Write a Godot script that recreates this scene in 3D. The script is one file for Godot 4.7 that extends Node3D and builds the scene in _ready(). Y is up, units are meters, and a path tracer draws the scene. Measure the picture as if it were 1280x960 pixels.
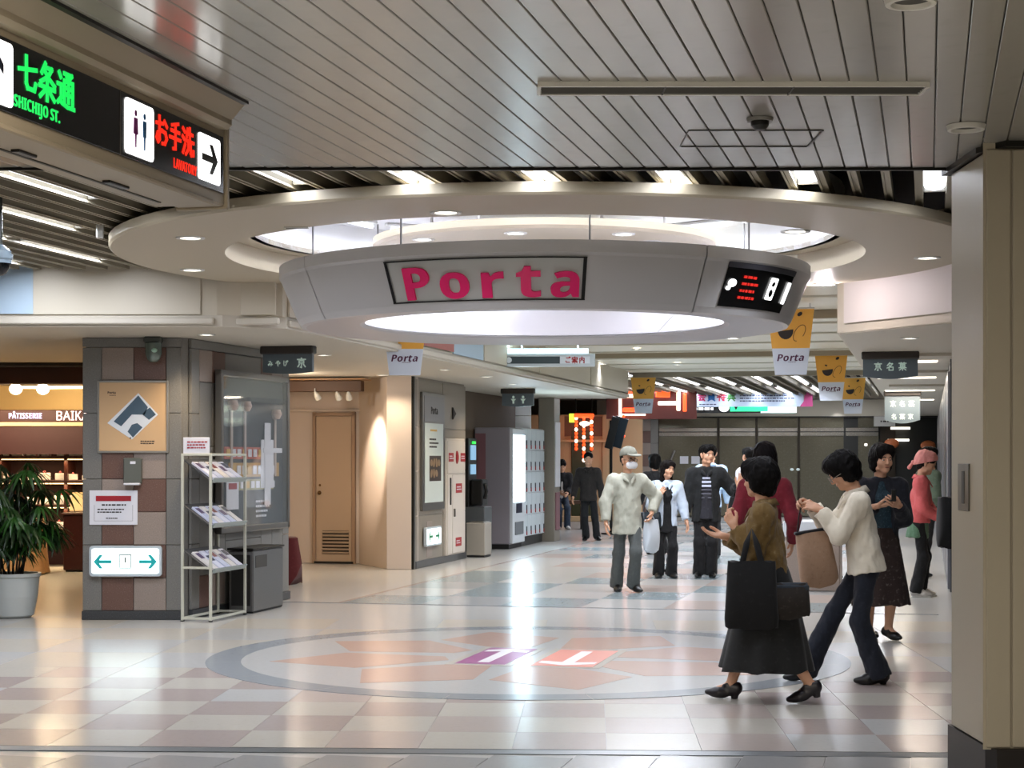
extends Node3D
# Underground shopping street: plaza with a hanging ring sign, corridor running off to the right.
# x = metres to the right of the camera, d = metres ahead of it (world z = -d), y = up.
const TA := 0.2364                       # the corridor bears right: x grows by TA per metre ahead
var AL := atan(TA)
var mats := {}
var texs := {}
var meshes := {}
var rng := RandomNumberGenerator.new()

# ---------------------------------------------------------------- materials
func noise_tex(called: String, freq: float, ramp: Array, octaves := 3, size := 256, kind := FastNoiseLite.TYPE_SIMPLEX_SMOOTH):
	if texs.has(called): return texs[called]
	var n := FastNoiseLite.new()
	n.noise_type = kind; n.frequency = freq; n.fractal_octaves = octaves; n.seed = called.hash() % 1000
	var g := Gradient.new()
	var offs := PackedFloat32Array(); var cols := PackedColorArray()
	for i in ramp.size():
		offs.append(float(i) / maxf(1.0, ramp.size() - 1)); cols.append(ramp[i])
	g.offsets = offs; g.colors = cols
	var t := NoiseTexture2D.new()
	t.width = size; t.height = size; t.seamless = true; t.noise = n; t.color_ramp = g
	texs[called] = t
	return t

func mat(called: String, c: Color, rough := 0.6, metal := 0.0):
	if mats.has(called): return mats[called]
	var m := StandardMaterial3D.new()
	m.resource_name = called; m.albedo_color = c; m.roughness = rough; m.metallic = metal
	mats[called] = m
	return m

func speckle(called: String, c: Color, spread: float, freq: float, scale: float, rough := 0.6, metal := 0.0, octaves := 3):
	if mats.has(called): return mats[called]
	var m = mat(called, Color.WHITE, rough, metal)
	m.albedo_texture = noise_tex(called, freq, [c.darkened(spread), c, c, c.lightened(spread)], octaves)
	m.uv1_triplanar = true; m.uv1_world_triplanar = true; m.uv1_scale = Vector3.ONE * scale
	return m

func cloth(called: String, c: Color, spread := 0.12, rough := 0.9):
	var m = speckle(called, c, spread, 0.03, 3.0, rough)
	m.rim_enabled = true; m.rim = 0.15; m.rim_tint = 0.6
	return m

func glow(called: String, c: Color, power: float):
	if mats.has(called): return mats[called]
	var m = mat(called, c, 0.5)
	m.emission_enabled = true; m.emission = c; m.emission_energy_multiplier = power
	return m

# ---------------------------------------------------------------- nodes
func part(parent: Node, called: String, mesh: Mesh, material, pos := Vector3.ZERO, rot := Vector3.ZERO) -> MeshInstance3D:
	var o := MeshInstance3D.new()
	o.name = called; o.mesh = mesh; o.material_override = material
	o.position = pos; o.rotation = rot
	parent.add_child(o, true)
	return o

func tag(o: Node, label: String, category: String, group := "") -> Node:
	o.set_meta("label", label); o.set_meta("category", category)
	if group: o.set_meta("group", group)
	return o

func thing(called: String, label: String, category: String, pos: Vector3, yaw := 0.0, group := "") -> Node3D:
	var o := Node3D.new()
	o.name = called; o.position = pos; o.rotation.y = yaw
	add_child(o, true)
	tag(o, label, category, group)
	return o

func solo(called: String, mesh: Mesh, material, pos: Vector3, yaw: float, label: String, category: String, group := "") -> MeshInstance3D:
	var o = part(self, called, mesh, material, pos, Vector3(0, yaw, 0))
	tag(o, label, category, group)
	return o

func struct(called: String, mesh: Mesh, material, pos := Vector3.ZERO, yaw := 0.0) -> MeshInstance3D:
	var o = part(self, called, mesh, material, pos, Vector3(0, yaw, 0))
	o.set_meta("kind", "structure")
	return o

func shell(called: String, pos := Vector3.ZERO, yaw := 0.0) -> Node3D:
	var o := Node3D.new()
	o.name = called; o.position = pos; o.rotation.y = yaw; o.set_meta("kind", "structure")
	add_child(o, true)
	return o

# a point on the line that runs down the corridor at x0 (its x beside the camera), d ahead
func cd(x0: float, d: float, y := 0.0) -> Vector3: return Vector3(x0 + TA * d, y, -d)
func at(x: float, d: float, y := 0.0) -> Vector3: return Vector3(x, y, -d)

func area_light(called: String, pos: Vector3, size: Vector2, energy: float, c: Color, rot: Vector3) -> AreaLight3D:
	var l := AreaLight3D.new()
	l.name = called; l.position = pos; l.rotation = rot; l.area_size = size
	l.light_energy = energy; l.light_color = c; l.shadow_enabled = true
	l.area_range = 60.0; l.area_attenuation = 2.0
	add_child(l, true)
	return l

func omni(called: String, pos: Vector3, energy: float, c: Color, size := 0.05) -> OmniLight3D:
	var l := OmniLight3D.new()
	l.name = called; l.position = pos; l.light_energy = energy; l.light_color = c; l.light_size = size
	l.shadow_enabled = true; l.omni_range = 60.0; l.omni_attenuation = 2.0
	add_child(l, true)
	return l

func spot(called: String, pos: Vector3, target: Vector3, energy: float, c: Color, angle := 45.0, size := 0.05) -> SpotLight3D:
	var l := SpotLight3D.new()
	l.name = called; l.light_energy = energy; l.light_color = c; l.light_size = size; l.spot_angle = angle
	l.shadow_enabled = true; l.spot_range = 60.0; l.spot_attenuation = 2.0; l.spot_angle_attenuation = 0.6
	add_child(l, true)
	var up := Vector3.UP if absf((target - pos).normalized().y) < 0.99 else Vector3.FORWARD
	l.look_at_from_position(pos, target, up)
	return l

# ---------------------------------------------------------------- meshes
func begin() -> SurfaceTool:
	var st := SurfaceTool.new()
	st.begin(Mesh.PRIMITIVE_TRIANGLES)
	return st

# a flat face; points counter-clockwise seen from outside
func face(st: SurfaceTool, pts: Array, uvs := []):
	var n: Vector3 = (pts[1] - pts[0]).cross(pts[2] - pts[0]).normalized()
	for i in range(1, pts.size() - 1):
		for k in [0, i + 1, i]:
			st.set_normal(n)
			if uvs.size(): st.set_uv(uvs[k])
			st.add_vertex(pts[k])

# a face turned so that it looks away from c
func outface(st: SurfaceTool, pts: Array, c: Vector3):
	var n: Vector3 = (pts[1] - pts[0]).cross(pts[2] - pts[0])
	var mid := Vector3.ZERO
	for p in pts: mid += p
	if n.dot(mid / pts.size() - c) < 0: pts.reverse()
	face(st, pts)

# box with chamfered edges added to st
func add_box(st: SurfaceTool, size: Vector3, c := 0.0, xf := Transform3D()):
	var h := size / 2.0
	c = minf(c, minf(h.x, minf(h.y, h.z)) * 0.6)
	var o := xf.origin
	if c <= 0.0:
		for ax in 3:
			for s in [-1, 1]:
				var u := (ax + 1) % 3; var v := (ax + 2) % 3
				var pts := []
				for q in [[-1, -1], [1, -1], [1, 1], [-1, 1]]:
					var p := Vector3.ZERO
					p[ax] = h[ax] * s; p[u] = h[u] * q[0]; p[v] = h[v] * q[1]
					pts.append(xf * p)
				outface(st, pts, o)
		return
	for ax in 3:
		var u := (ax + 1) % 3; var v := (ax + 2) % 3
		for s in [-1, 1]:
			var pts := []
			for q in [[-1, -1], [1, -1], [1, 1], [-1, 1]]:
				var p := Vector3.ZERO
				p[ax] = h[ax] * s; p[u] = (h[u] - c) * q[0]; p[v] = (h[v] - c) * q[1]
				pts.append(xf * p)
			outface(st, pts, o)
		for su in [-1, 1]:
			for sv in [-1, 1]:
				var pts := []
				for q in [[-1, 0], [1, 0], [1, 1], [-1, 1]]:
					var p := Vector3.ZERO
					p[ax] = (h[ax] - c) * q[0]
					p[u] = (h[u] - (c if q[1] else 0.0)) * su
					p[v] = (h[v] - (0.0 if q[1] else c)) * sv
					pts.append(xf * p)
				outface(st, pts, o)
	for sx in [-1, 1]:
		for sy in [-1, 1]:
			for sz in [-1, 1]:
				outface(st, [xf * Vector3(h.x * sx, (h.y - c) * sy, (h.z - c) * sz), xf * Vector3((h.x - c) * sx, h.y * sy, (h.z - c) * sz), xf * Vector3((h.x - c) * sx, (h.y - c) * sy, h.z * sz)], o)

func box(x: float, y: float, z: float, c := 0.0) -> Mesh:
	var key := "b%.4f_%.4f_%.4f_%.4f" % [x, y, z, c]
	if not meshes.has(key):
		var st := begin()
		add_box(st, Vector3(x, y, z), c)
		meshes[key] = st.commit()
	return meshes[key]

# upright prism over a polygon of Vector2(x, d), from y0 to y1
func add_prism(st: SurfaceTool, poly: PackedVector2Array, y0: float, y1: float):
	var area := 0.0
	for i in poly.size():
		var a := poly[i]; var b := poly[(i + 1) % poly.size()]
		area += a.x * b.y - b.x * a.y
	if area < 0: poly.reverse()
	for i in poly.size():
		var a := poly[i]; var b := poly[(i + 1) % poly.size()]
		face(st, [at(a.x, a.y, y0), at(b.x, b.y, y0), at(b.x, b.y, y1), at(a.x, a.y, y1)])
	var tri := Geometry2D.triangulate_polygon(poly)
	for i in range(0, tri.size(), 3):
		var a := poly[tri[i]]; var b := poly[tri[i + 1]]; var c := poly[tri[i + 2]]
		var top := [at(a.x, a.y, y1), at(b.x, b.y, y1), at(c.x, c.y, y1)]
		if (top[1] - top[0]).cross(top[2] - top[0]).y < 0: top.reverse()
		face(st, top)
		var low := [at(a.x, a.y, y0), at(b.x, b.y, y0), at(c.x, c.y, y0)]
		if (low[1] - low[0]).cross(low[2] - low[0]).y > 0: low.reverse()
		face(st, low)

func prism(poly: Array, y0: float, y1: float) -> Mesh:
	var st := begin()
	add_prism(st, PackedVector2Array(poly), y0, y1)
	return st.commit()

# flat shape in the xy plane, thick in z (front at z = t)
func add_plate(st: SurfaceTool, poly: PackedVector2Array, t: float, xf := Transform3D()):
	if Geometry2D.is_polygon_clockwise(poly): poly.reverse()
	var n := poly.size()
	for i in n:
		var a := poly[i]; var b := poly[(i + 1) % n]
		face(st, [xf * Vector3(a.x, a.y, 0), xf * Vector3(b.x, b.y, 0), xf * Vector3(b.x, b.y, t), xf * Vector3(a.x, a.y, t)])
	var tri := Geometry2D.triangulate_polygon(poly)
	for i in range(0, tri.size(), 3):
		var a := poly[tri[i]]; var b := poly[tri[i + 1]]; var c := poly[tri[i + 2]]
		if (b - a).cross(c - a) < 0:
			var s := b; b = c; c = s
		face(st, [xf * Vector3(a.x, a.y, t), xf * Vector3(b.x, b.y, t), xf * Vector3(c.x, c.y, t)])
		face(st, [xf * Vector3(a.x, a.y, 0), xf * Vector3(c.x, c.y, 0), xf * Vector3(b.x, b.y, 0)])

func plate(poly: Array, t: float) -> Mesh:
	var st := begin()
	add_plate(st, PackedVector2Array(poly), t)
	return st.commit()

func round_rect(w: float, h: float, r: float, n := 5) -> Array:
	var p := []
	for q in [[1, 1, 0.0], [-1, 1, 0.5], [-1, -1, 1.0], [1, -1, 1.5]]:
		for i in n + 1:
			var a: float = (q[2] + 0.5 * i / n) * PI
			p.append(Vector2(q[0] * (w / 2 - r) + cos(a) * r, q[1] * (h / 2 - r) + sin(a) * r))
	return p

func oval(rx: float, ry: float, n := 20, turn := 0.0, c := Vector2.ZERO) -> Array:
	var p := []
	for i in n: p.append(c + Vector2(cos(TAU * i / n) * rx, sin(TAU * i / n) * ry).rotated(turn))
	return p

# a ribbon of width w along a polyline in the xy plane, as plates
func add_stroke(st: SurfaceTool, pts: Array, w: float, t: float, xf := Transform3D()):
	for i in pts.size() - 1:
		var a: Vector2 = pts[i]; var b: Vector2 = pts[i + 1]
		var u := (b - a).normalized(); var n := Vector2(-u.y, u.x) * w / 2
		var e := u * w * 0.42
		add_plate(st, PackedVector2Array([a - e - n, b + e - n, b + e + n, a - e + n]), t, xf)

# profile of Vector2(r, y); outside on the right-hand side going along it
func add_lathe(st: SurfaceTool, prof: Array, seg := 32, a0 := 0.0, a1 := TAU, smooth := false, grp := 0):
	for i in prof.size() - 1:
		var p: Vector2 = prof[i]; var q: Vector2 = prof[i + 1]
		st.set_smooth_group(grp + (0 if smooth else i) + 1)
		for k in seg:
			var u := a0 + (a1 - a0) * k / seg; var v := a0 + (a1 - a0) * (k + 1) / seg
			var A := Vector3(p.x * cos(u), p.y, p.x * sin(u)); var B := Vector3(q.x * cos(u), q.y, q.x * sin(u))
			var C := Vector3(q.x * cos(v), q.y, q.x * sin(v)); var D := Vector3(p.x * cos(v), p.y, p.x * sin(v))
			if q.x > 1e-5:
				for w in [A, C, B]: st.add_vertex(w)
			if p.x > 1e-5:
				for w in [A, D, C]: st.add_vertex(w)

func lathe(prof: Array, seg := 32, smooth := false, a0 := 0.0, a1 := TAU) -> Mesh:
	var st := begin()
	add_lathe(st, prof, seg, a0, a1, smooth)
	st.generate_normals()
	return st.commit()

# skin over a row of rings (each an Array of Vector3, counter-clockwise seen from the end that the rings run to)
func add_loft(st: SurfaceTool, rings: Array, caps := true, closed := true, grp := 1):
	st.set_smooth_group(grp)
	var n: int = rings[0].size()
	for i in rings.size() - 1:
		for k in (n if closed else n - 1):
			var a: Vector3 = rings[i][k]; var b: Vector3 = rings[i][(k + 1) % n]
			var c: Vector3 = rings[i + 1][(k + 1) % n]; var e: Vector3 = rings[i + 1][k]
			for w in [a, c, b, a, e, c]: st.add_vertex(w)
	if caps:
		for s in 2:
			st.set_smooth_group(grp + 1 + s)
			var r: Array = rings[0] if s == 0 else rings[-1]
			for k in range(1, n - 1):
				for w in ([r[0], r[k], r[k + 1]] if s == 0 else [r[0], r[k + 1], r[k]]): st.add_vertex(w)

func add_tube(st: SurfaceTool, path: Array, r: float, seg := 8, grp := 1, r_end := -1.0):
	var rings := []
	var side := Vector3.ZERO
	for i in path.size():
		var t: Vector3 = (path[mini(i + 1, path.size() - 1)] - path[maxi(i - 1, 0)]).normalized()
		if side == Vector3.ZERO: side = t.cross(Vector3.UP if absf(t.y) < 0.9 else Vector3.RIGHT).normalized()
		side = (side - t * side.dot(t)).normalized()
		var up := t.cross(side)
		var rr := r if r_end < 0 else lerpf(r, r_end, float(i) / (path.size() - 1))
		var ring := []
		for k in seg: ring.append(path[i] + (side * cos(TAU * k / seg) + up * sin(TAU * k / seg)) * rr)
		rings.append(ring)
	add_loft(st, rings, true, true, grp)

func tube(path: Array, r: float, seg := 8, r_end := -1.0) -> Mesh:
	var st := begin()
	add_tube(st, path, r, seg, 1, r_end)
	st.generate_normals()
	return st.commit()

# a flat strap of width w and thickness t along a path, its width along `across`
func strap(path: Array, w: float, t: float, across: Vector3) -> Mesh:
	var st := begin()
	var rings := []
	for i in path.size():
		var dir: Vector3 = (path[mini(i + 1, path.size() - 1)] - path[maxi(i - 1, 0)]).normalized()
		var s := (across - dir * across.dot(dir)).normalized() * w / 2
		var n := dir.cross(s).normalized() * t / 2
		rings.append([path[i] - s - n, path[i] + s - n, path[i] + s + n, path[i] - s + n])
	add_loft(st, rings)
	st.generate_normals()
	return st.commit()

func ball(rx: float, ry := -1.0, rz := -1.0, seg := 14) -> Mesh:
	ry = rx if ry < 0 else ry; rz = rx if rz < 0 else rz
	var key := "s%.4f_%.4f_%.4f_%d" % [rx, ry, rz, seg]
	if not meshes.has(key):
		var st := begin()
		var prof := []
		for i in seg / 2 + 1:
			var a := -PI / 2 + PI * i / (seg / 2)
			prof.append(Vector2(maxf(0.0, cos(a)), sin(a)))
		var rings := []
		st.set_smooth_group(1)
		for i in prof.size() - 1:
			for k in seg:
				var u := TAU * k / seg; var v := TAU * (k + 1) / seg
				var p: Vector2 = prof[i]; var q: Vector2 = prof[i + 1]
				var A := Vector3(p.x * cos(u) * rx, p.y * ry, p.x * sin(u) * rz); var B := Vector3(q.x * cos(u) * rx, q.y * ry, q.x * sin(u) * rz)
				var C := Vector3(q.x * cos(v) * rx, q.y * ry, q.x * sin(v) * rz); var D := Vector3(p.x * cos(v) * rx, p.y * ry, p.x * sin(v) * rz)
				if q.x > 1e-4:
					for w in [A, C, B]: st.add_vertex(w)
				if p.x > 1e-4:
					for w in [A, D, C]: st.add_vertex(w)
		st.generate_normals()
		meshes[key] = st.commit()
	return meshes[key]

# ---------------------------------------------------------------- lettering
func latin(txt: String, height: float, depth := 0.006, face_name := "Droid Sans", weight := 700) -> Mesh:
	var f := SystemFont.new()
	f.font_names = PackedStringArray([face_name]); f.font_weight = weight
	var t := TextMesh.new()
	t.font = f; t.text = txt; t.font_size = 64; t.pixel_size = 0.01; t.depth = 0.01
	var cap := 0.46
	t.pixel_size = 0.01 * height / cap
	t.depth = depth
	t.curve_step = 2.0
	return t

func glyph(spec: String) -> Array:
	var out := []
	for s in spec.split(";"):
		var line := []
		for q in s.strip_edges().split(" ", false):
			var xy := q.split(",")
			line.append(Vector2(float(xy[0]) / 100.0, float(xy[1]) / 100.0))
		out.append(line)
	return out

const GLYPHS := {
	"七": "5,55 95,68;42,95 42,25 50,12 85,12 92,30",
	"条": "40,98 20,70;38,88 75,88 55,65 15,45;35,78 60,60 92,45;8,34 92,34;50,50 50,0;46,32 12,6;54,32 90,6",
	"通": "12,92 22,80;5,60 24,60 24,25 5,10;14,16 30,10 60,4 98,4;42,94 85,94 68,80;55,88 70,80;42,74 42,18;42,74 90,74 90,16;42,56 90,56;42,38 90,38;66,74 66,18",
	"お": "10,70 58,74;32,95 32,20 22,10 10,22 18,38 50,50 78,46 88,28 74,10 55,8;70,84 90,68",
	"手": "75,95 25,84;20,66 82,66;8,42 92,42;52,88 52,8 36,6",
	"洗": "8,90 22,80;4,62 18,54;8,8 26,38;46,92 38,66;42,78 88,78;64,98 64,52;32,52 96,52;54,50 52,25 32,6;72,50 72,14 78,8 94,10 95,24",
	"会": "50,98 6,58;50,98 94,58;30,58 70,58;14,38 86,38;45,38 25,8 78,14;66,26 84,4",
	"員": "28,96 72,96 72,76 28,76 28,96;20,66 80,66 80,20 20,20 20,66;20,51 80,51;20,36 80,36;38,18 12,2;62,18 88,2",
	"特": "14,88 8,64;12,76 42,76;27,98 27,2;4,42 44,52;50,82 92,82;70,98 70,62;46,62 98,62;46,42 98,42;80,56 80,4 66,6;54,28 64,16",
	"典": "20,84 20,28;80,84 80,28;20,84 80,84;40,98 40,28;60,98 60,28;20,56 80,56;4,28 96,28;34,22 14,2;66,22 86,2",
	"京": "50,98 50,84;8,84 92,84;26,70 74,70 74,48 26,48 26,70;50,48 50,2 40,6;28,34 12,10;72,34 90,10",
	"名": "44,98 14,62;38,84 78,84 50,50 10,30;36,64 52,52;34,42 84,42 84,4 34,4 34,42",
	"菓": "6,88 94,88;32,98 32,78;68,98 68,78;24,74 76,74 76,42 24,42 24,74;24,58 76,58;50,74 50,0;6,32 94,32;46,30 12,4;54,30 90,4",
	"み": "20,85 55,85 30,30 15,12 8,30 25,42 92,26;78,60 62,4",
	"や": "6,52 60,72 86,62 84,44 60,38;50,94 62,80;28,86 50,2",
	"げ": "14,94 12,40 18,6;36,70 80,70;60,92 60,40 40,4;84,98 92,86;74,92 80,84",
	"ご": "30,82 76,80;22,34 30,14 80,14;84,98 94,86;72,96 80,84",
	"案": "50,98 50,88;10,70 10,86 90,86 90,72;6,60 94,60;46,80 30,50 76,38;66,68 48,44 18,36;8,30 92,30;50,40 50,0;44,28 12,4;56,28 88,4",
	"内": "16,2 16,76 84,76 84,4 72,6;50,98 50,70 30,36;52,58 74,36",
	"ー": "8,52 92,52",
}

# one mesh with a line of brush-stroke characters, size = height of one, starting at x = 0
func strokes(txt: String, size: float, t := 0.004, w := 0.11, pitch := 1.12) -> Mesh:
	var st := begin()
	for i in txt.length():
		if not GLYPHS.has(txt[i]): continue
		for line in glyph(GLYPHS[txt[i]]):
			var pts := []
			for p in line: pts.append(Vector2(p.x + i * pitch, p.y) * size)
			add_stroke(st, pts, w * size, t)
	return st.commit()

# rows of small print too small to read: short bars of uneven length
func print_rows(w: float, h: float, rows: int, t := 0.002) -> Mesh:
	var st := begin()
	for r in rows:
		var y := h / 2 - h * (r + 0.5) / rows
		var x := -w / 2
		var stop := w / 2 * rng.randf_range(0.3, 1.0)
		while x < stop:
			var l := rng.randf_range(0.4, 1.4) * h / rows
			add_box(st, Vector3(l, h / rows * 0.45, t), 0.0, Transform3D(Basis(), Vector3(x + l / 2, y, 0)))
			x += l + h / rows * 0.25
	return st.commit()

const ARROW := [Vector2(-1, 0.17), Vector2(0.35, 0.17), Vector2(-0.05, 0.75), Vector2(0.3, 0.75), Vector2(0.95, 0.0), Vector2(0.3, -0.75), Vector2(-0.05, -0.75), Vector2(0.35, -0.17), Vector2(-1, -0.17)]
func arrow(size: float, t := 0.004, turn := 0.0) -> Mesh:
	var p := []
	for q in ARROW: p.append((q * size / 2).rotated(turn))
	return plate(p, t)

# ---------------------------------------------------------------- bodies: tapered capsules joined by a smooth minimum, meshed as surface nets
# a prim: {a, b, ra, rb, k, q (flattening along n), n, cut (flat end at b)}
func cap(a: Vector3, b: Vector3, ra: float, rb: float, k := 0.02, q := 1.0, n := Vector3.ZERO, cut := 0) -> Dictionary:
	return {"a": a, "b": b, "ra": ra, "rb": rb, "k": k, "q": q, "n": n, "cut": cut}

func prim_dist(p: Vector3, a: Vector3, ab: Vector3, l2: float, ra: float, rb: float, q: float, n: Vector3) -> float:
	var t := clampf((p - a).dot(ab) / l2, 0.0, 1.0)
	var w := p - a - ab * t
	if q != 1.0:
		w += n * (w.dot(n) * (1.0 / q - 1.0))
	return w.length() - lerpf(ra, rb, t)

# adds the meshed field to arrays {v, n, i}; planes = [[normal, offset]] cut away what lies beyond; holes = prims taken out; wr = wrinkle depth
func nets(out: Dictionary, prims: Array, cell: float, planes := [], holes := [], wr := 0.0, wf := 9.0):
	var lo := Vector3.ONE * 1e6; var hi := -lo
	for p in prims:
		var e := Vector3.ONE * (maxf(p.ra, p.rb) * maxf(1.0, p.q) + 0.03 + 3.0 * cell)
		lo = lo.min(p.a - e).min(p.b - e); hi = hi.max(p.a + e).max(p.b + e)
	var nx := int((hi.x - lo.x) / cell) + 2; var ny := int((hi.y - lo.y) / cell) + 2; var nz := int((hi.z - lo.z) / cell) + 2
	var f := PackedFloat32Array(); f.resize(nx * ny * nz); f.fill(1e3)
	var mark := PackedByteArray(); mark.resize(nx * ny * nz)
	var cells := PackedInt32Array()
	var sxy := nx * ny
	for p in prims:
		var a: Vector3 = p.a; var b: Vector3 = p.b; var ra: float = p.ra; var rb: float = p.rb; var k: float = p.k; var q: float = p.q; var n: Vector3 = p.n
		var ab := b - a
		var l2 := maxf(ab.length_squared(), 1e-9)
		var cut: int = p.cut
		var dir := ab / sqrt(l2)
		var near := 1.9 * cell + k * 0.6 + wr * 1.5
		var e := Vector3.ONE * (maxf(ra, rb) * maxf(1.0, q) + k * 1.2 + 2.0 * cell + wr)
		var c0 := ((a.min(b) - e - lo) / cell).floor().max(Vector3.ZERO); var c1 := ((a.max(b) + e - lo) / cell).ceil().min(Vector3(nx - 1, ny - 1, nz - 1))
		for z in range(int(c0.z), int(c1.z) + 1):
			for y in range(int(c0.y), int(c1.y) + 1):
				var row := z * sxy + y * nx
				for x in range(int(c0.x), int(c1.x) + 1):
					var pt := lo + Vector3(x, y, z) * cell
					var t := clampf((pt - a).dot(ab) / l2, 0.0, 1.0)
					var w := pt - a - ab * t
					if q != 1.0: w += n * (w.dot(n) * (1.0 / q - 1.0))
					var d := w.length() - lerpf(ra, rb, t)
					if q < 1.0 and d > 0.0: d *= q
					if cut: d = maxf(d, dir.dot(pt - b))
					if cut == 2: d = maxf(d, -dir.dot(pt - a))
					var id := row + x
					var o := f[id]
					if o < d + k and k > 0.0:
						var h := maxf(k - absf(o - d), 0.0) / k
						f[id] = minf(o, d) - h * h * k * 0.25
					else:
						f[id] = minf(o, d)
					if mark[id] == 0 and d < near:
						var keep := d > -near
						if not keep:
							for pl in planes:
								if absf(pl[0].dot(pt) - pl[1]) < 2.5 * cell: keep = true
							for ho in holes:
								if prim_dist(pt, ho.a, ho.b - ho.a, maxf((ho.b - ho.a).length_squared(), 1e-9), ho.ra, ho.rb, ho.q, ho.n) < 2.5 * cell: keep = true
						if keep:
							mark[id] = 1
							cells.append(id)
	var noise := FastNoiseLite.new()
	noise.frequency = wf; noise.fractal_octaves = 2; noise.seed = 7
	if planes.size() or holes.size() or wr > 0.0:
		var done := PackedByteArray(); done.resize(f.size())
		for id in cells:
			for c in 8:
				var j := id + (c & 1) + ((c >> 1) & 1) * nx + (c >> 2) * sxy
				if j >= f.size() or done[j]: continue
				done[j] = 1
				var pt := lo + Vector3(j % nx, (j / nx) % ny, j / sxy) * cell
				var v := f[j]
				if wr > 0.0: v += wr * 0.8 * noise.get_noise_3d(pt.x * 1.3, pt.y * 0.7, pt.z * 1.3) * 2.0
				for pl in planes: v = maxf(v, pl[0].dot(pt) - pl[1])
				for ho in holes: v = maxf(v, -prim_dist(pt, ho.a, ho.b - ho.a, maxf((ho.b - ho.a).length_squared(), 1e-9), ho.ra, ho.rb, ho.q, ho.n))
				f[j] = v
	var idx := PackedInt32Array(); idx.resize(f.size()); idx.fill(-1)
	var V: PackedVector3Array = out.v; var N: PackedVector3Array = out.n; var I: PackedInt32Array = out.i
	var base := [0, 1, nx, nx + 1, sxy, sxy + 1, sxy + nx, sxy + nx + 1]
	var edges := [0, 1, 2, 3, 4, 5, 6, 7, 0, 2, 1, 3, 4, 6, 5, 7, 0, 4, 1, 5, 2, 6, 3, 7]
	for id in cells:
		var x := id % nx; var y := (id / nx) % ny; var z := id / sxy
		if x >= nx - 1 or y >= ny - 1 or z >= nz - 1: continue
		var g := [f[id], f[id + 1], f[id + nx], f[id + nx + 1], f[id + sxy], f[id + sxy + 1], f[id + sxy + nx], f[id + sxy + nx + 1]]
		var neg := 0
		for c in 8:
			if g[c] < 0.0: neg += 1
		if neg == 0 or neg == 8: continue
		var sum := Vector3.ZERO; var cnt := 0
		for e in range(0, 24, 2):
			var a: int = edges[e]; var b: int = edges[e + 1]
			var ga: float = g[a]; var gb: float = g[b]
			if (ga < 0.0) != (gb < 0.0):
				var t := ga / (ga - gb)
				sum += Vector3(a & 1, (a >> 1) & 1, a >> 2).lerp(Vector3(b & 1, (b >> 1) & 1, b >> 2), t)
				cnt += 1
		var nn := Vector3(g[1] + g[3] + g[5] + g[7] - g[0] - g[2] - g[4] - g[6], g[2] + g[3] + g[6] + g[7] - g[0] - g[1] - g[4] - g[5], g[4] + g[5] + g[6] + g[7] - g[0] - g[1] - g[2] - g[3])
		idx[id] = V.size()
		V.append(lo + (Vector3(x, y, z) + sum / cnt) * cell)
		N.append(nn.normalized())
	for id in cells:
		var f0 := f[id]
		for ax in 3:
			var s: int = [1, nx, sxy][ax]
			if id + s >= f.size(): continue
			var f1 := f[id + s]
			if (f0 < 0.0) == (f1 < 0.0): continue
			var u: int = [nx, sxy, 1][ax]; var v: int = [sxy, 1, nx][ax]
			if id - u - v < 0: continue
			var a := idx[id]; var b := idx[id - u]; var c := idx[id - u - v]; var e := idx[id - v]
			if a < 0 or b < 0 or c < 0 or e < 0: continue
			if f0 < 0.0:
				I.append_array(PackedInt32Array([a, c, b, a, e, c]))
			else:
				I.append_array(PackedInt32Array([a, b, c, a, c, e]))
	out.v = V; out.n = N; out.i = I

func fresh() -> Dictionary: return {"v": PackedVector3Array(), "n": PackedVector3Array(), "i": PackedInt32Array()}

func built(out: Dictionary) -> ArrayMesh:
	var arr := []
	arr.resize(Mesh.ARRAY_MAX)
	arr[Mesh.ARRAY_VERTEX] = out.v; arr[Mesh.ARRAY_NORMAL] = out.n; arr[Mesh.ARRAY_INDEX] = out.i
	var m := ArrayMesh.new()
	m.add_surface_from_arrays(Mesh.PRIMITIVE_TRIANGLES, arr)
	return m

func net(prims: Array, cell: float, planes := [], holes := [], wr := 0.0, wf := 9.0) -> ArrayMesh:
	var o := fresh()
	nets(o, prims, cell, planes, holes, wr, wf)
	return built(o)

# middle joint of a two-bone limb
func bend(a: Vector3, c: Vector3, l1: float, l2: float, pole: Vector3) -> Vector3:
	var ac := c - a
	var d := minf(ac.length(), (l1 + l2) * 0.999)
	var u := ac.normalized()
	var x := (l1 * l1 - l2 * l2 + d * d) / (2.0 * d)
	var h := sqrt(maxf(l1 * l1 - x * x, 0.0))
	var n := (pole - u * pole.dot(u)).normalized()
	return a + u * x + n * h

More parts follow.
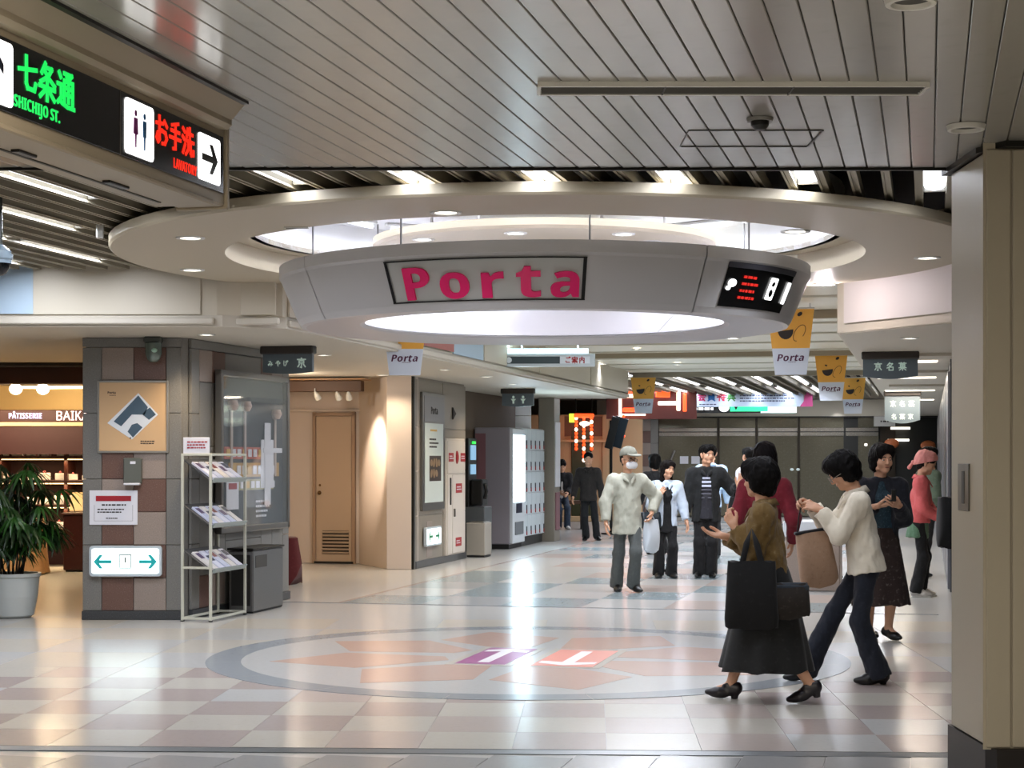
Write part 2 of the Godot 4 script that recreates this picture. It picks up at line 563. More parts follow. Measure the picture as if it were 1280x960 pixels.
# five separate fingers; w wrist, f towards the fingers, n out of the palm, s towards the thumb
func hand_prims(w: Vector3, f: Vector3, n: Vector3, s: Vector3, size: float, curl: float) -> Array:
	var k := size / 0.18
	var p := []
	for i in 4:
		var off: float = [0.03, 0.01, -0.011, -0.031][i] * k
		var root: Vector3 = w + f * 0.012 * k + s * off * 0.55
		var kn: Vector3 = w + f * [0.088, 0.092, 0.087, 0.078][i] * k + s * off
		p.append(cap(root, kn, 0.0135 * k, 0.0105 * k, 0.012 * k))
		var len: float = [0.9, 1.0, 0.93, 0.74][i]
		var o := kn
		var r := 0.0094 * k
		var fan: Vector3 = (f + s * off * 1.2 / k).normalized()
		for j in 3:
			var ang: float = curl * [0.75, 1.7, 2.4][j]
			var dir := fan * cos(ang) + n * sin(ang)
			var q: Vector3 = o + dir * [0.042, 0.027, 0.02][j] * k * len
			p.append(cap(o, q, r, r * 0.92, 0.004 * k))
			o = q; r *= 0.92
	var t0 := w + s * 0.022 * k + f * 0.016 * k
	var t1 := w + s * 0.046 * k + f * 0.05 * k + n * (0.012 + 0.01 * curl) * k
	var t2 := t1 + (f * 0.8 + s * (0.35 - 0.5 * curl) + n * (0.2 + 0.5 * curl)).normalized() * 0.034 * k
	var t3 := t2 + (f * 0.9 + s * (0.1 - 0.6 * curl) + n * (0.2 + 0.5 * curl)).normalized() * 0.026 * k
	p.append(cap(t0, t1, 0.016 * k, 0.012 * k, 0.012 * k)); p.append(cap(t1, t2, 0.0115 * k, 0.0105 * k, 0.004 * k)); p.append(cap(t2, t3, 0.0105 * k, 0.009 * k, 0.004 * k))
	return p

# head prims about c (between the eyes), basis B (x left, y up, z forward), hs = head height / 0.225
func head_prims(c: Vector3, B: Basis, hs: float) -> Array:
	var p := []
	for q in [
		[0, .035, -.028, 0, .04, .014, .078, .076, .02], [0, -.02, .03, 0, -.074, .05, .056, .036, .03], [0, -.088, .066, 0, -.088, .068, .02, .018, .02],
		[.034, -.026, .052, .03, -.03, .054, .032, .03, .02], [-.034, -.026, .052, -.03, -.03, .054, .032, .03, .02],
		[-.03, .028, .074, .03, .028, .074, .015, .015, .012], [0, .012, .086, 0, -.022, .102, .008, .0135, .008], [.012, -.027, .092, -.012, -.027, .092, .0085, .0085, .006],
		[-.018, -.051, .083, .018, -.051, .083, .008, .008, .006], [-.015, -.062, .081, .015, -.062, .081, .008, .008, .006],
		[.02, -.07, -.02, .045, -.075, .02, .03, .022, .03], [-.02, -.07, -.02, -.045, -.075, .02, .03, .022, .03],
		[.077, .012, -.006, .074, -.03, .0, .018, .011, .006], [-.077, .012, -.006, -.074, -.03, .0, .018, .011, .006]]:
		p.append(cap(c + B * Vector3(q[0], q[1], q[2]) * hs, c + B * Vector3(q[3], q[4], q[5]) * hs, q[6] * hs, q[7] * hs, q[8] * hs))
	return p

const SKIN := Color(0.80, 0.61, 0.49)
# Builds one person. s: h, feet [[x, z, yaw, pitch, lift], ...] (left, right), hands [Vector3, Vector3], and the clothes.
func person(s: Dictionary) -> Node3D:
	var H: float = s.h
	var cell: float = s.get("cell", 0.012)
	var root = thing("person", s.label, "person", at(s.x, s.d), deg_to_rad(s.get("yaw", 0.0)))
	var g: float = s.get("girth", 1.0)
	var lean := deg_to_rad(s.get("lean", 2.0))
	var up := Vector3(s.get("sway", 0.0), cos(lean), sin(lean)).normalized()
	var fwd := Vector3(0, -sin(lean), cos(lean))
	var P: Vector3 = Vector3(0, H * 0.525 - s.get("sink", 0.0), 0) + s.get("hips", Vector3.ZERO)
	var tw := Basis(Vector3.UP, deg_to_rad(s.get("twist", 0.0)))
	var left := tw * Vector3.RIGHT
	var ch := P + up * H * 0.20
	var sh_w: float = H * s.get("shoulders", 0.1)
	var sho := [P + up * H * 0.272 + left * sh_w, P + up * H * 0.272 - left * sh_w]
	var nb := P + up * H * 0.305 - fwd * 0.005
	var hB := Basis.from_euler(Vector3(deg_to_rad(s.get("nod", 0.0)) + lean * 0.5, deg_to_rad(s.get("look", 0.0)), deg_to_rad(s.get("tilt", 0.0))))
	var hs: float = H * s.get("head", 0.136) / 0.225
	var hc: Vector3 = nb + up * H * 0.045 + hB * Vector3(0, 0.098 * hs, 0.022 * hs)
	var skin = speckle("skin", SKIN, 0.05, 0.05, 3.0, 0.55)
	if s.has("skin"): skin = mat("skin_" + str(s.skin), s.skin, 0.55)
	# joints
	var hip := [P + left * H * 0.052 - up * 0.01, P - left * H * 0.052 - up * 0.01]
	var ank := []; var kne := []; var fdir := []
	for i in 2:
		var ft: Array = s.feet[i]
		var fy := deg_to_rad(ft[2]); var pt := deg_to_rad(ft[3])
		var dir := Vector3(sin(fy) * cos(pt), -sin(pt), cos(fy) * cos(pt))
		fdir.append(dir)
		var toe := Vector3(ft[0], 0.03 + ft[4], ft[1])
		var heel: Vector3 = toe - dir * H * 0.115
		var a: Vector3 = heel + dir * H * 0.025 + Vector3(0, H * 0.03, 0)
		ank.append(a)
		kne.append(bend(hip[i], a, H * 0.245, H * 0.232, s.get("knees", Vector3(0, 0, 1))))
	var wri := []; var elb := []
	for i in 2:
		var w: Vector3 = s.hands[i]
		var ua := H * 0.172; var fa := H * 0.142
		var ac: Vector3 = w - sho[i]
		if ac.length() > (ua + fa) * 0.995: w = sho[i] + ac.normalized() * (ua + fa) * 0.995
		wri.append(w)
		elb.append(bend(sho[i], w, ua, fa, s.get("elbows", [Vector3(0.5, -0.5, -1), Vector3(-0.5, -0.5, -1)])[i]))
	# the body: head and hands on finer grids, all one mesh
	var body := fresh()
	var hcell := minf(cell, maxf(0.0045, cell * 0.45))
	var bp := [cap(P + up * H * 0.05, P + up * H * 0.17, 0.08 * g * H / 1.6, 0.095 * H / 1.6, 0.05, 0.68, fwd), cap(P, P + up * 0.02, 0.08 * H / 1.6, 0.08 * H / 1.6, 0.03, 0.75, fwd), cap(sho[0] - left * 0.03, sho[1] + left * 0.03, 0.036, 0.036, 0.04)]
	bp.append(cap(nb - up * 0.03, hc + hB * Vector3(0, -0.05, -0.02) * hs, 0.054 * hs, 0.049 * hs, 0.02))
	for i in 2:
		bp.append(cap(hip[i], kne[i], 0.056 * g * H / 1.6, 0.046 * H / 1.6, 0.03)); bp.append(cap(kne[i], kne[i].lerp(ank[i], 0.35), 0.046 * H / 1.6, 0.05 * H / 1.6, 0.02)); bp.append(cap(kne[i].lerp(ank[i], 0.35), ank[i], 0.05 * H / 1.6, 0.031 * H / 1.6, 0.02)); bp.append(cap(ank[i], ank[i] + fdir[i] * 0.09 - Vector3(0, 0.03, 0), 0.03, 0.022, 0.02) if s.get("pumps", false) else cap(ank[i], ank[i] + fdir[i] * 0.05 - Vector3(0, 0.03, 0), 0.026, 0.014, 0.02))
		bp.append(cap(sho[i], elb[i], 0.042, 0.034, 0.02)); bp.append(cap(elb[i], wri[i], 0.034, 0.023, 0.015))
	nets(body, bp, maxf(cell, 0.012))
	nets(body, head_prims(hc, hB, hs) + [cap(nb - up * 0.01, hc + hB * Vector3(0, -0.05, -0.02) * hs, 0.054 * hs, 0.049 * hs, 0.02)], hcell)
	for i in 2:
		var f: Vector3 = (wri[i] - elb[i]).normalized()
		var aim = s.get("aim", [null, null])[i]
		if aim != null: f = aim.normalized()
		var n: Vector3 = s.get("palm", [Vector3(-1, 0, 0.2), Vector3(1, 0, 0.2)])[i]
		n = (n - f * n.dot(f)).normalized()
		var t: Vector3 = n.cross(f) if i == 0 else f.cross(n)
		nets(body, hand_prims(wri[i] + f * 0.004, f, n, t, H * 0.108, s.get("curl", [0.35, 0.35])[i]) + [cap(wri[i] - f * 0.03, wri[i] + f * 0.02, 0.023, 0.022, 0.015)], maxf(0.0035, cell * 0.3))
	part(root, "body", built(body), skin)
	# face
	if cell < 0.02 and not s.get("faceless", false):
		var eye_w = mat("eye_white", Color(0.85, 0.83, 0.8), 0.3); var dark = mat("eye_dark", Color(0.05, 0.035, 0.03), 0.3)
		for sx in [1, -1]:
			var e := part(root, "eye", ball(0.0125 * hs, 0.0075 * hs, 0.008 * hs), eye_w, hc + hB * Vector3(0.031 * sx, 0.004, 0.0775) * hs)
			e.basis = hB
			part(e, "pupil", ball(0.006 * hs, 0.0068 * hs, 0.005 * hs, 10), dark, Vector3(0, 0, 0.0052) * hs)
			part(root, "eyebrow", tube([hc + hB * Vector3(0.016 * sx, 0.027, 0.091) * hs, hc + hB * Vector3(0.032 * sx, 0.031, 0.088) * hs, hc + hB * Vector3(0.05 * sx, 0.024, 0.077) * hs], 0.0042 * hs, 6), dark)
		part(root, "mouth", tube([hc + hB * Vector3(-0.022, -0.056, 0.084) * hs, hc + hB * Vector3(0, -0.057, 0.0915) * hs, hc + hB * Vector3(0.022, -0.056, 0.084) * hs], 0.0045 * hs, 6), mat("lips", s.get("lips", Color(0.55, 0.27, 0.24)), 0.5))
	# hair
	var hair: Dictionary = s.get("hair", {})
	if not hair.is_empty():
		var hp := []
		for q in hair.get("shape", [[0, .05, -.035, 0, .055, .012, .093, .086], [0, 0, -.06, 0, -.05, -.045, .07, .055]]):
			hp.append(cap(hc + hB * Vector3(q[0], q[1], q[2]) * hs, hc + hB * Vector3(q[3], q[4], q[5]) * hs, q[6] * hs, q[7] * hs, 0.025))
		var fh := []
		for q in hair.get("face", [[0, -.03, .105, 0, -.12, .1, .07, .07], [0, .005, .12, 0, -.02, .12, .062, .06], [.055, -.1, .05, -.055, -.1, .05, .05, .05]]):
			fh.append(cap(hc + hB * Vector3(q[0], q[1], q[2]) * hs, hc + hB * Vector3(q[3], q[4], q[5]) * hs, q[6] * hs, q[7] * hs))
		part(root, "hair", net(hp, maxf(hcell, 0.006), [], fh, 0.0045, 22.0), hair_mat(hair.get("c", Color(0.035, 0.028, 0.026))))
	# clothes
	var wr: float = s.get("wrinkle", 0.006)
	for key in ["shirt", "top"]:
		if not s.has(key): continue
		var t: Dictionary = s[key]
		var grow: float = t.get("grow", 0.0)
		var hem: float = t.get("hem", 0.44) * H
		var flare: float = t.get("flare", 1.0)
		var hemc := P + up * (hem - P.y) / maxf(up.y, 0.3)
		var k := H / 1.6
		var ca := P + up * H * 0.178
		var wa := P + up * H * 0.07
		var tp := [cap(ca, wa, (0.126 * g + grow) * k, (0.118 * g + grow) * k * lerpf(1.0, flare, 0.5), 0.05, 0.74, fwd), cap(wa, hemc, (0.118 * g + grow) * k, (0.144 * g + grow) * k * flare, 0.05, 0.8, fwd, 1)]
		for i in 2:
			tp.append(cap(nb - up * 0.035 * k, sho[i] - up * 0.012 * k, (0.05 + grow * 0.7) * k, (0.046 + grow * 0.8) * k, 0.05))
			tp.append(cap(sho[i] - up * 0.03 * k - left * (0.03 if i == 0 else -0.03) * k, ca - up * 0.04, (0.06 + grow) * k, (0.07 + grow) * k, 0.05))
		tp.append(cap(nb - up * 0.06, nb + up * 0.012, (0.068 + grow * 0.7) * k, (0.056 + grow * 0.5) * k, 0.03, 1.0, Vector3.ZERO, 1))
		if s.get("bust", 0.0) > 0.0:
			tp.append(cap(ch + fwd * 0.075 + left * 0.06, ch + fwd * 0.075 - left * 0.06, 0.07 * s.bust, 0.07 * s.bust, 0.06))
		var sl: float = t.get("sleeve", 1.0)
		if sl > 0.0:
			for i in 2:
				var r0: float = (0.052 + grow) * k * t.get("arm", 1.0); var r1: float = (0.047 + grow * 0.8) * k * t.get("arm", 1.0); var r2: float = (0.036 + grow * 0.8) * k * t.get("cuff", 1.0)
				tp.append(cap(sho[i] - up * 0.01, elb[i], r0, r1, 0.035))
				tp.append(cap(elb[i], elb[i].lerp(wri[i], sl), r1, r2, 0.025, 1.0, Vector3.ZERO, 1))
		var holes := []
		if t.get("open", 0.0) > 0.0:
			holes.append(cap(nb + fwd * 0.115 * k + up * 0.02, hemc + fwd * 0.17 * k - up * 0.08, 0.042 * t.open * k, 0.105 * t.open * k))
		if t.get("vneck", 0.0) > 0.0:
			holes.append(cap(nb + fwd * 0.09 * k + up * 0.02, ca + fwd * 0.14 * k + up * 0.03, 0.05 * t.vneck * k, 0.02 * t.vneck * k))
		var c := cell
		var o := part(root, t.called, net(tp, c, [], holes, wr * t.get("folds", 1.0)), t.m)
		if t.get("collar", false):
			var st := begin()
			for sx in [1, -1]:
				var pts := []
				for q in [[0.0, .058, -.062], [.05 * sx, .05, -.03], [.068 * sx, .032, .02], [.04 * sx, .004, .075], [.012 * sx, -.03, .095]]:
					pts.append(nb + (left * q[0] + up * (q[1] - 0.02) + fwd * q[2]) * k)
				var rings := []
				for i in pts.size():
					var outw: Vector3 = (pts[i] - nb - up * (pts[i] - nb).dot(up)).normalized()
					var a: Vector3 = pts[i] + outw * 0.012; var b: Vector3 = pts[i] + outw * 0.038 - up * 0.045
					rings.append([a - outw * 0.006, a + outw * 0.006, b + outw * 0.004, b - outw * 0.004])
				if sx < 0: rings.reverse()
				add_loft(st, rings, true, true, 5 if sx > 0 else 9)
			st.generate_normals()
			part(o, "collar", st.commit(), t.get("collar_m", t.m))
		if t.get("buttons", 0) > 0:
			for b in t.buttons:
				part(o, "button", ball(0.009, 0.009, 0.004, 8), t.button_m, ch + up * (0.05 - 0.075 * b) + fwd * (0.106 + grow) * k)
	if s.has("trousers"):
		var t: Dictionary = s.trousers
		var k: float = H / 1.6 * t.get("wide", 1.0)
		var tp := [cap(P + up * 0.06, P - up * 0.02, 0.112 * k * g, 0.120 * k * g, 0.04, 0.8, fwd, 0)]
		for i in 2:
			var end: Vector3 = kne[i].lerp(ank[i], t.get("length", 1.09))
			tp.append(cap(hip[i] - left * (0.008 if i == 0 else -0.008), kne[i], 0.073 * k * g, 0.062 * k, 0.035))
			tp.append(cap(kne[i], end, 0.066 * k, t.get("hem_r", 0.062) * k, 0.03, 1.0, Vector3.ZERO, 1))
		part(root, "trousers", net(tp, cell, [], [], wr), t.m)
	if s.has("skirt"):
		var t: Dictionary = s.skirt
		var st := begin()
		var rings := []
		var n := 44
		var top: Vector3 = P + up * t.get("rise", 0.09)
		for i in 13:
			var u := i / 12.0
			var c: Vector3 = top.lerp(Vector3(t.get("sx", 0.0), t.hem, t.get("sz", 0.0)), u)
			var rx: float = lerpf(0.135 * g, t.rx, pow(u, 0.8)); var rz: float = lerpf(0.11 * g, t.rz, pow(u, 0.8))
			var ring := []
			for kq in n:
				var a := TAU * kq / n
				var fold: float = 1.0 + u * t.get("folds", 0.05) * (sin(a * 7.0 + 1.0 + u) + 0.6 * sin(a * 11.0 + 2.0))
				ring.append(c + Vector3(cos(a) * rx * fold, 0.012 * u * sin(a * 7.0), -sin(a) * rz * fold))
			rings.append(ring)
		rings.reverse()
		add_loft(st, rings, true)
		st.generate_normals()
		part(root, "skirt", st.commit(), t.m)
	# shoes
	for i in 2:
		var ft: Array = s.feet[i]
		var L: float = H * 0.155
		var dir: Vector3 = fdir[i]
		var sd := Vector3(dir.z, 0, -dir.x).normalized()
		var nrm := dir.cross(sd).normalized()
		if nrm.y < 0: nrm = -nrm
		var toe := Vector3(ft[0], 0.028 + ft[4], ft[1])
		var hl: Vector3 = toe - dir * L * 0.74
		var mid: Vector3 = toe - dir * L * 0.25
		var heel_up: float = s.get("heel", 0.012)
		var sp := [cap(mid, toe, 0.041, 0.026, 0.03, 0.75, nrm), cap(hl + nrm * heel_up, mid, 0.033, 0.04, 0.03, 0.9, nrm), cap(hl + nrm * (0.02 + heel_up), hl + dir * 0.06 + nrm * (0.022 + heel_up), 0.034, 0.032, 0.02)]
		if not s.get("pumps", false): sp.append(cap(ank[i] + nrm * 0.015, mid + nrm * 0.012, 0.04, 0.03, 0.02))
		if heel_up > 0.015: sp.append(cap(hl + dir * 0.005 + nrm * 0.02, hl + dir * 0.008 - nrm * 0.028, 0.026, 0.021, 0.01, 1.0, Vector3.ZERO, 1))
		var holes := []
		if s.get("pumps", false): holes.append(cap(ank[i] + nrm * 0.05 - dir * 0.01, ank[i] + dir * 0.075 + nrm * 0.03, 0.034, 0.026))
		var planes := [[-nrm, -(toe - nrm * 0.028).dot(nrm)]]
		var sh := part(root, "shoe", net(sp, clampf(cell * 0.6, 0.006, 0.014), planes, holes), s.get("shoe_m", mat("black_leather", Color(0.03, 0.028, 0.03), 0.35)))
		if s.has("sole_m"):
			var st := begin()
			var ol := []
			for q in [[-0.80, 0.0], [-0.74, 0.030], [-0.5, 0.032], [-0.2, 0.042], [0.05, 0.034], [0.15, 0.0], [0.05, -0.034], [-0.2, -0.042], [-0.5, -0.032], [-0.74, -0.030]]: ol.append(Vector2(q[0] * L, q[1]))
			add_plate(st, PackedVector2Array(ol), 0.014, Transform3D(Basis(dir, -sd, nrm), toe - nrm * 0.03))
			part(sh, "sole", st.commit(), s.sole_m)
	for key in {"P": P, "ch": ch, "nb": nb, "hc": hc, "hB": hB, "hs": hs, "up": up, "fwd": fwd, "left": left, "sho": sho, "elb": elb, "wri": wri, "hip": hip, "ank": ank, "kne": kne}:
		root.set_meta("j_" + key, {"P": P, "ch": ch, "nb": nb, "hc": hc, "hB": hB, "hs": hs, "up": up, "fwd": fwd, "left": left, "sho": sho, "elb": elb, "wri": wri, "hip": hip, "ank": ank, "kne": kne}[key])
	return root

# places mesh nodes in the head's frame
func on_head(root: Node3D, called: String, mesh: Mesh, m, p: Vector3) -> MeshInstance3D:
	var B: Basis = root.get_meta("j_hB")
	var o := part(root, called, mesh, m, root.get_meta("j_hc") + B * p * root.get_meta("j_hs"))
	o.basis = B
	return o

func hair_mat(c: Color):
	var called := "hair_" + c.to_html()
	if mats.has(called): return mats[called]
	var m = mat(called, c, 0.62)
	m.metallic_specular = 0.25
	return m

# ---------------------------------------------------------------- the scene
const WARM := Color(1.0, 0.86, 0.68)
const COOL := Color(0.93, 0.95, 1.0)
const SLAT_Y := 3.14
const SOFFIT := 2.65
const HUB := Vector2(0.245, 13.4)        # x and d of the middle of the ring

func _ready():
	rng.seed = 5
	var cam := Camera3D.new()
	cam.name = "camera"
	cam.projection = Camera3D.PROJECTION_FRUSTUM
	cam.near = 0.1; cam.far = 200.0
	cam.size = 960.0 / 2200.0 * 0.1
	cam.frustum_offset = Vector2(0, 95.0 / 2200.0 * 0.1)
	cam.position = Vector3(0, 1.5, 0)
	add_child(cam)
	cam.current = true
	var env := Environment.new()
	env.background_mode = Environment.BG_COLOR
	env.background_color = Color(0.02, 0.02, 0.02)
	env.tonemap_mode = Environment.TONE_MAPPER_LINEAR
	env.tonemap_exposure = 1.72
	env.sdfgi_enabled = true; env.ssao_enabled = true; env.ssil_enabled = true
	var we := WorldEnvironment.new()
	we.name = "environment"; we.environment = env
	add_child(we)
	build_floor()
	build_ceilings()
	build_shell()
	build_canopy()
	build_ring()
	build_left_side()
	build_corridor()
	build_right_side()
	build_sign_box()
	build_banners()
	build_shop()
	build_far_end()
	build_people()

func floor_mats():
	for q in [["cream", Color(0.76, 0.735, 0.69)], ["rose", Color(0.68, 0.625, 0.60)], ["pale", Color(0.74, 0.735, 0.72)], ["grey_stone", Color(0.66, 0.67, 0.67)], ["teal", Color(0.58, 0.63, 0.64)], ["salmon", Color(0.76, 0.64, 0.585)], ["band", Color(0.57, 0.59, 0.605)], ["blush", Color(0.73, 0.68, 0.65)], ["apron", Color(0.62, 0.62, 0.62)]]:
		var m = speckle("floor_" + q[0], q[1], 0.04, 0.06, 1.2, 0.2)
		m.metallic_specular = 0.6
	return mats

func build_floor():
	floor_mats()
	var st := begin()
	add_box(st, Vector3(34, 0.2, 62), 0.0, Transform3D(Basis(), Vector3(2, -0.104, -23)))
	var fl := struct("floor", st.commit(), mats.floor_pale)
	# plaza grid, turned a little from the camera's axis
	var G := Node3D.new()
	G.name = "plaza_paving"; G.position = at(0, 9.12); G.rotation.y = deg_to_rad(-2.6)
	fl.add_child(G)
	var w := 0.49; var dp := 0.58
	for j in 6:
		for i in range(-9, 7):
			var m = mats.floor_rose if (i + j) % 2 == 0 else mats.floor_cream
			if rng.randf() < 0.2: m = mats.floor_blush if (i + j) % 2 == 0 else mats.floor_pale
			part(G, "floor_tile", box(w - 0.003, 0.012, dp - 0.003), m, Vector3((i + 0.5) * w, -0.006, -(j + 0.5) * dp))
	for i in range(-5, 4):
		for j in 4:
			part(G, "floor_slab", box(2 * w - 0.004, 0.012, 2 * w - 0.004), mats.floor_pale if (i + j) % 2 else mats.floor_cream, Vector3((i + 0.5) * 2 * w, -0.006, -6 * dp - (j + 0.5) * 2 * w))
	part(G, "expansion_joint", box(9.0, 0.012, 0.13), mat("joint_metal", Color(0.42, 0.44, 0.45), 0.35, 0.6), Vector3(-0.6, -0.005, 0.075))
	part(G, "joint_seal", box(9.0, 0.012, 0.014), mat("black_rubber", Color(0.03, 0.03, 0.03), 0.6), Vector3(-0.6, -0.0045, 0.003))
	# the apron before the joint follows the corridor's direction
	for i in range(-9, 10):
		for j in 3:
			var yaw := -AL
			var p := cd(i * 0.425 - 2.0, 8.62 - j * 0.6)
			if p.x > -3.3 and p.x < 2.7:
				part(fl, "apron_tile", box(0.408, 0.012, 0.594), mats.floor_apron, p + Vector3(0, -0.0065, 0), Vector3(0, yaw, 0))
	# round inlay
	var C := Node3D.new()
	C.name = "round_inlay"; C.position = at(0.12, 13.4); C.rotation.y = -AL
	fl.add_child(C)
	part(C, "disc", lathe([Vector2(2.16, -0.01), Vector2(2.16, 0.002), Vector2(0, 0.002)], 64), mats.floor_pale)
	for i in 16:
		var a0 := TAU * i / 16; var a1 := TAU * (i + 1) / 16 - 0.002
		part(C, "border_stone", lathe([Vector2(2.42, -0.01), Vector2(2.42, 0.003), Vector2(2.16, 0.003), Vector2(2.16, -0.01)], 6, false, a0, a1), mats.floor_band)
	for i in 8:
		var a := TAU * (i + 0.5) / 8
		var u := Vector2(cos(a), sin(a)); var n := Vector2(-u.y, u.x)
		var st2 := begin()
		add_prism(st2, PackedVector2Array([u * 0.62 - n * 0.12, u * 1.35 - n * 0.50, u * 1.95, u * 1.35 + n * 0.50, u * 0.62 + n * 0.12]), -0.004, 0.0032)
		part(C, "star_ray", st2.commit(), mats.floor_salmon)
	# two floor stickers with arrows
	for q in [[-3.29, 13.45, 0.38, Color(0.60, 0.32, 0.52), 0.0, "purple"], [-2.66, 13.3, 0.46, Color(0.82, 0.47, 0.38), PI, "orange"]]:
		var t = thing("floor_sticker", "%s floor sticker with a white arrow in the middle of the round inlay" % q[5], "sticker", cd(q[0], q[1], 0.0035), -AL, "arrow stickers on the floor")
		part(t, "border", box(q[2] + 0.12, 0.001, 1.25), mats.floor_cream)
		part(t, "sheet", box(q[2], 0.0012, 1.1), mat("sticker_" + q[5], q[3], 0.3), Vector3(0, 0.001, 0))
		var st3 := begin()
		add_plate(st3, PackedVector2Array([Vector2(-0.045, -0.45), Vector2(0.045, -0.45), Vector2(0.045, 0.3), Vector2(q[2] / 2 - 0.02, 0.25), Vector2(q[2] / 2 - 0.02, 0.38), Vector2(0.0, 0.5), Vector2(-q[2] / 2 + 0.02, 0.38), Vector2(-q[2] / 2 + 0.02, 0.25), Vector2(-0.045, 0.3)]), 0.001, Transform3D(Basis(Vector3.UP, q[4]) * Basis(Vector3.RIGHT, -PI / 2), Vector3(0, 0.0015, 0)))
		part(t, "arrow", st3.commit(), mat("sticker_white", Color(0.9, 0.88, 0.88), 0.3))
	# corridor paving
	var K := Node3D.new()
	K.name = "corridor_paving"; K.rotation.y = -AL
	fl.add_child(K)
	for j in 26:
		for i in 6:
			var c: int = (i * 2 + j * 3 + (j / 2)) % 5
			var m = [mats.floor_teal, mats.floor_pale, mats.floor_grey_stone, mats.floor_blush, mats.floor_teal][c]
			if j % 2 == 1 and rng.randf() < 0.6: m = mats.floor_pale
			part(K, "paving_slab", box(0.846, 0.012, 1.096), m, Vector3(-6.0 + (i + 0.5) * 0.85, -0.006, -17.62 - (j + 0.5) * 1.1))
	part(K, "threshold_strip", box(7.0, 0.012, 0.05), mats.floor_band, Vector3(-3.4, -0.0055, -17.58))
	for s in [-6.03, -0.87]:
		part(K, "border_strip", box(0.05, 0.012, 28.6), mats.floor_rose, Vector3(s, -0.0055, -31.9))

# a fluorescent fitting between slats: reflector, glowing tube cover, and its light
func fluorescent(x0: float, d: float, len: float, y: float, label: String, power := 1.0, group := "fluorescent lights between the ceiling slats", lit := true):
	var t = thing("ceiling_light", label, "ceiling light", cd(x0, d, y), -AL, group)
	part(t, "housing", box(0.15, 0.05, len + 0.06, 0.01), mat("white_enamel", Color(0.8, 0.8, 0.78), 0.4), Vector3(0, 0.09, 0))
	var pts := []
	for k in 9: pts.append(Vector2(-cos(PI * k / 8.0) * 0.066, 0.05 - sin(PI * k / 8.0) * 0.035))
	part(t, "lens", plate(pts, len), glow("tube_glow", COOL, 1.3), Vector3(0, 0, -len / 2))
	for s in [-1, 1]:
		part(t, "lamp_holder", box(0.13, 0.06, 0.03, 0.005), mats.white_enamel, Vector3(0, 0.04, s * (len / 2 + 0.01)))
	if lit: area_light("fluorescent_light", cd(x0, d, y + 0.005), Vector2(0.12, len), 3.2 * power, COOL, Vector3(-PI / 2, -AL, 0))

func downlight(pos: Vector3, label: String, group: String, r := 0.08, energy := 1.0, c := COOL, lit := true):
	var t = thing("downlight", label, "downlight", pos, 0.0, group)
	part(t, "rim", lathe([Vector2(r * 0.8, 0.0), Vector2(r * 0.85, -0.008), Vector2(r * 1.15, -0.008), Vector2(r * 1.2, 0.0)], 20), mat("white_enamel", Color(0.8, 0.8, 0.78), 0.4))
	part(t, "lens", lathe([Vector2(0, -0.003), Vector2(r * 0.84, -0.002)], 20), glow("downlight_glow", Color(1, 0.97, 0.92), 4.0))
	if lit: spot("downlight_beam", pos + Vector3(0, -0.02, 0), pos + Vector3(0, -1, 0), energy, c, 65.0, r)

func slat_mesh(len: float) -> Mesh:
	var st := begin()
	add_box(st, Vector3(0.05, 0.006, len), 0.0, Transform3D(Basis(), Vector3(0, 0.012, 0)))
	for s in [-1, 1]: add_box(st, Vector3(0.014, 0.085, len), 0.0, Transform3D(Basis(), Vector3(0.018 * s, 0.0425, 0)))
	return st.commit()

